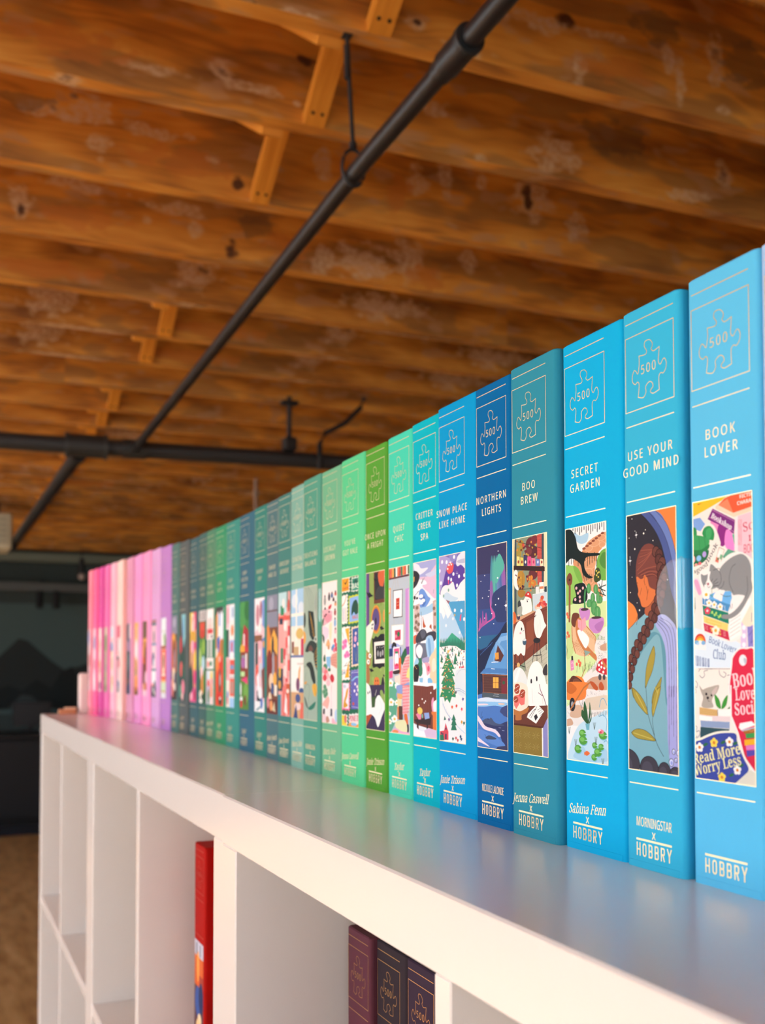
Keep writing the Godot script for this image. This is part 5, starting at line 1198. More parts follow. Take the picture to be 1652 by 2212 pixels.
	["l","a8403a",[4,723,456,859,463]],["l","a8403a",[4,722,510,859,516]],["l","a8403a",[4,721,563,858,569]],["l","a8403a",[4,721,617,857,622]],["l","a8403a",[4,720,670,856,675]],["l","a8403a",[4,719,724,856,728]],["p","3c4a54",[855,-3,920,-1,909,797,849,793]],["p","f2deb4",[915,-1,1027,-3,1015,848,908,841]],["p","f0dcae",[-15,3,66,1,34,534,19,1296,-41,1294]],["p","40505a",[66,1,116,2,108,417,57,412]],["p","40505a",[56,474,107,478,110,1222,50,1219]],["l","2c3438",[8,115,41,858,221]],["l","2c3438",[8,313,85,306,434]],["l","2c3438",[7,118,791,718,806]],["l","2c3438",[6,527,529,508,799]],["l","2c3438",[6,313,526,294,800]],["p","f6df86",[128,268,210,282,219,430,125,421]],["e","9a3a2c",[174,364,23,25]],["l","3a2a2a",[5,128,268,210,282]],["p","f0d468",[233,293,320,308,329,439,231,431]],["e","8a3028",[281,374,23,24]],["l","3a2a2a",[5,233,293,320,308]],["p","3a3c62",[332,272,429,288,438,449,329,439]],["e","f4f0e4",[385,384,23,24]],["l","3a2a2a",[5,332,272,429,288]],["p","e4548c",[446,299,553,315,562,460,444,449]],["e","a82458",[504,395,23,24]],["l","3a2a2a",[5,446,299,553,315]],["p","f07c98",[570,335,664,350,673,470,568,460]],["e","c03a68",[622,405,22,24]],["l","3a2a2a",[5,570,335,664,350]],["p","6c84c0",[686,361,790,376,799,481,684,471]],["e","dce4f4",[743,417,22,23]],["l","3a2a2a",[5,686,361,790,376]],["p","f8e8c0",[807,372,890,386,900,490,805,481]],["e","a03c30",[853,427,22,23]],["l","3a2a2a",[5,807,372,890,386]],["p","36201e",[31,410,934,502,933,569,29,478]],
	["s","f6f2ea",[28,565,50,497,101,481,153,528,127,665,177,795,95,779,31,697]],["e","1c1a20",[87,562,12,13,117,572,11,13]],["p","c8d8dc",[583,895,689,883,1041,850,1037,1143,601,1152]],["l","eef6f6",[8,591,895,1015,866]],["e","e8c0a0",[699,1089,50,30]],["e","d86a4c",[755,1069,49,30]],["e","c8453c",[810,1043,49,29]],["e","e0705a",[864,1060,49,30]],["e","d8504a",[905,1033,49,30]],["e","e88a60",[838,992,49,30]],["e","d05a3c",[858,956,48,30]],["e","c83c44",[945,1065,48,29]],["e","f2d8c0",[740,1114,50,29]],["e","e07a5c",[904,1100,49,29]],["p","e8ece8",[674,788,767,784,771,891,678,893]],["p","f8f4ec",[779,725,904,726,902,882,782,886]],["p","e08a5c",[789,789,898,787,897,826,789,827]],["p","38424a",[919,798,989,795,988,876,924,879]],["s","f7f3eb",[272,1175,231,1026,233,957,320,962,384,913,506,917,558,1029,562,1142,373,1187]],["l","1c1a20",[5,403,967,438,963]],["l","1c1a20",[5,446,962,480,958]],["e","1c1a20",[434,989,14,15]],["s","c93832",[356,899,454,838,538,884,565,954,464,925]],["e","fff0ec",[459,879,23,15]],["s","3c4040",[150,991,209,964,254,1043,200,1117,157,1084]],["s","a8b0a4",[142,1076,275,1059,258,1182,155,1208]],["p","cfa27c",[110,1237,228,1211,629,1135,662,1158,227,1276,19,1312]],["p","7a3f2e",[-42,1325,227,1265,657,1157,1038,1077,1031,1629,361,1901,-57,2066]],["p","8f4e38",[400,1310,599,1257,621,1621,393,1724]],["p","8f4e38",[104,1548,339,1477,335,1723,98,1845]],["l","5c2c22",[6,-43,1372,1038,1121]],["l","5c2c22",[6,387,1256,367,1893]],["l","5c2c22",[6,628,1198,619,1788]],
	["p","bcbca6",[361,1901,1031,1622,1046,2474,321,2498]],["l","90907c",[5,389,1939,1030,1688]],["l","90907c",[5,411,2001,1029,1755]],["l","90907c",[5,433,2062,1028,1821]],["l","90907c",[5,455,2124,1027,1888]],["l","90907c",[5,476,2185,1026,1955]],["l","90907c",[5,498,2246,1026,2021]],["l","90907c",[5,520,2307,1025,2088]],["l","90907c",[5,542,2368,1024,2155]],["s","d86a34",[-24,1185,37,1125,96,1190,85,1298,-17,1310]],["e","4c3a52",[169,1221,47,40]],["e","e0c8a8",[170,1193,35,14]],["l","26262c",[12,69,1798,34,2034]],["l","26262c",[12,182,1799,178,1971]],["l","26262c",[12,305,1800,381,2047]],["l","26262c",[12,60,1939,359,1986]],["s","f6f2ea",[15,1782,7,1578,62,1376,197,1275,319,1338,373,1555,357,1785,290,1808,232,1772,158,1814,84,1783]],["e","1c1a20",[259,1404,18,24]],["l","1c1a20",[6,291,1437,329,1428]],["e","f0b0b8",[223,1466,29,16]],["e","3c5c70",[343,1603,58,50]],["e","d8e4e4",[344,1573,51,18]],["s","f6f2ea",[620,1364,639,1229,690,1138,773,1118,854,1186,917,1322,965,1376,886,1440,811,1535,739,1560,665,1509]],["e","1c1a20",[650,1229,11,12,673,1212,11,12]],["c","d8d0c4",[6,793,1280,804,1475]],["c","d8d0c4",[6,737,1353,729,1518]],["e","26262c",[700,1589,99,40]],["l","26262c",[12,635,1621,575,1909]],["l","26262c",[12,705,1623,700,1924]],["l","26262c",[12,766,1624,843,1925]],["l","26262c",[12,596,1818,826,1805]],["l","26262c",[14,956,1628,963,1732]],["s","e2eae6",[-11,2509,-3,2097,140,1989,329,2055,441,2247,437,2494]],["s","f4f6f2",[31,2191,154,2017,213,2033,90,2222]],
	["e","d8b070",[155,1955,47,37]],["s","f8f5ee",[425,2494,419,2186,503,1985,651,1897,794,1940,906,2104,966,2477]],["e","1c1a20",[533,2203,23,39,691,2161,22,39]],["c","1c1a20",[8,589,2248,617,2262,651,2236]],["l","6a2c40",[12,737,2257,819,2259,804,2386]],["s","3a3438",[864,2030,973,1940,998,2088,890,2104]],["s","f8f5ee",[412,2254,996,2243,1018,2563,464,2569,386,2440]],["c","dcd6ca",[8,554,2312,579,2526]],["c","dcd6ca",[8,832,2336,856,2532]],["c","6a2c40",[14,764,2247,799,2337,885,2440,954,2558]],["l","6a2c40",[10,735,2369,844,2411]],["s","f2e4ce",[-6,2261,383,2254,438,2438,435,2585,318,2663,-15,2677]],["p","f27a72",[20,2434,194,2406,167,2564,82,2635,18,2577]],["p","f0746c",[170,2402,352,2397,332,2553,238,2575,174,2540]],["e","a8442c",[103,2353,77,48]],["c","fbeae0",[7,55,2377,145,2340]],["e","a8442c",[119,2290,77,47]],["c","fbeae0",[7,71,2313,161,2277]],["e","a8442c",[258,2412,76,47]],["c","fbeae0",[7,211,2435,300,2399]],["e","a8442c",[70,2488,78,48]],["c","fbeae0",[7,22,2512,112,2474]],["e","a8442c",[280,2373,75,46]],["c","fbeae0",[7,232,2396,321,2359]],["s","b8743c",[-14,2642,201,2668,449,2600,411,2674,244,2725,234,2789,64,2805,57,2734,-16,2721]],["p","6c3a2c",[-39,2678,51,2702,64,2805,234,2789,244,2725,435,2577,1045,2547,1043,2719,851,2882,-43,2869]],["p","55291f",[-42,2853,851,2867,989,2737,1016,2758,865,2897,-43,2898]],["s","b8743c",[-8,2638,201,2665,447,2595,405,2675,244,2725,234,2792,64,2806,57,2734,-9,2721]],["p","fbf8f0",[398,2749,433,2694,705,2537,888,2639,664,2832]],
	["c","2c2c30",[9,476,2730,605,2632,662,2615]],["l","2c2c30",[8,518,2751,690,2576]],["p","2c2c30",[604,2724,674,2683,715,2734,645,2791]],["l","3c3c40",[5,703,2628,814,2591]],["l","3c3c40",[5,731,2655,830,2614]],["l","3c3c40",[5,758,2681,847,2638]],["l","3c3c40",[5,785,2707,863,2661]],["p","8e7632",[-43,2882,829,2893,831,3336,-53,3362]],["l","b8a460",[4,46,2972,223,3056]],["l","b8a460",[4,44,3068,225,2962]],["l","b8a460",[4,136,2948,134,3081]],["l","b8a460",[4,21,3021,248,3007]],["e","8e7632",[135,3014,24,16]],["l","b8a460",[4,313,2972,485,3055]],["l","b8a460",[4,311,3066,486,2962]],["l","b8a460",[4,400,2948,398,3079]],["l","b8a460",[4,288,3021,508,3007]],["e","8e7632",[399,3014,23,15]],["l","b8a460",[4,571,2972,738,3053]],["l","b8a460",[4,570,3065,740,2962]],["l","b8a460",[4,656,2948,654,3077]],["l","b8a460",[4,548,3020,761,3006]],["e","8e7632",[655,3013,23,15]],["l","b8a460",[4,42,3147,220,3230]],["l","b8a460",[4,41,3243,222,3135]],["l","b8a460",[4,133,3122,130,3255]],["l","b8a460",[4,17,3197,244,3181]],["e","8e7632",[132,3189,24,16]],["l","b8a460",[4,339,3143,510,3223]],["l","b8a460",[4,337,3237,512,3130]],["l","b8a460",[4,426,3118,424,3249]],["l","b8a460",[4,315,3191,534,3175]],["e","8e7632",[425,3183,23,16]],["l","b8a460",[4,569,3142,736,3222]],["l","b8a460",[4,567,3235,737,3130]],["l","b8a460",[4,654,3117,652,3247]],["l","b8a460",[4,545,3190,759,3174]],["e","8e7632",[653,3182,22,15]],["p","f2ede0",[824,2887,857,2885,861,3334,828,3336]],
	["p","8e8cc2",[857,2885,956,2761,1016,2705,1034,3349,861,3364]],],
	"northern_lights": [
	["p","38375f",[0,0,1000,0,1000,3310,0,3310]],["p","3a4478",[-65,450,1088,478,1074,1132,-71,1073]],["p","34508c",[-70,1038,1076,1034,1064,1551,-74,1517]],["p","2a6690",[-74,1483,1066,1455,1058,1807,-77,1788]],["s","4a8ea0",[450,492,502,172,533,634,468,865]],["s","52a8a0",[505,459,556,177,586,638,522,842]],["s","5cb4a4",[559,426,609,183,640,642,576,819]],["s","4c9ca8",[613,393,663,188,692,646,629,795]],["s","6a8ab8",[667,361,716,193,745,650,683,772]],["s","5a7ab0",[721,329,769,198,797,654,736,749]],["s","4f70a8",[770,498,818,338,849,658,789,726]],["s","8a6aac",[823,499,871,342,901,661,841,703]],["s","9a62a8",[875,500,922,347,953,665,893,681]],["s","58b4a2",[567,433,724,177,843,239,914,396,792,520,640,642]],["s","8a62a6",[448,627,518,599,542,803,489,1001,444,931]],["s","c85c9e",[437,863,489,1018,601,1121,600,1190,370,1263,146,1338,47,1402,107,1286,401,1231,517,1170,450,1032]],["s","a856a0",[67,1352,109,1167,159,1288,193,1052,238,1241,306,1092,343,1228,245,1291]],["s","2f3d6c",[522,835,676,745,1010,711,1074,1132,999,1258,667,1259,601,1124,520,986]],["e","f6faff",[717,122,15,9,698,554,22,13,722,891,22,13,626,984,19,11,267,482,16,9,412,737,15,8,187,849,16,9,258,1184,16,9,97,1502,16,8,561,1288,15,9,387,835,16,9,499,1119,15,8,135,569,12,7]],["l","ffffff",[6,962,938,958,1093]],["l","ffffff",[6,902,1011,1018,1015]],["e","ffffff",[960,1013,33,20]],["s","23315c",[-76,1754,123,1701,395,1647,623,1603,774,1477,1070,1277,1053,2030,-84,2590]],
	["s","1c2748",[-77,1788,240,1710,473,1566,738,1443,998,1274,1063,1615,620,1800,116,2257,-82,2424]],["l","3f6aa8",[9,102,1791,142,1758]],["l","3f6aa8",[9,157,1765,204,1729]],["l","3f6aa8",[9,212,1739,267,1701]],["l","3f6aa8",[9,267,1714,329,1672]],["l","3f6aa8",[9,321,1688,391,1644]],["l","3f6aa8",[9,376,1663,453,1615]],["l","3f6aa8",[9,430,1638,514,1587]],["p","5f9ad2",[322,1927,478,1731,646,1579,819,1449,1067,1442,1053,2062,157,2091,255,2017]],["p","86b8e4",[623,1603,774,1510,1066,1479,1064,1551,809,1576,697,1654]],["p","7aaede",[623,1587,691,1581,909,1724,885,1820,770,1705,618,1897,524,1913]],["p","5c3432",[581,1884,690,1635,885,1804,785,1906]],["p","f3a440",[598,1760,717,1753,723,1860,611,1868]],["l","5c3432",[5,661,1758,667,1865]],["c","e8f4fc",[12,486,1912,711,1905]],["p","4a80be",[99,2091,236,2019,371,2001,1054,2017,1052,2112]],["l","e8f4fc",[10,473,2013,586,2021]],["l","8ec0ea",[8,110,2091,1052,2103]],["p","573632",[165,2101,1052,2115,1045,2409,177,2404]],["l","6e4840",[5,196,2141,1051,2150]],["l","6e4840",[5,195,2185,1050,2193]],["l","6e4840",[5,195,2230,1049,2236]],["l","6e4840",[5,194,2274,1048,2278]],["l","6e4840",[5,193,2319,1047,2321]],["l","6e4840",[5,193,2363,1046,2363]],["p","f6b24c",[531,2154,710,2154,707,2327,529,2329]],["l","6a3c2c",[7,621,2154,618,2328]],["l","6a3c2c",[7,530,2238,708,2237]],["p","7c2c36",[805,2157,993,2157,988,2410,800,2406]],["e","3c5c40",[876,2236,44,29]],["l","b06a44",[12,196,2101,208,2420]],["l","b06a44",[9,165,2111,1051,2122]],
	["s","20304c",[-60,2158,80,2024,117,2240,95,2422,-83,2474]],["p","4c5a64",[161,2408,1045,2412,1043,2506,176,2486]],["l","8c5a40",[9,177,2401,1045,2412]],["l","b8c0c4",[6,553,2422,720,2426]],["l","b8c0c4",[6,534,2454,719,2458]],["p","4d7cc2",[-83,2464,161,2427,160,2493,1078,2493,1058,3375,-91,3383]],["s","d4e4f4",[-44,2530,307,2482,608,2501,1078,2505,1077,2540,680,2564,306,2555,-44,2566]],["s","8ec4ea",[-44,2579,457,2552,1077,2555,1075,2633,606,2610,228,2639,-45,2637]],["s","e8c8b0",[717,2563,899,2567,862,2588,717,2587]],["s","f0dce4",[-44,2604,305,2588,343,2607,34,2624]],["s","3c4a7c",[751,2697,843,2623,1076,2594,1072,2774,894,2764,830,2737]],["s","333a66",[148,2885,359,2826,564,2886,747,2898,1070,2867,1060,3314,902,3277,832,3204,762,3098,599,3011,300,2984,178,2957]],["s","4a5878",[148,2901,264,2835,378,2844,461,2809,601,2884,891,2908,600,2932,301,2911]],["s","f2e0ea",[-46,2761,129,2861,281,2957,599,2995,762,3082,707,3104,561,3044,243,3011,89,2936,-46,2826]],["s","f2e0ea",[-49,3137,144,3192,409,3282,144,3241,-50,3202]],["s","5f8cd0",[30,3020,412,3067,743,3146,903,3215,848,3265,410,3226,29,3150]],["s","42506c",[267,3146,393,3100,615,3129,596,3153,373,3165]],["c","2a2c40",[6,158,2725,110,2837,180,2803]],["l","2a2c40",[6,241,3091,354,3182]],["l","c8d4f0",[5,488,2987,636,2986]],["l","c8d4f0",[5,818,2994,890,2998]],["l","c8d4f0",[5,710,2959,782,2959]],["s","3a3c60",[631,3293,741,3255,1061,3237,1058,3375,702,3351]],],
	"snow_place": [
	["p","f3f3f0",[0,0,1000,0,1000,3310,0,3310]],["p","7a70b8",[-51,-29,1039,-24,1030,558,-58,719]],["s","5c3f9a",[230,237,668,197,1034,318,1029,609,635,658,503,494,114,624,0,669]],["s","a9a0d4",[-52,-2,398,54,643,52,534,133,285,254,143,494,0,669,-57,666]],["s","8e8cc8",[399,-24,671,-10,642,117,452,112]],["s","dfe2ec",[663,164,750,43,1039,1,1034,293,853,216,716,233]],["s","b8bcd4",[695,148,828,121,1037,128,1036,192,801,183]],["s","e4585a",[285,254,397,146,555,174,554,264,505,319,381,339]],["e","fff2f0",[335,246,28,18,383,184,27,18,438,143,28,19,479,180,27,18]],["e","fbfaff",[113,104,39,35,292,123,39,35,584,57,37,33,558,356,38,33,772,412,36,33,64,481,40,35,695,566,37,33,968,408,36,33,9,258,40,34,367,419,33,36,470,450,33,36]],["p","e8507c",[344,443,388,446,382,524,349,522]],["p","e8507c",[448,477,492,480,486,532,453,529]],["l","ffffff",[6,693,315,697,393]],["l","ffffff",[6,653,350,740,355]],["s","e9f0f2",[43,672,114,571,227,533,393,538,543,491,636,633,743,589,849,520,1031,495,1025,886,498,863,141,770]],["s","c4dcea",[141,718,309,663,527,742,740,793,525,845,252,790]],["e","7fb09c",[364,627,28,29,169,720,28,28]],["e","e04a50",[739,857,42,20]],["p","4fa2cf",[335,834,1026,848,1015,1536,887,1520,523,1051]],["p","9a6a78",[252,790,417,826,362,875]],["e","fbfaff",[610,997,37,31,855,1015,36,31,956,1165,36,30]],["p","e85a7c",[809,1089,862,1066,839,1192,787,1190]],["e","d8b060",[603,1080,24,23]],["p","b6d6ec",[-57,652,183,762,536,1045,951,1522,886,1570,-64,1512]],
	["p","f4f6f6",[-57,639,197,780,483,1030,331,1133,250,1038,165,1139,82,1030,-60,984]],["l","b8c8d0",[6,167,930,249,1051]],["e","e4f0f8",[261,1253,39,29,535,1141,38,28,784,1392,37,28]],["p","3ea886",[217,1544,492,1386,912,1558,911,1608,216,1596]],["p","2f8068",[-64,1564,-32,1473,-2,1566,30,1472,60,1567,92,1471,122,1568,154,1470,183,1569,215,1469,244,1570,276,1468,305,1572,336,1467,365,1573,396,1465,425,1574,456,1464,484,1575,515,1463,543,1576,574,1462,602,1577,633,1461,661,1579,691,1460,719,1580,749,1459,776,1581,807,1458,834,1582,864,1457,891,1583,921,1456,948,1584,978,1455,1004,1585,1033,1498,1065,1586,1063,1710,858,1695,649,1623,381,1612,-65,1637]],["e","c85a5a",[238,2007,14,12]],["e","2f6a5a",[693,1675,13,12]],["e","3f7ab0",[960,1725,13,16]],["e","5a5a60",[462,1812,13,15]],["e","d8a040",[205,1956,14,12]],["e","c85a5a",[249,1643,14,13]],["e","2f6a5a",[411,1984,14,14]],["e","3f7ab0",[131,1734,14,21]],["e","5a5a60",[80,1874,14,15]],["e","d8a040",[651,1770,13,17]],["e","c85a5a",[497,1887,13,20]],["e","2f6a5a",[578,1695,13,10]],["e","3f7ab0",[911,1829,13,12]],["e","5a5a60",[910,1863,13,17]],["e","d8a040",[853,1752,13,14]],["e","c85a5a",[851,1696,13,17]],["e","2f6a5a",[114,1902,14,17]],["e","3f7ab0",[912,1961,13,15]],["e","5a5a60",[213,1693,14,16]],["e","d8a040",[511,1667,14,19]],["e","c85a5a",[506,1907,13,13]],["e","2f6a5a",[258,1640,14,14]],["e","3f7ab0",[279,1799,13,15]],["e","5a5a60",[807,1979,13,12]],["e","d8a040",[403,1702,14,17]],["e","c85a5a",[938,1722,13,17]],
	["e","2f6a5a",[312,1641,14,18]],["e","3f7ab0",[352,1702,13,15]],["e","5a5a60",[245,1794,14,15]],["e","d8a040",[422,1864,14,13]],["e","c85a5a",[113,1666,14,12]],["e","2f6a5a",[520,1777,14,19]],["e","3f7ab0",[504,1910,13,20]],["e","5a5a60",[82,1639,14,12]],["e","d8a040",[392,1858,14,18]],["e","c85a5a",[357,2008,14,10]],["e","2f6a5a",[812,1723,13,19]],["e","3f7ab0",[49,2009,14,18]],["e","5a5a60",[950,1863,13,12]],["e","d8a040",[932,1811,13,11]],["e","c85a5a",[599,1830,13,15]],["e","2f6a5a",[171,1681,14,17]],["e","3f7ab0",[457,1687,14,15]],["e","5a5a60",[709,1913,13,15]],["e","d8a040",[400,1776,14,13]],["e","c85a5a",[212,1808,13,11]],["e","2f6a5a",[708,1910,14,17]],["e","3f7ab0",[41,1774,14,15]],["e","5a5a60",[108,2010,14,18]],["e","d8a040",[502,1909,13,12]],["e","c85a5a",[242,1839,14,18]],["e","2f6a5a",[640,1644,13,16]],["e","3f7ab0",[876,1924,13,19]],["e","5a5a60",[944,1730,13,13]],["e","d8a040",[542,2012,14,14]],["e","c85a5a",[905,1964,12,15]],["e","2f6a5a",[615,2004,13,18]],["e","3f7ab0",[305,1962,13,12]],["e","5a5a60",[375,2005,14,19]],["e","d8a040",[323,1748,13,17]],["e","c85a5a",[816,1902,13,19]],["e","2f6a5a",[710,1953,14,16]],["e","3f7ab0",[370,1802,14,15]],["e","5a5a60",[526,1959,13,13]],["e","d8a040",[85,1918,14,14]],["e","c85a5a",[426,1683,14,19]],["e","2f6a5a",[286,1749,14,18]],["e","3f7ab0",[505,1745,13,20]],["e","5a5a60",[417,1777,14,20]],["e","d8a040",[768,1925,13,13]],["p","2f7a5c",[616,1743,699,1882,646,1894,687,1945,539,1945]],
	["p","2f7a5c",[754,1684,803,1767,771,1774,794,1805,708,1804]],["p","2f7a5c",[81,1761,141,1862,102,1871,133,1907,23,1907]],["p","2f7a5c",[216,1615,259,1687,232,1693,254,1719,176,1718]],["p","2f7a5c",[503,1620,545,1691,518,1697,539,1723,464,1722]],["p","2f7a5c",[808,1550,849,1620,823,1626,843,1651,770,1650]],["s","dfe8ec",[617,2109,749,2020,1008,2007,1000,2475,639,2410]],["c","b8c8d4",[7,669,2134,801,2045,1007,2032]],["e","d84a54",[789,1995,26,18,867,1995,26,17,918,1989,26,17]],["e","2c3a5a",[816,1933,18,32,881,1920,18,33]],["p","2e8a5c",[339,1729,419,1855,596,2027,484,2021,603,2153,504,2148,609,2291,521,2299,638,2498,12,2515,148,2299,56,2294,183,2157,58,2139,206,2022,106,2025,247,1854]],["p","2e8a5c",[112,2301,574,2293,592,2394,632,2520,478,2512,402,2628,294,2556,206,2609,152,2521,1,2533,92,2405]],["c","a8643c",[9,246,1932,445,1907]],["c","a8643c",[9,211,2086,484,2059]],["c","a8643c",[9,155,2228,522,2198]],["c","a8643c",[9,125,2370,547,2349]],["c","a8643c",[9,125,2378,560,2382]],["e","f4e08c",[214,1987,16,11]],["e","e05a50",[203,2094,17,11]],["e","fff8e8",[314,1874,17,11]],["e","f0b040",[514,2435,16,11]],["e","f4e08c",[179,2341,17,11]],["e","e05a50",[235,2188,16,11]],["e","fff8e8",[227,1944,16,12]],["e","f0b040",[462,1972,16,12]],["e","f4e08c",[506,2376,16,12]],["e","e05a50",[158,2365,17,11]],["e","fff8e8",[378,2036,17,11]],["e","f0b040",[518,2313,16,11]],["e","f4e08c",[82,2420,16,11]],["e","e05a50",[414,2231,16,12]],["e","fff8e8",[195,2167,17,12]],
	["e","f0b040",[163,2146,17,12]],["e","f4e08c",[555,2444,16,12]],["e","e05a50",[244,2195,16,11]],["e","fff8e8",[375,2432,16,11]],["e","f0b040",[537,2411,16,11]],["e","f4e08c",[297,2168,16,11]],["e","e05a50",[301,2228,16,12]],["e","fff8e8",[283,1937,17,11]],["e","f0b040",[70,2375,16,11]],["e","f4e08c",[365,1860,16,12]],["e","e05a50",[347,2016,16,12]],["e","fff8e8",[269,2144,17,11]],["e","f0b040",[131,2497,16,11]],["e","f4e08c",[219,2105,17,12]],["e","e05a50",[224,2252,16,11]],["e","fff8e8",[423,2066,17,11]],["e","f0b040",[355,2043,17,11]],["e","f4e08c",[86,2436,16,11]],["e","e05a50",[275,1870,17,12]],["e","fff8e8",[395,2337,16,11]],["e","f0b040",[284,1988,16,11]],["e","f4e08c",[325,1948,16,11]],["e","e05a50",[380,1858,16,12]],["e","fff8e8",[602,2418,16,11]],["e","f0b040",[573,2313,16,12]],["e","f4e08c",[294,1841,16,12]],["e","e05a50",[504,2466,16,12]],["e","fff8e8",[504,2101,16,12]],["e","f0b040",[484,2240,16,11]],["e","f4e08c",[233,2025,16,12]],["e","e05a50",[188,2126,16,12]],["e","f4e08c",[275,2520,17,12]],["e","e05a50",[254,2326,16,12]],["e","fff8e8",[119,2362,17,11]],["e","f4e08c",[462,2394,16,11]],["e","e05a50",[234,2345,17,11]],["e","fff8e8",[552,2404,16,12]],["e","f4e08c",[196,2338,16,11]],["e","e05a50",[124,2362,17,11]],["e","fff8e8",[413,2352,16,11]],["e","f4e08c",[116,2428,17,12]],["e","e05a50",[213,2529,17,12]],["e","fff8e8",[155,2435,16,12]],["e","f4e08c",[457,2404,16,11]],["e","e05a50",[554,2415,16,11]],["e","f0b840",[342,1714,32,25]],
	["c","b8cfe0",[10,90,2546,150,2685,313,2831,632,2992,990,3131]],["c","7a9cc0",[5,123,2635,286,2807,606,2968]],["c","7a9cc0",[6,587,2369,771,2365,1001,2421]],["c","7a9cc0",[6,613,2412,796,2402,1001,2458]],["l","7a9cc0",[5,123,2648,128,2699]],["l","7a9cc0",[5,189,2694,194,2745]],["l","7a9cc0",[5,254,2740,259,2791]],["l","7a9cc0",[5,319,2786,324,2836]],["l","7a9cc0",[5,383,2831,388,2881]],["l","7a9cc0",[5,447,2876,452,2926]],["l","7a9cc0",[5,511,2920,516,2970]],["l","7a9cc0",[5,574,2965,579,3014]],["p","2f7a5c",[544,2815,638,2917,601,2918,663,3002,610,3005,667,3089,439,3102,489,3012,446,3014,506,2923,468,2925]],["p","2f6a5a",[193,2862,252,2923,159,2940]],["p","e0505c",[-21,3148,174,3117,230,2981,342,3133,341,3277,172,3288,-5,3255]],["p","f6f6f4",[-21,3141,147,3017,230,2975,174,3079,160,3124]],["p","2c3a5a",[214,3178,269,3175,268,3276,213,3279]],["e","2c3a5a",[242,3088,22,20,62,3175,23,20,118,3184,22,20]],["p","2f7a5c",[-21,3205,145,3195,172,3295,-6,3307]],["e","e0603c",[490,2692,32,28]],["l","e0603c",[5,441,2699,538,2680]],["l","e0603c",[5,468,2738,490,2704]],["e","d84a3c",[657,2667,31,27]],["l","d84a3c",[5,609,2674,704,2655]],["l","d84a3c",[5,635,2713,657,2679]],["e","e05a6a",[856,2715,31,27]],["l","e05a6a",[5,810,2722,903,2704]],["l","e05a6a",[5,835,2760,856,2728]],["e","5a5a9a",[902,2541,31,27]],["l","5a5a9a",[5,856,2547,949,2530]],["l","5a5a9a",[5,881,2586,902,2553]],["e","e0a040",[853,2937,31,27]],["l","e0a040",[5,807,2944,899,2925]],["l","e0a040",[5,832,2982,853,2949]],
	["e","2f6a5a",[937,2951,31,27]],["l","2f6a5a",[5,891,2958,983,2939]],["l","2f6a5a",[5,916,2996,937,2963]],["e","3a5a4c",[518,3247,31,27]],["l","3a5a4c",[5,470,3255,565,3234]],["l","3a5a4c",[5,496,3293,517,3259]],["e","d85a5a",[634,3227,31,27]],["l","d85a5a",[5,586,3235,681,3214]],["l","d85a5a",[5,612,3273,634,3239]],["e","d85a5a",[701,3260,31,27]],["l","d85a5a",[5,654,3268,748,3247]],["l","d85a5a",[5,680,3305,701,3272]],["e","3a5a7a",[806,3191,31,27]],["l","3a5a7a",[5,759,3199,852,3179]],["l","3a5a7a",[5,784,3237,805,3204]],["e","3a5a7a",[836,3232,31,27]],["l","3a5a7a",[5,789,3240,882,3219]],["l","3a5a7a",[5,815,3278,836,3244]],["e","7a5a8c",[366,2917,33,28]],["l","7a5a8c",[5,317,2925,415,2905]],["l","7a5a8c",[5,344,2964,366,2930]],["e","5a5a60",[634,2430,31,28]],["l","5a5a60",[5,586,2436,681,2419]],["l","5a5a60",[5,612,2476,633,2443]],],
	"critter_spa": [
	["p","eef2f6",[0,0,1000,0,1000,3310,0,3310]],["p","a8aedc",[-40,-17,1029,-21,1025,374,-44,300]],["s","e8ecf4",[22,2,235,46,355,124,652,134,534,192,294,241,111,201,21,84]],["s","e2c2da",[293,296,651,294,826,187,1027,150,1022,717,647,589,411,467]],["s","cfd4ec",[533,259,826,214,1027,163,1026,268,767,316]],["s","f2f4f8",[293,337,532,367,590,438,352,436]],["s","6f9ade",[260,566,441,523,647,670,748,729,556,861,316,877]],["s","4f78c0",[319,625,469,647,557,773,407,847]],["s","a8d0ea",[286,882,645,858,849,815,877,950,495,1014,285,1005]],["s","2a282e",[-27,177,127,158,270,240,247,347,114,448,-16,467]],["p","e0a050",[12,262,55,259,54,348,17,359]],["l","2c2c38",[7,168,588,503,311]],["l","2c2c38",[7,260,526,443,333]],["l","2c2c38",[7,44,636,321,516]],["l","2c2c38",[7,352,409,443,320]],["l","2c2c38",[7,880,630,895,564]],["e","ffffff",[321,448,91,35,230,510,91,36,349,653,90,36,438,740,90,35,108,502,91,36]],["e","2a282e",[59,665,50,36,43,747,49,36,35,843,50,36,167,691,48,36]],["s","fbfcff",[43,719,288,705,438,794,257,812,42,816]],["p","cdb4ac",[42,816,281,786,275,1321,35,1342]],["p","cdb4ac",[855,775,1022,744,1017,1341,873,1337]],["e","8a6e5c",[164,863,61,36,107,1026,61,36,224,1003,61,36,130,1137,62,36,237,1182,61,36,83,1246,61,36,174,1290,62,36,906,911,57,34,948,1019,57,35,932,1259,57,34]],["e","dcc8be",[240,921,49,28,102,943,49,27,177,1070,49,27,223,1099,48,27,959,820,45,27]],["l","2a2a30",[11,346,953,366,1309]],["s","b8562c",[434,1080,493,1177,552,1233,433,1243]],
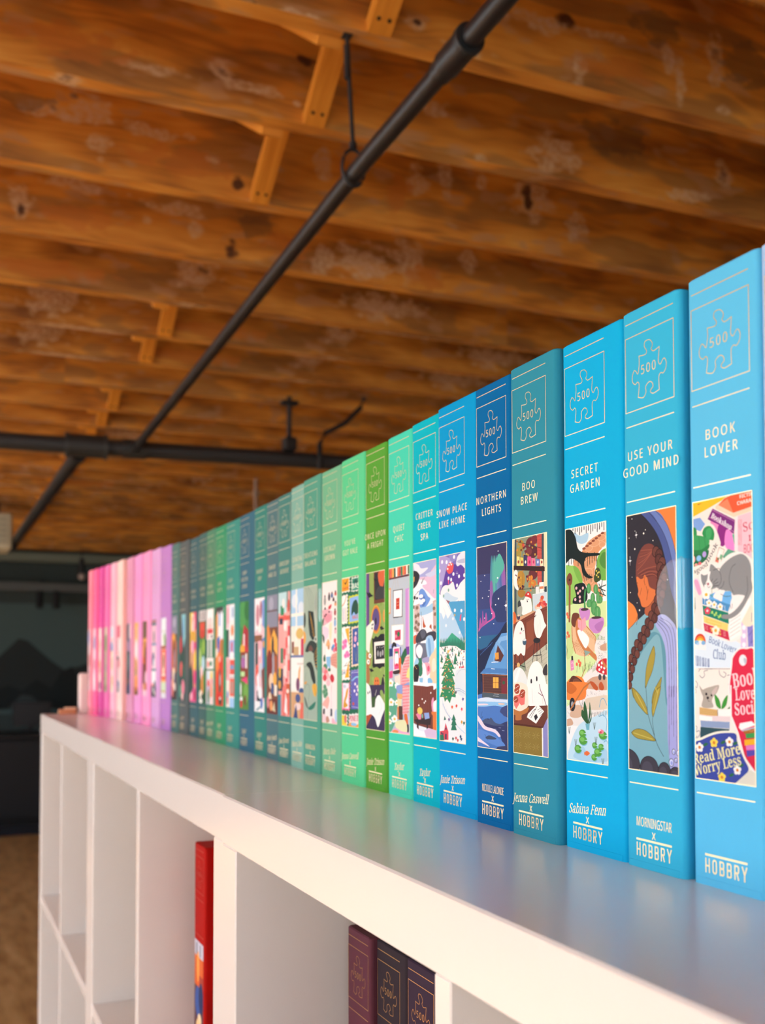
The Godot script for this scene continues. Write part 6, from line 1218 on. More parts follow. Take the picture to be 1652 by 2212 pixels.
	["s","b8562c",[714,1252,788,1200,816,1309,888,1324]],["c","b8562c",[16,420,1052,449,1148,523,1219]],["s","f6c8cc",[4,1369,174,1318,189,1387,34,1453]],["p","fbfbfb",[4,1327,97,1316,127,1372,3,1410]],["s","d86a4c",[3,1410,158,1386,172,1511,17,1550]],["s","3a3c46",[121,1413,342,1288,545,1308,624,1479,444,1550,141,1538]],["s","5a5e6c",[311,1335,462,1285,551,1383,400,1461]],["s","3c3c48",[610,1357,960,1340,981,1474,814,1524,639,1452]],["s","6c7284",[125,1558,525,1532,651,1724,501,1852,146,1829]],["s","f8f8fa",[118,1635,278,1568,413,1666,305,1830,138,1746]],["s","a8d0ee",[550,1464,815,1416,914,1646,752,1813,620,1791]],["s","7fb0dc",[638,1493,726,1481,782,1752,694,1778]],["p","fafafc",[339,1514,579,1478,549,1546,309,1541]],["s","ecd6b0",[708,1833,870,1713,1014,1674,1008,2344,762,2348,721,2022]],["s","f4e8d0",[810,1887,927,1834,982,2022,837,2076]],["s","a8a4ca",[381,1844,664,1805,678,1900,485,1927]],["s","2f7c5a",[183,1871,366,1844,393,2119,240,2148]],["s","a4d2ea",[27,1940,137,1815,244,1885,151,1954]],["s","f4aab8",[395,1940,663,1914,765,2022,720,2104,542,2159,453,2078]],["e","e0607a",[662,2023,53,54]],["s","242228",[11,2009,151,1940,257,2023,193,2273,23,2289]],["e","e8a848",[89,1995,15,12,135,2023,15,11]],["s","fbfbfb",[395,1954,515,1941,602,2159,645,2295,541,2283,438,2105]],["p","8cc8ea",[255,2203,422,2195,406,2284,285,2286]],["s","7fc0ea",[631,2213,749,2199,836,2265,748,2307,645,2295]],["p","7c4034",[-71,2290,1037,2317,1035,2531,-75,2557]],
	["p","7c4034",[-71,2313,1066,2298,1059,3091,798,3144,137,3092,-81,3046]],["l","5f2e28",[5,85,2311,81,3095]],["l","5f2e28",[5,196,2309,186,3062]],["l","5f2e28",[5,306,2308,290,3085]],["l","5f2e28",[5,415,2306,394,3053]],["l","5f2e28",[5,523,2305,496,3076]],["l","5f2e28",[5,630,2304,598,3044]],["l","5f2e28",[5,736,2302,699,3067]],["l","5f2e28",[5,841,2301,799,3035]],["l","5f2e28",[5,945,2299,898,3058]],["s","fbfcfc",[-55,2290,208,2273,481,2297,806,2286,1037,2303,1037,2350,878,2413,850,2340,600,2357,450,2352,115,2343,-56,2332]],["e","fff8f0",[531,2631,24,17,234,2719,24,16,477,2663,24,17,761,2471,23,17,387,2596,24,17]],["p","3a2a2a",[13,2999,771,2920,740,3065,637,3070,634,3296,575,3293,577,3072,223,3067,228,3207,151,3204,137,3064]],["p","f08aa8",[102,2898,201,2859,342,2868,328,2979,230,2990]],["e","f4cc60",[281,2821,116,67]],["e","7cb8a0",[390,2914,36,42]],["p","94aee0",[463,2854,678,2838,706,2941,504,2973]],["s","f4a0c0",[788,2627,877,2557,889,2800,816,2803]],["s","fdf6f2",[861,2652,1035,2607,1033,2822,889,2827]],["p","e8803c",[778,2815,1062,2808,1058,3199,845,3189,836,2884,786,2858]],["s","fbfcfe",[-19,3099,121,3135,289,3197,501,3207,619,3311,-22,3332]],["p","e2c4dc",[471,3188,651,3124,1059,3158,1057,3334,560,3321]],],
	"quiet_chic": [
	["p","bcc8d0",[0,0,1000,0,1000,3310,0,3310]],["p","c8402c",[-11,7,69,6,74,195,-6,197]],["p","e8602c",[77,7,156,6,161,192,82,195]],["p","f0a83c",[164,7,243,6,248,190,169,193]],["p","2f5a3c",[250,7,329,6,334,188,255,191]],["p","f4f0e8",[336,7,415,6,419,186,341,189]],["p","e8703c",[422,7,500,6,504,184,426,187]],["p","c03c34",[507,7,584,6,589,182,511,185]],["p","3c7a4c",[592,7,669,6,673,180,596,182]],["p","f0883c",[676,7,752,6,756,178,680,180]],["p","d85030",[759,6,835,6,839,176,763,178]],["p","f4e8d0",[842,6,918,6,921,174,846,176]],["p","2f6a44",[925,6,1000,6,1003,172,928,174]],["p","5c2830",[-20,196,1037,179,1036,216,-21,228]],["l","c8a878",[5,287,193,140,470]],["l","c8a878",[5,305,194,355,451]],["l","c8a878",[5,412,201,512,607]],["l","c8a878",[5,194,502,257,1144]],["l","c8a878",[5,602,464,694,1142]],["p","22262a",[209,449,682,451,665,1007,209,1009]],["p","f4f8f8",[234,465,654,464,638,992,230,992]],["l","dce4e8",[5,272,506,266,952]],["l","dce4e8",[5,358,511,352,955]],["l","dce4e8",[5,443,515,436,958]],["l","dce4e8",[5,527,520,520,961]],["l","dce4e8",[5,611,524,604,964]],["p","c63e2a",[356,624,526,618,522,841,353,843]],["l","f4d0a0",[6,383,705,496,701]],["l","f4d0a0",[6,383,764,495,760]],["p","e8a060",[-23,401,94,392,81,916,-28,927]],["p","f8e8cc",[-23,431,57,426,45,884,-28,897]],["p","cbd0c8",[114,1143,732,1143,718,1569,116,1574]],["p","fbfbf8",[142,1158,704,1157,691,1554,145,1560]],["p","c83a5c",[291,1263,578,1252,575,1456,295,1459]],["e","2f7a4c",[472,1340,63,50]],
	["e","f08aa0",[360,1382,49,35]],["p","cc94d6",[810,461,1066,449,1041,1623,813,1599]],["p","d8b0e0",[929,482,1065,475,1042,1609,941,1602]],["p","7a3f9e",[819,1599,1042,1592,1039,1744,864,1757]],["s","a9b6e4",[-35,1610,145,1524,428,1529,634,1633,684,1748,494,1776,-1,1743]],["s","26242a",[127,1583,217,1496,351,1528,364,1593,251,1577,172,1628]],["p","24407c",[-35,1625,187,1619,185,1777,-37,1790]],["p","b4b6e2",[-38,1839,219,1833,217,2058,-40,2052]],["p","2c3468",[496,1602,583,1598,579,1863,499,1863]],["p","f8f0f0",[208,1607,538,1588,545,2047,216,2074]],["p","e8588e",[250,1631,503,1617,511,2024,259,2048]],["s","fdfdfa",[284,1760,373,1703,466,1747,464,1920,369,1956,289,1920]],["e","3c8a5c",[376,1703,84,23]],["e","e0405c",[387,1949,69,29]],["s","2c6a48",[562,1834,799,1623,870,1778,766,1906,646,1949]],["s","e8703a",[485,1863,580,1805,601,1978,575,2121,505,2129]],["p","f6c4c6",[505,2164,680,1949,836,1778,1022,1758,1014,2146,955,2596,618,2604]],["l","e0505c",[16,575,2064,577,2591]],["l","e0505c",[16,641,2018,632,2590]],["l","e0505c",[16,707,1972,686,2588]],["l","e0505c",[16,773,1926,740,2587]],["l","e0505c",[16,838,1881,794,2586]],["l","e0505c",[16,903,1835,848,2585]],["l","e0505c",[16,968,1790,902,2583]],["l","e86a74",[13,768,1821,1038,1801]],["l","e86a74",[13,750,1878,1037,1857]],["l","e86a74",[13,732,1935,1035,1914]],["l","e86a74",[13,714,1992,1034,1970]],["l","e86a74",[13,696,2049,1033,2027]],["l","e86a74",[13,678,2106,1032,2083]],["l","e86a74",[13,660,2163,1031,2139]],
	["l","e86a74",[13,641,2220,1030,2196]],["l","e86a74",[13,623,2278,1028,2252]],["l","e86a74",[13,605,2335,1027,2308]],["l","e86a74",[13,587,2392,1026,2364]],["l","e86a74",[13,569,2449,1025,2420]],["l","e86a74",[13,551,2506,1024,2476]],["l","e86a74",[13,533,2564,1023,2532]],["l","e86a74",[13,515,2621,1021,2588]],["p","f4e48c",[899,2048,1034,1963,1029,2217,835,2197]],["p","e0508c",[-40,2096,181,2062,179,2210,-42,2234]],["s","3c2c2c",[209,2080,524,2050,488,2122,244,2138]],["p","f2e2d2",[271,2188,564,2138,571,2342,311,2368]],["s","62b08e",[-43,2344,136,2276,312,2310,414,2438,429,2609,-46,2620]],["p","62b08e",[-43,2367,408,2361,416,2760,301,3105,52,3357,-54,3363]],["l","4f9a7a",[6,46,2366,26,3230]],["l","4f9a7a",[6,124,2365,90,3142]],["l","4f9a7a",[6,202,2364,155,3054]],["l","4f9a7a",[6,279,2363,219,2966]],["l","4f9a7a",[6,356,2361,283,2878]],["e","fffdf6",[83,2277,64,32,163,2306,64,32,132,2355,63,32,32,2356,64,32,1,2308,64,32]],["e","f0c040",[82,2320,50,25]],["e","fffdf6",[398,2330,54,27,465,2354,53,27,439,2395,53,27,356,2396,53,27,331,2356,53,27]],["e","f0c040",[398,2366,41,21]],["e","fffdf6",[103,2657,70,35,191,2687,70,35,157,2741,69,35,47,2744,70,35,14,2692,70,35]],["e","f0c040",[102,2704,55,27]],["e","fffdf6",[376,2672,47,24,435,2693,47,23,412,2729,46,24,338,2731,47,24,316,2696,47,23]],["e","f0c040",[376,2704,36,18]],["e","fffdf6",[274,2988,69,34,361,3017,68,34,327,3071,69,34,219,3075,69,34,186,3024,69,34]],["e","f0c040",[274,3035,53,26]],
	["e","fffdf6",[38,3069,48,24,98,3089,48,23,75,3126,47,23,0,3129,48,23,-23,3094,48,23]],["e","f0c040",[38,3101,37,18]],["e","fffdf6",[22,2913,35,18,66,2928,35,17,49,2955,35,17,-6,2957,35,17,-23,2931,36,18]],["e","f0c040",[22,2937,27,13]],["e","fffdf6",[409,2352,43,22,464,2372,43,22,442,2406,43,22,373,2407,44,22,353,2374,44,22]],["e","f0c040",[408,2382,34,17]],["s","8fa4d8",[379,2495,759,2333,1027,2301,1024,2483,618,2604,394,2609]],["s","8fa4d8",[398,2361,926,2353,891,2438,620,2500,413,2489]],["p","f0b070",[396,2515,660,2527,659,2612,411,2625]],["p","f8e0a8",[411,2625,618,2624,601,2783,426,2788]],["p","e08a4c",[402,2789,547,2784,542,3038,405,3030]],["p","5a3c34",[478,2765,690,2766,672,3033,491,3040]],["p","b8c8e8",[882,2942,1047,2936,1046,3005,880,3011]],["p","e2404c",[688,2470,1058,2407,1052,2714,667,2710]],["p","f6c4c6",[663,2357,1000,2352,992,2743,882,2935,663,2929]],["l","e0505c",[14,690,2357,694,2920]],["l","e0505c",[14,758,2356,745,2919]],["l","e0505c",[14,826,2355,795,2917]],["l","e0505c",[14,893,2354,845,2915]],["l","e0505c",[14,960,2353,895,2913]],["l","e86a74",[12,663,2357,986,2352]],["l","e86a74",[12,662,2391,986,2372]],["l","e86a74",[12,661,2453,985,2433]],["l","e86a74",[12,660,2516,984,2495]],["l","e86a74",[12,659,2578,982,2557]],["l","e86a74",[12,658,2640,981,2618]],["l","e86a74",[12,657,2702,980,2680]],["l","e86a74",[12,656,2764,979,2741]],["l","e86a74",[12,655,2826,977,2802]],["l","e86a74",[12,654,2888,976,2863]],
	["s","e8703a",[741,2936,882,2928,928,3134,876,3206,818,3139]],["s","1c1c22",[844,3138,945,3113,955,3243,892,3260]],["s","eeeab6",[293,3119,405,3065,786,3040,876,3247,607,3260,334,3202]],["s","f4b0d0",[299,3218,607,3260,875,3268,1040,3281,1039,3349,123,3340]],["s","f0905c",[141,3282,333,3245,470,3280,297,3331]],],
	"once_fright": [
	["p","90aa58",[0,0,1000,0,1000,3310,0,3310]],["e","9cb862",[784,2041,53,46]],["e","84a04e",[527,672,54,46]],["e","9cb862",[80,1653,56,47]],["e","84a04e",[501,1892,54,46]],["e","9cb862",[414,1918,55,46]],["e","84a04e",[323,1997,55,47]],["e","9cb862",[738,1049,53,46]],["e","84a04e",[564,1701,53,46]],["e","9cb862",[258,1383,55,46]],["e","84a04e",[807,692,53,45]],["e","9cb862",[796,1709,53,46]],["e","84a04e",[840,862,52,45]],["e","9cb862",[161,1995,55,47]],["e","84a04e",[803,1126,53,45]],["e","9cb862",[179,500,55,46]],["e","84a04e",[658,749,54,45]],["e","9cb862",[926,1475,53,45]],["e","84a04e",[263,1635,55,46]],["e","9cb862",[399,2320,54,46]],["e","84a04e",[892,1296,52,45]],["e","9cb862",[657,1739,53,46]],["e","84a04e",[791,2417,53,46]],["e","9cb862",[115,904,55,47]],["e","84a04e",[629,779,53,46]],["e","9cb862",[623,258,54,45]],["e","84a04e",[866,1321,53,45]],["e","9cb862",[186,1653,56,47]],["e","84a04e",[375,506,55,46]],["e","9cb862",[529,371,54,45]],["e","84a04e",[265,2156,55,47]],["e","9cb862",[720,76,53,46]],["e","84a04e",[790,91,52,45]],["e","9cb862",[375,2250,54,47]],["e","84a04e",[645,784,53,46]],["e","9cb862",[428,981,54,46]],["e","84a04e",[186,2492,55,47]],["e","9cb862",[136,1057,55,47]],["e","84a04e",[753,1010,53,45]],["e","9cb862",[959,649,52,45]],["e","84a04e",[943,2209,53,46]],["p","6c4c8e",[-40,8,170,13,173,1125,-35,1199]],["p","5a3c7a",[91,12,170,13,173,1125,110,1139]],["p","6c3c28",[420,-5,1056,-5,1050,663,436,674]],["p","2a2a2e",[474,31,1055,30,1050,591,484,593]],
	["s","d8663a",[650,57,794,5,1018,19,987,197,904,342,799,344,698,241]],["s","3c3c3c",[524,430,716,318,1015,392,1013,572,522,567]],["p","1c1c20",[392,127,473,155,508,143,565,173,622,195,484,210]],["p","1c1c20",[-13,387,130,434,193,412,295,466,396,501,148,530]],["p","1c1c20",[689,1132,795,1165,840,1147,915,1185,989,1211,809,1238]],["p","1c1c20",[151,2012,249,2039,293,2021,363,2054,433,2075,261,2105]],["p","1c1c20",[887,2144,939,2158,962,2149,999,2166,1036,2178,946,2195]],["e","e09a3c",[537,1002,259,300]],["e","c87a2c",[537,1002,221,260]],["e","5c4c84",[529,1002,191,230]],["l","22202c",[7,529,1002,531,888]],["e","22202c",[529,1041,46,76]],["e","e09a3c",[991,946,82,135]],["s","eef0e0",[-35,1199,225,1072,382,1014,447,1115,340,1321,220,1482,179,1683,60,1652,-39,1558]],["e","1c1c20",[323,1113,23,21,381,1099,24,21,330,1182,31,22]],["p","1c1c20",[320,1382,417,1407,514,1346,629,1378,782,1312,1044,1315,1038,1997,888,1986,737,2034,584,1990,391,2015,333,1962,374,1745]],["p","f4f0e4",[435,1477,1043,1455,1039,1912,462,1927]],["p","2a2a2e",[520,1555,1042,1539,1039,1822,528,1840]],["e","a8a8a8",[645,1714,46,61,778,1729,45,61,891,1699,45,60]],["e","e8e8e8",[608,1592,15,9,741,1585,15,9,855,1593,15,9,930,1578,15,9]],["s","b88450",[-41,1730,159,1696,256,1776,227,1963,36,1980,-44,1965]],["e","fbfaf2",[205,1761,79,53,117,1886,79,53]],["e","1c1c20",[217,1761,28,19,129,1886,27,19]],["s","a87444",[-44,1965,155,1979,191,2290,31,2372,-49,2374]],
	["s","e07c3c",[418,2331,466,2230,563,2205,678,2226,726,2324,676,2417,561,2443,456,2415]],["l","5a7a2c",[8,551,2205,536,2159]],["e","1c1c20",[524,2283,23,15,628,2280,22,16]],["s","1c1c20",[503,2360,580,2381,658,2341,638,2387,561,2413]],["s","22202a",[229,2460,425,2408,733,2446,886,2199,997,2348,1032,2619,227,2647]],["s","fbfaf4",[-69,2374,72,2347,209,2445,266,2646,-73,2658]],["e","1c1c20",[97,2519,24,31,189,2500,24,31]],["p","3a2e4c",[-89,2384,1072,2356,1063,3355,-101,3363]],["s","90aa58",[751,2516,846,2468,958,2555,1071,2491,1068,2748,882,2710]],["l","57467a",[9,143,3067,147,3380]],["l","57467a",[9,246,3030,250,3374]],["l","57467a",[9,348,3056,353,3367]],["l","57467a",[9,450,3020,454,3361]],["l","57467a",[9,550,3046,555,3355]],["l","57467a",[9,651,3011,655,3349]],["l","57467a",[9,750,3037,754,3343]],["l","57467a",[9,849,3001,853,3337]],["l","57467a",[9,946,3027,951,3331]],["s","b8562c",[-97,2999,302,2989,182,3112,-60,3266]],["s","fbfaf4",[-69,2384,151,2378,260,2516,304,2763,362,2838,520,2662,655,2581,788,2607,1012,2796,841,3017,641,3239,477,3066,262,2991,-77,2983]],["e","1c1c20",[97,2544,24,31,197,2525,23,32]],["p","3c5c2c",[274,2612,415,2635,532,2581,467,2834,311,2848]],["c","dcd8cc",[7,693,2641,843,2803,689,2978]],["c","f4f0e0",[14,486,2586,560,2476]],],
	"kale_stamps": [
	["p","1f6a4c",[0,0,1000,0,1000,3310,0,3310]],["p","f7f3ea",[-101,-15,476,-8,472,318,-106,323]],["e","f7f3ea",[-52,-15,25,13]],["e","1f6a4c",[45,-14,25,13]],["e","f7f3ea",[142,-12,25,13]],["e","1f6a4c",[238,-11,25,13]],["e","f7f3ea",[334,-10,24,13]],["e","1f6a4c",[429,-9,24,13]],["e","f7f3ea",[476,10,24,13]],["e","1f6a4c",[475,46,25,13]],["e","f7f3ea",[475,82,24,13]],["e","1f6a4c",[474,119,25,12]],["e","f7f3ea",[474,155,24,13]],["e","1f6a4c",[473,191,25,13]],["e","f7f3ea",[473,227,24,13]],["e","1f6a4c",[472,264,25,13]],["e","f7f3ea",[472,300,24,13,424,319,25,13]],["e","1f6a4c",[329,319,25,13]],["e","f7f3ea",[233,320,25,13]],["e","1f6a4c",[137,321,25,13]],["e","f7f3ea",[40,321,25,14]],["e","1f6a4c",[-57,322,25,13]],["e","f7f3ea",[-106,304,26,13]],["e","1f6a4c",[-105,266,25,13]],["e","f7f3ea",[-104,229,25,13]],["e","1f6a4c",[-104,191,25,13]],["e","f7f3ea",[-103,153,25,14]],["e","1f6a4c",[-103,116,26,13]],["e","f7f3ea",[-102,78,25,13]],["e","1f6a4c",[-102,41,26,13]],["e","f7f3ea",[-101,3,25,13]],["p","f5a623",[-61,11,437,13,433,293,-65,301]],["s","3a3420",[60,32,198,114,358,21,223,153]],["t","b8402c",[36,264,433,257,52,1],"COASTER"],["p","e8eede",[592,26,1118,22,1115,333,589,335]],["e","e8eede",[637,26,24,13]],["e","1f6a4c",[725,25,24,13]],["e","e8eede",[813,24,24,13]],["e","1f6a4c",[901,24,24,12]],["e","e8eede",[988,23,24,13]],["e","1f6a4c",[1075,22,23,13]],["e","e8eede",[1118,41,23,13]],["e","1f6a4c",[1117,80,24,13]],["e","e8eede",[1117,119,23,13]],
	["e","1f6a4c",[1116,158,24,13]],["e","e8eede",[1116,197,24,12]],["e","1f6a4c",[1116,236,23,12]],["e","e8eede",[1115,275,24,12]],["e","1f6a4c",[1115,314,23,12]],["e","e8eede",[1072,333,23,13]],["e","1f6a4c",[985,334,23,12]],["e","e8eede",[898,334,23,13]],["e","1f6a4c",[810,334,24,13]],["e","e8eede",[722,335,24,13]],["e","1f6a4c",[633,335,24,13]],["e","e8eede",[589,316,24,13]],["e","1f6a4c",[589,277,25,13]],["e","e8eede",[590,239,24,13]],["e","1f6a4c",[590,200,24,13]],["e","e8eede",[591,161,24,13]],["e","1f6a4c",[591,123,24,13]],["e","e8eede",[592,84,24,13]],["e","1f6a4c",[592,46,24,12]],["p","2e8f74",[631,52,1080,43,1077,308,628,314]],["s","1f5a4a",[688,124,833,68,975,140,832,159]],["t","e8eede",[638,277,1256,268,114,1],"BASIL"],["p","f7f3ea",[-107,388,353,379,344,1020,-117,1040]],["e","f7f3ea",[-60,387,25,14]],["e","1f6a4c",[32,386,25,13]],["e","f7f3ea",[125,384,25,13]],["e","1f6a4c",[216,382,25,13]],["e","f7f3ea",[308,380,24,13,353,399,24,13]],["e","1f6a4c",[352,439,25,13]],["e","f7f3ea",[352,479,24,13]],["e","1f6a4c",[351,519,25,13]],["e","f7f3ea",[351,559,24,13]],["e","1f6a4c",[350,599,25,13]],["e","f7f3ea",[349,639,25,13]],["e","1f6a4c",[349,679,25,13]],["e","f7f3ea",[348,719,25,13]],["e","1f6a4c",[348,759,25,13]],["e","f7f3ea",[347,799,25,13]],["e","1f6a4c",[347,839,24,13]],["e","f7f3ea",[346,879,25,13]],["e","1f6a4c",[346,919,24,14]],["e","f7f3ea",[345,960,25,13]],["e","1f6a4c",[345,1000,24,13]],["e","f7f3ea",[299,1022,24,13]],["e","1f6a4c",[207,1026,25,13]],
	["e","f7f3ea",[115,1030,25,13]],["e","1f6a4c",[22,1034,26,13]],["e","f7f3ea",[-71,1038,26,13,-117,1020,25,13]],["e","1f6a4c",[-116,979,25,13]],["e","f7f3ea",[-116,938,26,13]],["e","1f6a4c",[-115,897,25,13]],["e","f7f3ea",[-115,856,26,14]],["e","1f6a4c",[-114,816,25,13]],["e","f7f3ea",[-113,775,25,13]],["e","1f6a4c",[-113,734,26,13]],["e","f7f3ea",[-112,693,25,14]],["e","1f6a4c",[-111,653,25,13]],["e","f7f3ea",[-111,612,26,13]],["e","1f6a4c",[-110,571,25,13]],["e","f7f3ea",[-109,531,25,13]],["e","1f6a4c",[-109,490,26,13]],["e","f7f3ea",[-108,449,25,14]],["e","1f6a4c",[-107,409,25,13]],["p","fbf8f0",[-67,414,313,401,305,995,-76,1017]],["c","e8783c",[26,-60,645,142,560,283,407]],["l","7a3c8c",[18,50,668,66,970]],["l","3c7ab0",[18,120,671,136,972]],["l","e05a7c",[18,200,674,216,975]],["l","f0b03c",[18,265,677,280,977]],["p","ccd63c",[411,423,1114,406,1108,1021,403,1040]],["e","ccd63c",[463,422,24,12]],["e","1f6a4c",[565,419,24,13]],["e","ccd63c",[666,417,24,12]],["e","1f6a4c",[767,414,24,13]],["e","ccd63c",[867,412,23,12]],["e","1f6a4c",[966,409,24,13]],["e","ccd63c",[1065,407,23,13,1114,425,23,13]],["e","1f6a4c",[1113,463,24,13]],["e","ccd63c",[1113,502,24,12]],["e","1f6a4c",[1113,540,23,13]],["e","ccd63c",[1112,578,24,13]],["e","1f6a4c",[1112,617,24,12]],["e","ccd63c",[1112,655,23,13]],["e","1f6a4c",[1111,694,24,12]],["e","ccd63c",[1111,732,23,13]],["e","1f6a4c",[1111,771,23,12]],["e","ccd63c",[1110,809,24,13]],["e","1f6a4c",[1110,848,23,12]],["e","ccd63c",[1109,886,24,13]],
	["e","1f6a4c",[1109,925,24,12]],["e","ccd63c",[1109,963,23,13]],["e","1f6a4c",[1108,1002,24,12]],["e","ccd63c",[1059,1022,23,13]],["e","1f6a4c",[960,1025,23,13]],["e","ccd63c",[860,1028,24,13]],["e","1f6a4c",[759,1031,25,12]],["e","ccd63c",[659,1033,24,13]],["e","1f6a4c",[557,1036,24,13]],["e","ccd63c",[455,1039,24,13,404,1021,24,13]],["e","1f6a4c",[404,982,25,13]],["e","ccd63c",[405,944,24,13]],["e","1f6a4c",[405,905,25,13]],["e","ccd63c",[406,866,24,13]],["e","1f6a4c",[406,828,25,13]],["e","ccd63c",[407,789,24,13]],["e","1f6a4c",[407,750,25,13]],["e","ccd63c",[408,712,24,13]],["e","1f6a4c",[408,673,25,13]],["e","ccd63c",[409,635,24,13]],["e","1f6a4c",[409,596,25,13]],["e","ccd63c",[410,558,24,13]],["e","1f6a4c",[410,519,25,13]],["e","ccd63c",[411,480,24,13]],["e","1f6a4c",[411,442,25,13]],["p","8eb8ea",[480,468,1048,443,1042,978,473,1001]],["s","1f4c3c",[592,857,609,672,731,548,876,527,970,614,1064,691,1016,799,848,847,728,788]],["t","d8683c",[649,944,967,929,78,1],"KALE"],["p","f7f3ea",[-119,1106,491,1091,476,2276,-138,2303]],["e","f7f3ea",[-67,1105,25,13]],["e","1f6a4c",[36,1103,25,13]],["e","f7f3ea",[138,1100,25,13]],["e","1f6a4c",[240,1098,25,13]],["e","f7f3ea",[341,1095,25,13]],["e","1f6a4c",[441,1093,25,13]],["e","f7f3ea",[491,1112,24,13]],["e","1f6a4c",[490,1152,25,13]],["e","f7f3ea",[490,1193,24,13]],["e","1f6a4c",[489,1233,25,14]],["e","f7f3ea",[489,1274,24,13]],["e","1f6a4c",[488,1315,25,13]],["e","f7f3ea",[488,1355,24,14]],["e","1f6a4c",[487,1396,25,13]],
	["e","f7f3ea",[487,1437,24,13]],["e","1f6a4c",[486,1478,25,13]],["e","f7f3ea",[486,1518,24,13]],["e","1f6a4c",[485,1559,25,13]],["e","f7f3ea",[485,1600,24,13]],["e","1f6a4c",[484,1641,25,13]],["e","f7f3ea",[484,1682,24,13]],["e","1f6a4c",[483,1722,25,14]],["e","f7f3ea",[483,1763,24,13]],["e","1f6a4c",[482,1804,25,13]],["e","f7f3ea",[482,1845,24,13]],["e","1f6a4c",[481,1886,25,13]],["e","f7f3ea",[480,1927,25,13]],["e","1f6a4c",[480,1968,25,13]],["e","f7f3ea",[479,2009,25,13]],["e","1f6a4c",[479,2050,25,13]],["e","f7f3ea",[478,2091,25,13]],["e","1f6a4c",[478,2132,25,13]],["e","f7f3ea",[477,2173,25,13]],["e","1f6a4c",[477,2214,24,13]],["e","f7f3ea",[476,2255,25,13,426,2278,24,13]],["e","1f6a4c",[325,2282,25,14]],["e","f7f3ea",[223,2287,25,13]],["e","1f6a4c",[121,2291,25,14]],["e","f7f3ea",[18,2296,25,13]],["e","1f6a4c",[-86,2301,26,13]],["e","f7f3ea",[-137,2282,25,14]],["e","1f6a4c",[-137,2241,26,13]],["e","f7f3ea",[-136,2199,26,14]],["e","1f6a4c",[-135,2158,25,13]],["e","f7f3ea",[-135,2116,26,14]],["e","1f6a4c",[-134,2075,26,13]],["e","f7f3ea",[-133,2033,25,14]],["e","1f6a4c",[-133,1992,26,13]],["e","f7f3ea",[-132,1951,26,13]],["e","1f6a4c",[-131,1909,25,14]],["e","f7f3ea",[-131,1868,26,13]],["e","1f6a4c",[-130,1827,26,13]],["e","f7f3ea",[-129,1785,25,14]],["e","1f6a4c",[-129,1744,26,13]],["e","f7f3ea",[-128,1703,25,13]],["e","1f6a4c",[-127,1662,25,13]],["e","f7f3ea",[-127,1620,26,14]],["e","1f6a4c",[-126,1579,25,13]],["e","f7f3ea",[-125,1538,25,13]],
	["e","1f6a4c",[-125,1497,26,13]],["e","f7f3ea",[-124,1456,25,13]],["e","1f6a4c",[-123,1414,25,14]],["e","f7f3ea",[-123,1373,26,14]],["e","1f6a4c",[-122,1332,25,13]],["e","f7f3ea",[-121,1291,25,13]],["e","1f6a4c",[-121,1250,26,13]],["e","f7f3ea",[-120,1209,25,13]],["e","1f6a4c",[-119,1168,25,13]],["e","f7f3ea",[-119,1127,26,13]],["p","fdfaf4",[-78,1132,452,1114,437,2252,-96,2278]],["p","f5b02c",[193,1143,451,1128,446,1542]],["p","f5b02c",[178,2243,442,1843,437,2229]],["e","f08ac0",[129,1443,110,57]],["e","e0609c",[129,1443,40,23]],["e","f08ac0",[203,1520,110,57]],["e","e0609c",[203,1520,40,23]],["e","f08ac0",[77,1556,111,57]],["e","e0609c",[77,1556,40,23]],["e","f08ac0",[229,1426,110,57]],["e","e0609c",[229,1426,40,23]],["e","f08ac0",[325,1691,109,57]],["e","e0609c",[325,1691,40,23]],["e","f08ac0",[225,1747,109,57]],["e","e0609c",[225,1747,40,23]],["e","f08ac0",[374,1729,109,57]],["e","e0609c",[374,1729,40,23]],["l","1f4c3c",[12,32,1214,130,1349]],["l","1f4c3c",[12,121,1993,322,1899]],["l","1f4c3c",[12,197,1974,371,1955]],["t","3c5a8c",[7,2174,229,2154,65,1],"ONE"],["p","f6d8bc",[579,1120,1107,1094,1099,1961,588,1993]],["e","f6d8bc",[624,1118,24,13]],["e","1f6a4c",[713,1113,24,13]],["e","f6d8bc",[801,1109,24,13]],["e","1f6a4c",[889,1105,24,13]],["e","f6d8bc",[977,1100,24,13]],["e","1f6a4c",[1064,1096,24,13]],["e","f6d8bc",[1107,1114,24,12]],["e","1f6a4c",[1107,1153,24,13]],["e","f6d8bc",[1107,1192,23,13]],["e","1f6a4c",[1106,1231,24,13]],["e","f6d8bc",[1106,1271,23,13]],
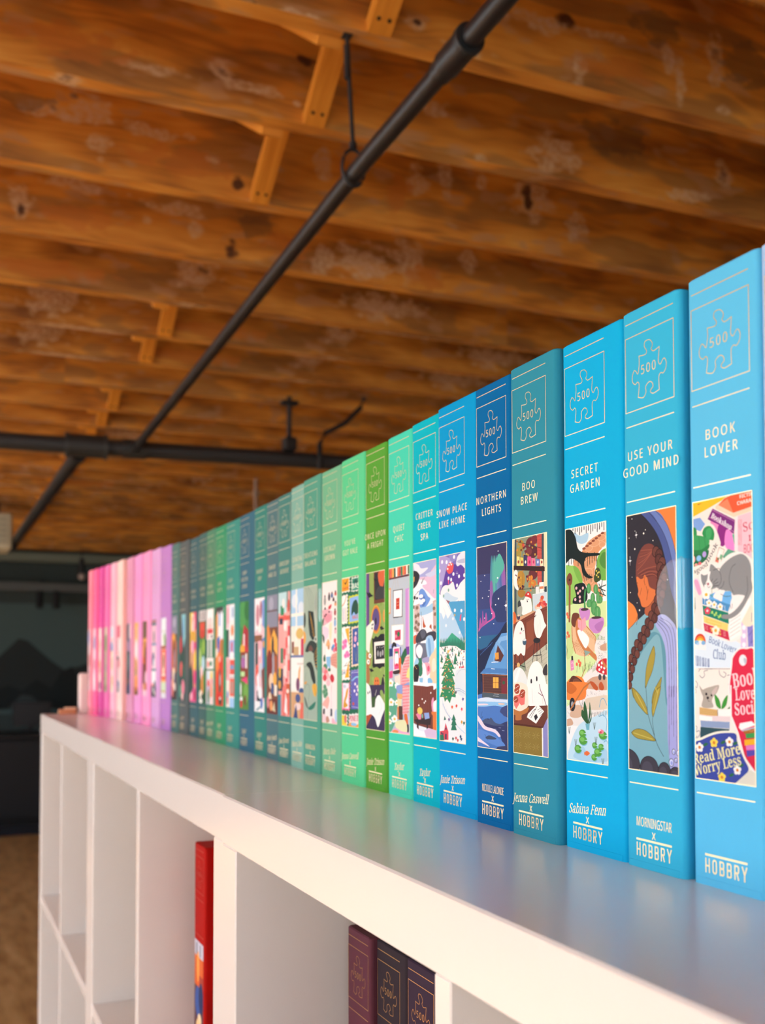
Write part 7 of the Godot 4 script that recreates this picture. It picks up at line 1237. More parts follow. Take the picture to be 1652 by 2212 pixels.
	["e","1f6a4c",[1105,1310,24,13]],["e","f6d8bc",[1105,1349,24,13]],["e","1f6a4c",[1105,1389,23,12]],["e","f6d8bc",[1104,1428,24,13]],["e","1f6a4c",[1104,1467,24,13]],["e","f6d8bc",[1104,1507,23,13]],["e","1f6a4c",[1103,1546,24,13]],["e","f6d8bc",[1103,1586,23,12]],["e","1f6a4c",[1102,1625,24,13]],["e","f6d8bc",[1102,1664,24,13]],["e","1f6a4c",[1102,1704,23,13]],["e","f6d8bc",[1101,1743,24,13]],["e","1f6a4c",[1101,1783,24,13]],["e","f6d8bc",[1100,1822,24,13]],["e","1f6a4c",[1100,1862,24,13]],["e","f6d8bc",[1100,1901,23,13]],["e","1f6a4c",[1099,1941,24,13]],["e","f6d8bc",[1049,1964,24,13]],["e","1f6a4c",[947,1970,24,13]],["e","f6d8bc",[845,1977,25,13]],["e","1f6a4c",[743,1983,24,13]],["e","f6d8bc",[640,1990,24,13,588,1973,24,13]],["e","1f6a4c",[587,1933,25,14]],["e","f6d8bc",[587,1894,24,13]],["e","1f6a4c",[586,1854,25,13]],["e","f6d8bc",[586,1814,24,13]],["e","1f6a4c",[586,1774,24,13]],["e","f6d8bc",[585,1734,25,14]],["e","1f6a4c",[585,1695,24,13]],["e","f6d8bc",[584,1655,25,13]],["e","1f6a4c",[584,1615,24,13]],["e","f6d8bc",[583,1576,25,13]],["e","1f6a4c",[583,1536,25,13]],["e","f6d8bc",[583,1496,24,13]],["e","1f6a4c",[582,1456,25,14]],["e","f6d8bc",[582,1417,24,13]],["e","1f6a4c",[581,1377,25,13]],["e","f6d8bc",[581,1338,24,13]],["e","1f6a4c",[581,1298,24,13]],["e","f6d8bc",[580,1258,25,13]],["e","1f6a4c",[580,1219,24,13]],["e","f6d8bc",[579,1179,25,13]],["e","1f6a4c",[579,1140,24,13]],["p","3a5c9e",[647,1163,1041,1133,1033,1919,657,1951]],["l","b8b060",[8,837,1863,791,1622]],
	["l","b8b060",[8,885,1864,937,1531]],["l","b8b060",[8,861,1864,863,1678]],["e","f4a8c8",[818,1381,72,67]],["e","f8d0dc",[778,1529,58,37,961,1495,57,37,844,1262,57,37]],["p","8a8ac8",[557,2072,1098,2040,1093,2623,550,2633]],["e","8a8ac8",[603,2069,25,13]],["e","1f6a4c",[694,2064,25,13]],["e","8a8ac8",[785,2059,24,13]],["e","1f6a4c",[875,2053,24,13]],["e","8a8ac8",[965,2048,24,13]],["e","1f6a4c",[1054,2043,24,13]],["e","8a8ac8",[1098,2059,24,13]],["e","1f6a4c",[1098,2098,24,13]],["e","8a8ac8",[1097,2137,24,13]],["e","1f6a4c",[1097,2176,24,13]],["e","8a8ac8",[1097,2215,23,13]],["e","1f6a4c",[1096,2253,24,13]],["e","8a8ac8",[1096,2292,24,13]],["e","1f6a4c",[1096,2331,23,13]],["e","8a8ac8",[1095,2370,24,13]],["e","1f6a4c",[1095,2409,24,13]],["e","8a8ac8",[1095,2448,23,13]],["e","1f6a4c",[1094,2487,24,13]],["e","8a8ac8",[1094,2526,24,13]],["e","1f6a4c",[1093,2565,24,13]],["e","8a8ac8",[1093,2604,24,13,1048,2624,24,13]],["e","1f6a4c",[959,2626,24,13]],["e","8a8ac8",[869,2627,24,13]],["e","1f6a4c",[779,2629,24,13]],["e","8a8ac8",[688,2631,24,13]],["e","1f6a4c",[596,2632,25,13]],["e","8a8ac8",[551,2613,24,13]],["e","1f6a4c",[551,2573,25,13]],["e","8a8ac8",[552,2533,24,13]],["e","1f6a4c",[552,2492,25,14]],["e","8a8ac8",[553,2452,24,13]],["e","1f6a4c",[553,2412,25,13]],["e","8a8ac8",[554,2372,24,13]],["e","1f6a4c",[554,2332,25,13]],["e","8a8ac8",[555,2292,24,13]],["e","1f6a4c",[555,2252,25,13]],["e","8a8ac8",[556,2212,24,13]],["e","1f6a4c",[556,2172,25,13]],
	["e","8a8ac8",[557,2132,24,13]],["e","1f6a4c",[557,2092,25,13]],["p","6664b4",[606,2102,1051,2070,1045,2594,600,2602]],["p","6664b4",[574,2353,1095,2348,1090,2905,566,2929]],["l","f4f4fc",[8,591,2125,1050,2105]],["c","8ec8e8",[36,643,2293,857,2217,1049,2220]],["e","fbeef4",[807,2370,49,33,927,2424,48,34,767,2520,48,34,902,2592,48,34,975,2498,47,34]],["e","c85a4c",[695,2803,69,34]],["l","f4f4fc",[7,606,2871,1019,2879]],["p","f0709c",[-6,2359,495,2354,487,2963,-15,2958]],["e","f0709c",[49,2072,25,13]],["e","1f6a4c",[150,2072,25,13]],["e","f0709c",[250,2072,25,13]],["e","1f6a4c",[350,2072,25,13]],["e","f0709c",[449,2072,25,13,498,2092,25,13]],["e","1f6a4c",[498,2132,24,13]],["e","f0709c",[497,2172,25,14]],["e","1f6a4c",[497,2213,24,13]],["e","f0709c",[496,2253,25,13]],["e","1f6a4c",[496,2294,24,13]],["e","f0709c",[495,2334,25,13]],["e","1f6a4c",[495,2375,24,13]],["e","f0709c",[494,2415,25,13]],["e","1f6a4c",[493,2455,25,14]],["e","f0709c",[493,2496,25,13]],["e","1f6a4c",[492,2537,25,13]],["e","f0709c",[492,2577,25,13]],["e","1f6a4c",[491,2618,25,13]],["e","f0709c",[491,2658,25,13]],["e","1f6a4c",[490,2699,25,13]],["e","f0709c",[490,2739,25,14]],["e","1f6a4c",[489,2780,25,13]],["e","f0709c",[489,2821,25,13]],["e","1f6a4c",[488,2861,25,14]],["e","f0709c",[488,2902,25,13]],["e","1f6a4c",[487,2943,25,13]],["e","f0709c",[438,2963,24,13]],["e","1f6a4c",[338,2961,25,14]],["e","f0709c",[238,2960,25,14]],["e","1f6a4c",[137,2959,25,14]],["e","f0709c",[36,2958,25,14,-15,2937,26,14]],
	["e","1f6a4c",[-14,2897,25,14]],["e","f0709c",[-13,2857,25,13]],["e","1f6a4c",[-13,2816,26,14]],["e","f0709c",[-12,2776,25,13]],["e","1f6a4c",[-12,2736,26,13]],["e","f0709c",[-11,2695,25,14]],["e","1f6a4c",[-10,2655,25,13]],["e","f0709c",[-10,2615,26,13]],["e","1f6a4c",[-9,2574,25,14]],["e","f0709c",[-9,2534,26,13]],["e","1f6a4c",[-8,2494,25,13]],["e","f0709c",[-7,2453,25,14]],["e","1f6a4c",[-7,2413,26,14]],["e","f0709c",[-6,2373,25,13]],["e","1f6a4c",[-5,2333,25,13]],["e","f0709c",[-5,2293,26,13]],["e","1f6a4c",[-4,2253,25,13]],["e","f0709c",[-4,2212,26,14]],["e","1f6a4c",[-3,2172,25,14]],["e","f0709c",[-2,2132,25,14]],["e","1f6a4c",[-2,2092,26,13]],["p","f4ecf4",[55,2358,435,2354,428,2928,47,2919]],["s","e0a030",[82,2894,135,2739,212,2642,289,2508,389,2468,337,2640,235,2775,359,2849,183,2910]],["e","c8d0dc",[165,2433,90,38]],["p","f7f3ea",[-47,3055,337,3059,333,3345,-52,3360]],["e","f7f3ea",[1,3055,26,14]],["e","1f6a4c",[98,3056,25,14]],["e","f7f3ea",[194,3057,25,14]],["e","1f6a4c",[289,3058,25,14]],["e","f7f3ea",[336,3079,25,14]],["e","1f6a4c",[336,3120,25,13]],["e","f7f3ea",[335,3161,25,13]],["e","1f6a4c",[335,3202,25,13]],["e","f7f3ea",[334,3243,25,13]],["e","1f6a4c",[334,3284,25,13]],["e","f7f3ea",[333,3325,25,13,285,3347,25,14]],["e","1f6a4c",[190,3351,25,13]],["e","f7f3ea",[93,3355,26,13]],["e","1f6a4c",[-3,3358,25,14]],["e","f7f3ea",[-52,3341,26,14]],["e","1f6a4c",[-51,3303,26,14]],["e","f7f3ea",[-50,3265,25,13]],["e","1f6a4c",[-50,3227,26,13]],
	["e","f7f3ea",[-49,3188,25,14]],["e","1f6a4c",[-49,3150,26,14]],["e","f7f3ea",[-48,3112,26,14]],["e","1f6a4c",[-47,3074,25,14]],["p","f0d83c",[-7,3078,296,3084,293,3322,-11,3334]],["e","e07a6c",[215,3158,80,96]],["p","f7f3ea",[426,3046,1089,2989,1086,3335,422,3361]],["e","f7f3ea",[475,3042,24,14]],["e","1f6a4c",[571,3034,24,13]],["e","f7f3ea",[666,3026,25,13]],["e","1f6a4c",[761,3018,25,13]],["e","f7f3ea",[856,3009,24,14]],["e","1f6a4c",[950,3001,24,13]],["e","f7f3ea",[1043,2993,24,13,1089,3008,24,13]],["e","1f6a4c",[1089,3047,24,13]],["e","f7f3ea",[1088,3085,24,13]],["e","1f6a4c",[1088,3123,24,14]],["e","f7f3ea",[1088,3162,24,13]],["e","1f6a4c",[1087,3200,24,13]],["e","f7f3ea",[1087,3239,24,13]],["e","1f6a4c",[1087,3277,23,13]],["e","f7f3ea",[1086,3315,24,14,1040,3337,23,13]],["e","1f6a4c",[946,3340,24,13]],["e","f7f3ea",[852,3344,24,13]],["e","1f6a4c",[758,3348,24,13]],["e","f7f3ea",[662,3351,25,14]],["e","1f6a4c",[567,3355,25,14]],["e","f7f3ea",[471,3359,24,13,423,3341,25,14]],["e","1f6a4c",[423,3302,25,13]],["e","f7f3ea",[424,3263,25,13]],["e","1f6a4c",[424,3223,25,14]],["e","f7f3ea",[425,3184,25,13]],["e","1f6a4c",[425,3145,25,13]],["e","f7f3ea",[426,3105,25,14]],["e","1f6a4c",[426,3066,25,13]],["p","f6e2dc",[466,3070,1051,3014,1048,3312,462,3335]],["t","d84a5c",[464,3197,1088,3157,118,1],"PINE IN"],["s","f0a03c",[428,3342,504,3225,943,3247,1088,3148,1086,3353]],["e","8cc8e8",[724,3255,175,34]],],
	"market": [
	["p","f5ebe4",[0,0,1000,0,1000,3310,0,3310]],["s","f0d4e0",[-11,1057,419,1107,365,1305,-11,1379]],["s","f6e0b8",[472,1029,656,974,628,1309,523,1367]],["e","9a9a94",[179,437,76,109]],["e","3a2a28",[179,324,44,28]],["e","26242a",[474,369,74,84]],["e","3a2a28",[475,282,42,28]],["e","4a6a9c",[659,337,74,60]],["e","3a2a28",[660,275,42,28]],["e","c85a4c",[894,309,73,47]],["e","3a2a28",[895,259,41,28]],["e","e0a070",[893,546,72,48]],["e","3a2a28",[893,497,41,28]],["e","a84a4c",[866,743,72,71]],["e","3a2a28",[866,670,41,27]],["e","7fb0d8",[864,980,72,94]],["e","3a2a28",[865,882,41,28]],["e","f0b8c0",[888,1177,72,58]],["e","3a2a28",[889,1116,41,27]],["e","26242a",[763,442,73,36]],["e","3a2a28",[764,405,41,28]],["e","3c3c44",[195,639,76,25]],["e","3a2a28",[195,614,43,29]],["s","c83c44",[420,588,632,536,579,634,447,649]],["p","f0b4bc",[0,653,367,636,684,707,662,915,71,1029]],["s","e898a4",[71,777,420,748,662,835,366,966]],["e","26242a",[179,800,48,24,473,710,48,24,260,763,48,24]],["s","2c5a44",[0,896,125,839,43,1038]],["s","2c5a44",[16,1219,151,1301,124,1441,43,1360]],["s","e8b078",[258,1482,418,1345,549,1486,417,1524]],["p","f8f6f0",[269,1562,585,1555,563,1781,268,1780]],["p","86c0e4",[268,1760,584,1751,547,2074,416,1977,336,2056]],["e","c89060",[444,1544,73,51]],["s","2c6a4c",[70,1799,178,1700,231,1839,124,1879]],["e","3c7a4c",[479,2065,104,39]],["e","d84a54",[861,1391,82,59]],["e","6aa8dc",[757,1527,83,59]],["e","e0506a",[912,1490,82,58]],["e","4f8ac0",[705,1566,83,58]],
	["e","c83c5c",[937,1587,82,59]],["e","e87a8c",[808,1606,83,58]],["p","dd9c8a",[548,1800,678,1703,1064,1646,1060,2052,599,1947]],["l","b8705c",[6,600,1800,1038,1753]],["l","b8705c",[6,600,1843,1037,1830]],["l","b8705c",[6,600,1886,1036,1907]],["l","b8705c",[6,599,1929,1036,1984]],["e","4f8a5c",[204,1997,138,79]],["e","f0a8b0",[124,2077,138,79]],["e","e87a80",[257,2135,137,79]],["e","f2b8b8",[362,2213,137,78]],["e","d84a54",[177,2254,138,79]],["e","f4c0c4",[415,2368,136,78]],["s","c8303c",[520,2250,650,2161,804,2227,788,2324,649,2355]],["l","3c5a44",[7,649,2345,622,2621]],["e","6fa680",[177,2474,116,66]],["e","3f7a58",[203,2473,48,31]],["e","6fa680",[256,2550,116,67]],["e","3f7a58",[282,2550,48,31]],["e","6fa680",[123,2592,117,67]],["e","3f7a58",[150,2592,48,31]],["e","6fa680",[282,2628,116,66]],["e","3f7a58",[309,2627,47,32]],["e","6fa680",[192,2669,117,67]],["e","3f7a58",[219,2669,47,31]],["s","f0b4a4",[11,2890,203,2767,414,2683,492,2797,360,2976,229,2941]],["s","f4d0d0",[16,3065,255,3154,516,3259,0,3339]],["s","c89078",[255,3193,386,3149,490,3260,307,3306]],["l","f4a0b8",[14,623,2446,620,2948]],["p","26324c",[569,2969,672,2965,681,3137,558,3142]],["s","3a3438",[69,3005,176,2982,176,3099,69,3103]],["s","bcd4ec",[850,3035,988,2973,985,3239,874,3244]],["s","f4b8c4",[696,3175,874,3244,985,3296,670,3300]],],
	"moth": [
	["p","a4b6a2",[0,0,1000,0,1000,3310,0,3310]],["s","b4c2b0",[639,770,889,597,1074,706,1074,1390,826,1264]],["c","20302c",[7,65,4,291,181,418,393,449,619]],["c","20302c",[7,162,-1,450,170,564,400,545,623]],["c","20302c",[7,291,-3,640,201,690,447,671,649]],["p","22302c",[334,604,733,651,814,939,889,1326,638,1342,448,1214,353,924]],["l","e8b040",[13,449,660,588,850]],["l","e0a034",[13,481,739,626,912]],["l","e8b040",[13,513,818,664,975]],["l","e0a034",[13,544,897,702,1037]],["l","e8b040",[13,576,976,739,1099]],["l","e0a034",[13,607,1054,777,1161]],["l","e8b040",[13,639,1133,814,1223]],["l","e0a034",[13,670,1211,851,1285]],["e","e8a23c",[8,1267,157,163]],["e","22302c",[49,831,104,187]],["e","c8d0c0",[889,1326,111,81]],["e","22302c",[889,1326,49,41]],["s","2c3a34",[125,1602,287,1438,543,1350,889,1407,981,1510,795,1671,511,1607,287,1635]],["s","6a4a40",[351,1584,511,1462,701,1568,543,1617]],["s","22302c",[795,1630,1074,1390,1105,2120,888,1998,763,1793]],["l","e8a838",[12,826,1671,1043,1491]],["l","e8a838",[12,826,1732,1043,1592]],["l","e8a838",[12,826,1794,1043,1694]],["l","e8a838",[12,826,1855,1043,1795]],["l","e8a838",[12,826,1916,1043,1896]],["l","e8a838",[12,826,1978,1043,1998]],["s","22302c",[189,1936,511,1875,732,2019,888,2325,794,2429,573,2267,446,2061]],["c","20302c",[6,-8,1999,253,1978,189,1936]],["c","20302c",[6,56,2482,122,2229,220,2145]],["s","d89a4c",[23,2398,252,2353,154,2438]],["s","e8b040",[637,2455,888,2410,1012,2531,888,2718,731,2660]],
	["l","22302c",[10,731,2413,919,2697]],["l","22302c",[10,919,2410,963,2655]],["c","2c3c36",[8,23,2549,284,2419,445,2541,367,2793,328,3024]],["s","5a6a60",[42,2738,186,2819,328,3024,153,2946]],["s","2f7a64",[347,3023,572,2933,888,2841,794,2988,508,3060]],["l","2c3c36",[9,328,3024,282,3298]],],
	"cottage": [
	["p","f2ead8",[0,0,1000,0,1000,3310,0,3310]],["p","a8cfe8",[0,0,1000,0,1000,950,0,950]],["e","dbe8f0",[300,300,260,180,800,500,240,160]],["p","f8f2e4",[380,0,480,0,480,1500,380,1500]],["p","f8f2e4",[0,620,1000,620,1000,700,0,700]],["e","d9b868",[700,1150,300,140]],["p","f4ecd8",[0,1350,1000,1350,1000,1600,0,1600]],["p","7a3c34",[60,1350,240,1350,240,1650,60,1650]],["p","c8a878",[220,1480,620,1480,620,1720,220,1720]],["p","c83a5c",[800,1280,1000,1280,1000,1700,800,1700]],["p","6a7aa8",[0,1700,1000,1700,1000,1760,0,1760]],["p","f6f2ea",[0,1760,1000,1760,1000,2600,0,2600]],["p","d8d0c4",[500,1900,980,1900,980,1940,500,1940]],["p","e8a040",[620,2100,760,1950,740,2350,560,2500]],["e","7a4a6a",[560,2450,140,170]],["e","f4f0ea",[820,2350,110,330]],["e","3a5a8c",[850,2620,200,90]],["p","d8a878",[0,2650,1000,2650,1000,3310,0,3310]],["e","4a5a8c",[560,2800,200,110]],["e","f4d8d0",[560,3010,260,90]],["p","3a4a7c",[200,3310,420,2960,560,3310]],["p","e8705c",[700,3310,820,2900,1000,2900,1000,3310]],],
	"grocer": [
	["p","f0a8a0",[0,0,1000,0,1000,3310,0,3310]],["p","bfe0e0",[0,0,700,0,700,560,0,560]],["p","2f8a5c",[180,360,480,360,480,620,180,620]],["e","f4ece4",[430,300,110,130]],["p","8a9a94",[700,0,850,0,850,420,700,420]],["e","c85a4c",[880,380,110,170]],["p","e0604c",[0,640,1000,640,1000,760,0,760]],["p","22384c",[100,700,380,700,380,860,100,860]],["p","e85a58",[450,620,640,620,640,900,450,900]],["p","f6d8d0",[630,770,820,770,820,1050,630,1050]],["p","d8464c",[810,920,1000,920,1000,1200,810,1200]],["p","f4b0a8",[450,1070,640,1070,640,1350,450,1350]],["p","e85a58",[630,1220,820,1220,820,1500,630,1500]],["p","f6d8d0",[810,1370,1000,1370,1000,1650,810,1650]],["p","d8464c",[450,1520,640,1520,640,1800,450,1800]],["p","f4b0a8",[630,1670,820,1670,820,1950,630,1950]],["p","e85a58",[810,1820,1000,1820,1000,2100,810,2100]],["p","f6d8d0",[450,1970,640,1970,640,2250,450,2250]],["p","d8464c",[630,2120,820,2120,820,2400,630,2400]],["p","f4b0a8",[810,2270,1000,2270,1000,2550,810,2550]],["e","f8f4ee",[560,900,90,150,900,1300,90,130]],["p","2f7a5c",[200,1500,420,1500,420,1900,200,1900]],["p","22384c",[0,2050,420,2050,420,2650,0,2650]],["e","e8b03c",[130,2150,90,160]],["e","e0a03c",[120,2480,120,120]],["p","f2d8d0",[620,1700,760,1700,760,2300,620,2300]],["p","e87a70",[300,3310,350,2550,700,2400,640,3310]],["p","c85a34",[700,2450,1000,2450,1000,2850,700,2850]],["e","fbe8d8",[820,2640,110,60]],["p","fbf4ee",[520,3200,640,2700,900,3100,820,3250]],["p","3a8a9c",[0,2750,240,2750,240,3310,0,3310]],
	["e","e8705c",[880,3000,130,300]],],
	"bakery": [
	["p","7a4a34",[0,0,1000,0,1000,3310,0,3310]],["p","8a8c9c",[0,0,1000,0,1000,900,0,900]],["e","a8a8b8",[400,250,220,200]],["p","6a5a5c",[0,420,1000,420,1000,470,0,470]],["p","e08a3c",[0,900,160,800,420,1250,380,1700,0,1800]],["p","f0b048",[300,1300,650,950,1000,1250,1000,1700,640,1500,420,1700]],["p","a8542c",[0,1700,1000,1700,1000,2200,0,2200]],["e","26303a",[560,1500,110,360]],["e","a0a0a8",[600,2000,120,420]],["e","7a2c24",[260,1950,260,420]],["e","f4d0b0",[420,2400,200,220]],["e","f0b048",[760,2350,160,200]],["p","3a5a8c",[420,2450,640,2450,640,2750,420,2750]],["p","f6ead8",[700,2500,960,2500,960,2800,700,2800]],["e","f8d8b0",[300,2950,160,240]],["p","6a2c24",[0,2900,1000,2900,1000,3310,0,3310]],["e","f0a060",[420,3080,150,150]],["e","e08a8c",[130,3000,120,160]],["p","d8c8a0",[500,3200,720,2950,820,3250]],],
	"ice_cafe": [
	["p","e8c8cc",[0,0,1000,0,1000,3310,0,3310]],["p","f4f0f0",[0,0,1000,0,1000,700,700,760,0,1000]],["e","c88a94",[300,500,180,320]],["e","b06a74",[620,350,120,260]],["p","7f9ad0",[720,100,1000,60,1000,900,760,800]],["p","8a5a3c",[0,1080,760,1080,760,1280,0,1280]],["e","f6f0ea",[500,900,200,120]],["p","26403c",[80,1300,340,1300,340,2300,80,2300]],["p","f0b0b8",[360,1250,700,1250,700,2050,360,2050]],["e","fbf4f4",[520,1600,90,120]],["p","5a7ac0",[760,1200,1000,1150,1000,2100,800,2050]],["e","d89a5c",[900,1350,100,110]],["e","e0604c",[250,2250,170,330]],["p","f4f4f6",[200,2300,420,2150,520,2750,300,2800]],["e","c8d0d8",[620,2100,180,220]],["p","7a4038",[700,2100,1000,2000,1000,2900,820,2900]],["p","26303a",[250,2700,640,2700,640,3050,250,3050]],["e","f6f2f0",[560,2750,220,180]],["p","f4f2ee",[0,3000,1000,3000,1000,3310,0,3310]],["e","5a7ac0",[720,3050,120,160]],["p","7a9ca0",[150,3250,640,3120,700,3160,260,3290]],],
	"camp": [
	["p","3f8a44",[0,0,1000,0,1000,3310,0,3310]],["e","4f9c50",[300,400,420,420]],["e","2f7438",[800,300,300,300]],["p","c8303c",[150,1500,480,700,950,900,950,2050,100,1950]],["p","a82834",[480,700,950,900,950,1500,620,1300]],["p","f4f0f0",[400,1000,540,1000,540,1420,400,1420]],["e","e8a83c",[300,1480,260,170]],["p","8a3c2c",[100,1550,950,1550,950,2350,100,2350]],["p","8a9aa0",[200,1650,620,1650,620,1760,200,1760]],["e","a86aa8",[380,1880,240,170]],["p","f4f0f0",[640,1600,800,1600,800,2050,640,2050]],["p","bfe6a0",[120,2150,560,2150,560,2300,120,2300]],["p","5a8a34",[0,2400,1000,2400,1000,3310,0,3310]],["p","e83c7c",[100,2400,800,2300,900,2450,760,2900,620,2800,600,2480]],["e","7ab04c",[700,2800,260,300]],["e","f0f0ec",[120,2700,80,200]],["e","fbf8f4",[180,3000,140,90]],["p","d8303c",[40,3050,330,3030,300,3240,60,3260]],["e","7a2c2c",[620,3020,110,160]],],
	"postcards": [
	["p","f4f0ea",[0,0,1000,0,1000,3310,0,3310]],["p","f2c8d0",[0,0,380,0,380,760,0,760]],["p","e8a0b0",[80,120,300,120,300,600,80,600]],["p","e4eef4",[420,40,1000,40,1000,520,420,520]],["p","9ab0c8",[700,120,900,120,900,420,700,420]],["p","f6f2ec",[420,600,1000,600,1000,1080,420,1080]],["e","e0905c",[740,840,180,180]],["p","2f4c3c",[0,800,330,800,330,1700,0,1700]],["p","a8b4e0",[380,1150,1000,1150,1000,1700,380,1700]],["p","d83c44",[600,1250,780,1200,760,1550,620,1560]],["e","f8f4f4",[700,1620,260,100]],["p","f0b0b4",[0,1720,420,1720,420,2450,0,2450]],["p","c85a54",[120,1850,180,1850,180,2350,120,2350]],["p","e05a4c",[450,1780,1000,1780,1000,2250,450,2250]],["p","7a9cc8",[520,1950,940,1950,940,2080,520,2080]],["p","f4e8d8",[0,2480,420,2480,420,3310,0,3310]],["p","d8c8c8",[450,2300,1000,2300,1000,2380,450,2380]],["p","e8705c",[450,2380,1000,2380,1000,2950,450,2950]],["p","b89a8c",[600,2480,860,2480,860,2850,600,2850]],["p","a8cfee",[450,3000,1000,3000,1000,3310,450,3310]],["e","c83c5c",[160,3050,90,180]],["e","4a6ac0",[200,2900,80,120]],],
	"gnome": [
	["p","e87a3c",[0,0,1000,0,1000,3310,0,3310]],["p","e8f0f6",[260,0,1000,0,1000,1100,260,1100]],["p","3a3c34",[0,0,1000,0,900,260,700,120,500,300,300,130,0,300]],["p","d8903c",[0,300,280,300,280,1400,0,1400]],["p","6aa0d8",[420,250,560,250,560,900,420,900]],["e","f8f4ee",[500,900,160,260]],["p","2f6ac0",[150,1050,560,980,460,1500,260,1560]],["p","f2e0c8",[0,1400,300,1400,300,1700,0,1700]],["e","a8783c",[820,1350,170,300]],["p","e8602c",[0,1700,1000,1700,1000,3310,0,3310]],["e","f08a3c",[300,1900,280,300]],["e","d83c2c",[700,2050,260,420]],["e","f4b0a0",[520,1750,160,110]],["p","e84a24",[0,2300,500,2000,1000,2400,1000,3310,0,3310]],["e","5a5a50",[560,2550,160,480]],["e","c8d0d0",[600,2450,70,200]],["e","d8342c",[500,3000,300,160]],["e","2c3c2c",[620,3150,200,140]],["e","f8f0e8",[600,3060,90,60]],],
	"florist": [
	["p","f4ece4",[0,0,1000,0,1000,3310,0,3310]],["e","f8f6f2",[500,250,420,300]],["p","e0604c",[180,350,220,350,220,700,180,700]],["p","d84a4c",[350,300,420,300,420,720,350,720]],["p","e87a5c",[600,320,680,320,680,700,600,700]],["p","d84a4c",[100,700,900,700,900,860,100,860]],["e","f2a0a0",[200,950,140,90]],["e","3a3c44",[720,960,110,70]],["p","2f7a54",[0,1060,1000,1060,1000,1700,0,1700]],["p","fbf4f2",[140,1040,300,1040,300,1680,140,1680]],["p","fbf4f2",[560,1040,740,1040,740,1680,560,1680]],["p","f4f0ea",[0,1780,1000,1780,1000,2080,0,2080]],["e","e0705c",[250,1920,140,120]],["e","2f8a5c",[620,1900,180,90]],["p","2f7a54",[0,2080,1000,2080,1000,2140,0,2140]],["p","cfe2ea",[80,2160,420,2160,420,2500,80,2500]],["e","f0d060",[720,2350,160,200]],["e","e05a5c",[300,2600,200,160]],["e","e8908c",[760,2550,150,160]],["p","bca8c8",[120,2680,460,2680,460,3310,120,3310]],["e","f0a07c",[700,2900,220,330]],["p","f6dcd4",[560,3050,1000,3050,1000,3310,560,3310]],["e","3f8a5c",[300,3050,140,260]],],
	"jungle": [
	["p","2f6a3c",[0,0,1000,0,1000,3310,0,3310]],["p","d8d0cc",[0,0,1000,0,1000,380,0,380]],["p","4a4a48",[200,60,320,60,320,360,200,360]],["p","3a3a38",[620,40,760,40,760,360,620,360]],["p","d8503c",[120,420,860,420,860,900,120,900]],["e","c8402c",[500,850,360,150]],["e","7ab03c",[300,1500,150,500]],["e","a8d050",[700,1300,140,300]],["e","c8e090",[180,1750,110,420]],["e","b8dce8",[640,1900,220,280]],["e","f0c8c8",[420,2250,220,260]],["e","e08a3c",[500,2700,200,420]],["e","4f8a3c",[800,2500,160,420]],["e","f2e4cc",[300,3000,240,160]],["e","2c4c34",[620,3100,260,130]],["e","f6f0e4",[300,3230,240,90]],],
	"fruit": [
	["p","f0a070",[0,0,1000,0,1000,3310,0,3310]],["p","f0d868",[0,0,400,0,200,700,0,900]],["p","e0406c",[700,0,1000,0,1000,600,640,700]],["e","fbe0d8",[480,420,240,380]],["p","d8504c",[320,200,500,150,420,700]],["e","d8a83c",[450,950,520,260]],["p","e4b8dc",[280,1050,560,1050,560,1900,280,1900]],["p","d8487c",[600,1100,1000,1100,1000,1500,600,1500]],["e","c89a74",[300,1700,280,260]],["p","2c4c44",[0,2100,250,1800,480,2200,640,3100,300,3150,0,3000]],["e","f0d03c",[850,1900,160,560]],["e","d83c7c",[800,2400,240,300]],["p","e05a8c",[0,3310,300,2950,700,2700,1000,2800,1000,3310]],["e","f8b0c0",[250,3100,200,150]],["e","c8305c",[800,3050,200,220]],],
	"bees": [
	["p","3c4a48",[0,0,1000,0,1000,3310,0,3310]],["p","8cc8cc",[300,0,1000,0,1000,900,720,1300,480,700]],["p","5a4a3c",[0,0,280,0,280,1200,0,1200]],["e","d83c44",[220,1200,160,380]],["e","6a9ac8",[640,500,120,420]],["e","2c4c44",[500,1800,420,420]],["e","e0605c",[300,2100,220,300]],["e","2f5c4c",[700,2300,280,420]],["e","f08a9c",[620,2800,260,300]],["e","6ab08c",[180,2950,160,260]],["e","e8402c",[560,3200,110,90]],["e","f4c0b8",[520,3150,180,140]],],
	"bakery_two": [
	["p","6a4438",[0,0,1000,0,1000,3310,0,3310]],["p","8c8a9c",[0,0,1000,0,1000,720,0,720]],["e","aaa8ba",[500,260,300,200]],["p","e88a4c",[0,800,300,600,520,1000,420,1500,0,1600]],["e","f0b048",[480,1000,220,300]],["e","3a2c28",[400,1300,160,380]],["p","a85a40",[600,1000,1000,1000,1000,2200,640,2200]],["e","9a94a4",[560,1700,120,400]],["e","d8703c",[160,1800,200,420]],["e","f6e0c0",[420,2300,240,260]],["e","4a5a7c",[640,2500,150,260]],["e","f4b08c",[250,2700,220,220]],["e","f2e8dc",[600,2800,160,160]],["p","3c2c28",[0,3000,1000,3000,1000,3310,0,3310]],["e","f08a7c",[200,3000,170,220]],["e","5a4a44",[700,3150,120,100]],],
	"sweetshop": [
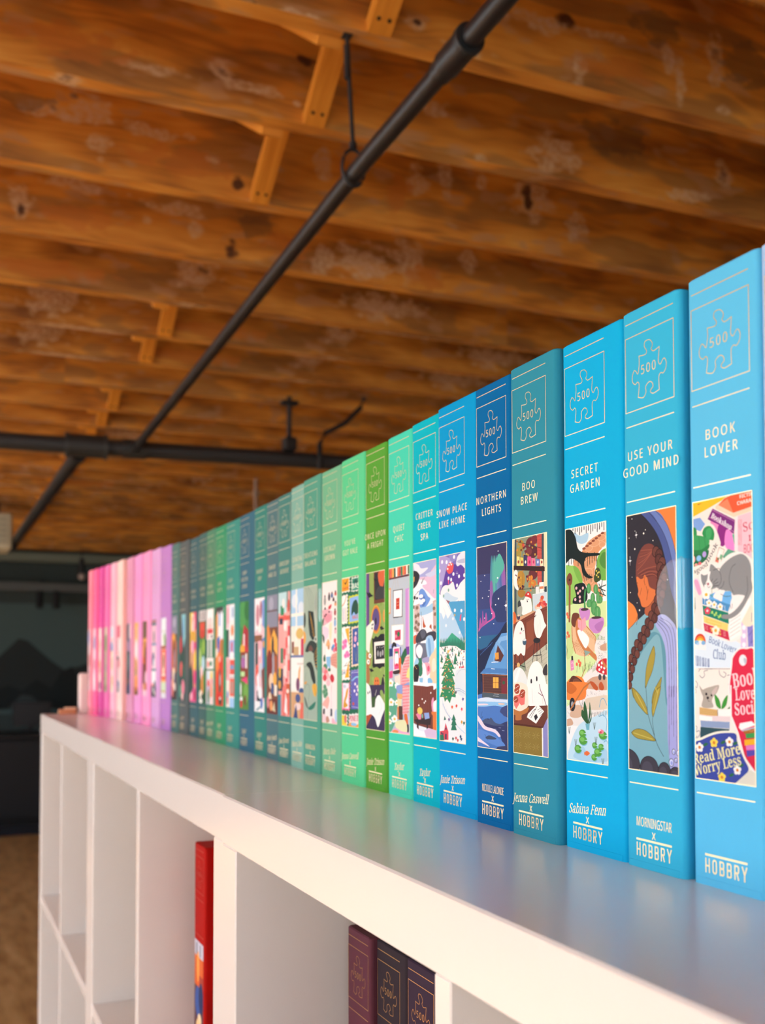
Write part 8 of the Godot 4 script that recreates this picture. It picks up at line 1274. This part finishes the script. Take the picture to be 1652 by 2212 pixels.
	["p","eef2ec",[0,0,1000,0,1000,3310,0,3310]],["p","e6f2f2",[0,0,1000,0,1000,700,0,700]],["p","d8dcd0",[0,520,1000,520,1000,580,0,580]],["p","8ab06c",[500,700,800,600,1000,900,1000,1300,600,1200]],["p","a8603c",[0,1150,1000,1150,1000,1280,0,1280]],["p","e86a44",[0,1300,1000,1300,1000,2600,0,2600]],["e","f6ecd0",[500,1900,200,520]],["e","4a5a54",[500,1800,130,300]],["p","f0ecd4",[220,2300,780,2300,780,2400,220,2400]],["p","f2b06c",[0,2550,1000,2550,1000,2640,0,2640]],["p","d8e8c0",[0,2640,1000,2640,1000,3000,0,3000]],["p","c8a83c",[100,3000,900,3000,900,3310,100,3310]],["e","e8e8e8",[500,3200,380,160]],],
	"panel_a": [
	["p","f0c4d0",[0,0,1000,0,1000,3310,0,3310]],["p","a87c78",[0,0,1000,0,1000,150,0,150]],["p","5a7a84",[0,150,1000,150,1000,260,0,260]],["e","3c5c5c",[520,760,140,300]],["p","8a9cb8",[0,1000,1000,1000,1000,1120,0,1120]],["p","f4d8dc",[0,1130,1000,1130,1000,1600,0,1600]],["e","5a6a8c",[400,1700,300,320]],["e","e8ecf0",[620,1950,200,300]],["p","6a8494",[0,2100,1000,2100,1000,2200,0,2200]],["p","f6f2f2",[0,2200,1000,2200,1000,2700,0,2700]],["e","e08a5c",[250,2950,220,220]],["e","2f6a54",[760,2900,200,300]],["p","3c4c50",[0,2850,1000,2850,1000,3310,0,3310]],["e","e8e4dc",[450,3000,140,120]],["e","d8c8b8",[700,3150,150,100]],],
	"panel_b": [
	["p","8a6a3c",[0,0,1000,0,1000,3310,0,3310]],["p","6a5a3c",[0,0,1000,0,1000,700,0,700]],["e","e8a860",[500,850,420,100]],["e","7a5a34",[300,400,150,400]],["e","f0a048",[400,1500,300,600]],["e","e86a24",[300,1750,200,180]],["e","5a3c3c",[700,1500,260,420]],["p","7a4038",[0,1900,900,1850,1000,2700,200,2900]],["e","f2c4d0",[800,2500,220,300]],["e","f0b090",[300,3000,260,260]],["e","c86a2c",[700,2900,220,200]],["p","f4c8d0",[0,3050,1000,3050,1000,3310,0,3310]],],
	"panel_c": [
	["p","f0b488",[0,0,1000,0,1000,3310,0,3310]],["p","f0b468",[0,0,1000,0,1000,300,0,300]],["e","f4c890",[500,600,420,420]],["e","fbe8ea",[500,1300,400,520]],["e","d8985c",[450,500,160,260]],["e","5a6a3c",[500,2100,180,460]],["e","e8a86c",[250,1900,200,360]],["e","f0903c",[550,2750,300,330]],["p","c8783c",[0,2950,1000,2950,1000,3310,0,3310]],["e","5a4a24",[600,3200,300,120]],],
	"panel_d": [
	["p","4c5a64",[0,0,1000,0,1000,3310,0,3310]],["e","3c4a64",[450,400,360,420]],["e","f2d8d0",[850,350,200,420]],["p","8a7a94",[0,800,1000,800,1000,1300,0,1300]],["e","a88aa8",[500,1100,300,260]],["p","3c4c54",[0,1300,1000,1300,1000,2600,0,2600]],["e","5a7a7c",[500,1800,300,420]],["e","6a4a3c",[400,2700,220,160]],["e","2c3c5c",[500,3050,420,220]],],
	"panel_e": [
	["p","f0d4d4",[0,0,1000,0,1000,3310,0,3310]],["p","e07a8c",[0,0,1000,0,1000,600,0,600]],["e","c85a6c",[300,300,150,420]],["p","8a4a3c",[100,700,320,700,320,1300,100,1300]],["e","f6ecec",[650,1000,280,420]],["e","e0604c",[250,1350,160,100]],["e","2f5c54",[300,1600,330,110]],["p","3c5a6a",[100,1700,280,1700,280,3000,100,3000]],["e","d8405c",[650,1900,220,300]],["e","f4c8c8",[700,2300,220,260]],["e","5a7a9c",[500,2900,260,220]],["e","4a6a5c",[400,3150,260,130]],],
	"panel_f": [
	["p","efe6dc",[0,0,1000,0,1000,3310,0,3310]],["e","cfe4ee",[500,330,420,360]],["e","f0c8c8",[500,700,420,120]],["e","7a9cc8",[450,1100,420,330]],["e","e8a860",[300,1350,200,150]],["e","f4e8d8",[650,1500,300,260]],["e","d8b88c",[500,1900,300,420]],["e","e8ccd0",[400,2400,330,260]],["e","d8a860",[600,2750,260,300]],["e","e8d8b0",[400,3100,300,180]],],
	"panel_g": [
	["p","b8b894",[0,0,1000,0,1000,3310,0,3310]],["e","d8d0b8",[500,300,420,330]],["e","6a9a5c",[500,850,400,500]],["e","a8a08c",[500,1600,330,420]],["e","8a8a8c",[600,2100,260,260]],["e","9aa87c",[450,2600,330,330]],["e","7a8a54",[500,3100,360,220]],],
	"panel_h": [
	["p","e4c8c4",[0,0,1000,0,1000,3310,0,3310]],["e","f4ece4",[600,400,330,420]],["e","d8b8a0",[300,900,260,360]],["e","f0e4dc",[650,1300,260,420]],["e","e08a34",[400,1900,220,220]],["e","d8a89c",[650,2200,300,260]],["e","f2ded8",[450,2600,300,260]],["e","8a4a6c",[600,3000,300,220]],],
	"panel_i": [
	["p","e8c4d8",[0,0,1000,0,1000,3310,0,3310]],["e","f0d4e0",[400,300,420,330]],["e","7a9cc8",[500,800,330,420]],["e","e4e4f0",[450,1400,300,360]],["e","c8889c",[550,1900,330,300]],["e","fbf0f4",[500,2800,360,480]],],
	"panel_j": [
	["p","e0b8bc",[0,0,1000,0,1000,3310,0,3310]],["e","b8b4dc",[300,500,300,420]],["e","e8d4d8",[600,1000,330,360]],["e","c87a74",[450,1700,330,360]],["e","b06a74",[300,2600,200,420]],["e","e8c0c4",[650,2900,300,300]],],
	"red_print": [
	["p","5a3c44",[0,0,1000,0,1000,3310,0,3310]],["p","c8c8d4",[0,0,1000,0,1000,420,0,420]],["p","3a3c50",[200,60,300,60,300,380,200,380]],["p","4a4c60",[620,60,700,60,700,380,620,380]],["p","d8642c",[0,420,1000,420,1000,1250,0,1250]],["e","f0a050",[400,700,160,420]],["p","a83c2c",[560,900,1000,900,1000,1300,560,1300]],["e","3c5a9c",[400,1650,330,420]],["e","24305c",[750,1500,260,420]],["e","f2d8b0",[600,2100,200,160]],["e","f0c890",[500,2400,300,300]],["e","8a3c34",[300,2700,260,300]],["e","e8b070",[650,3000,300,260]],],
}
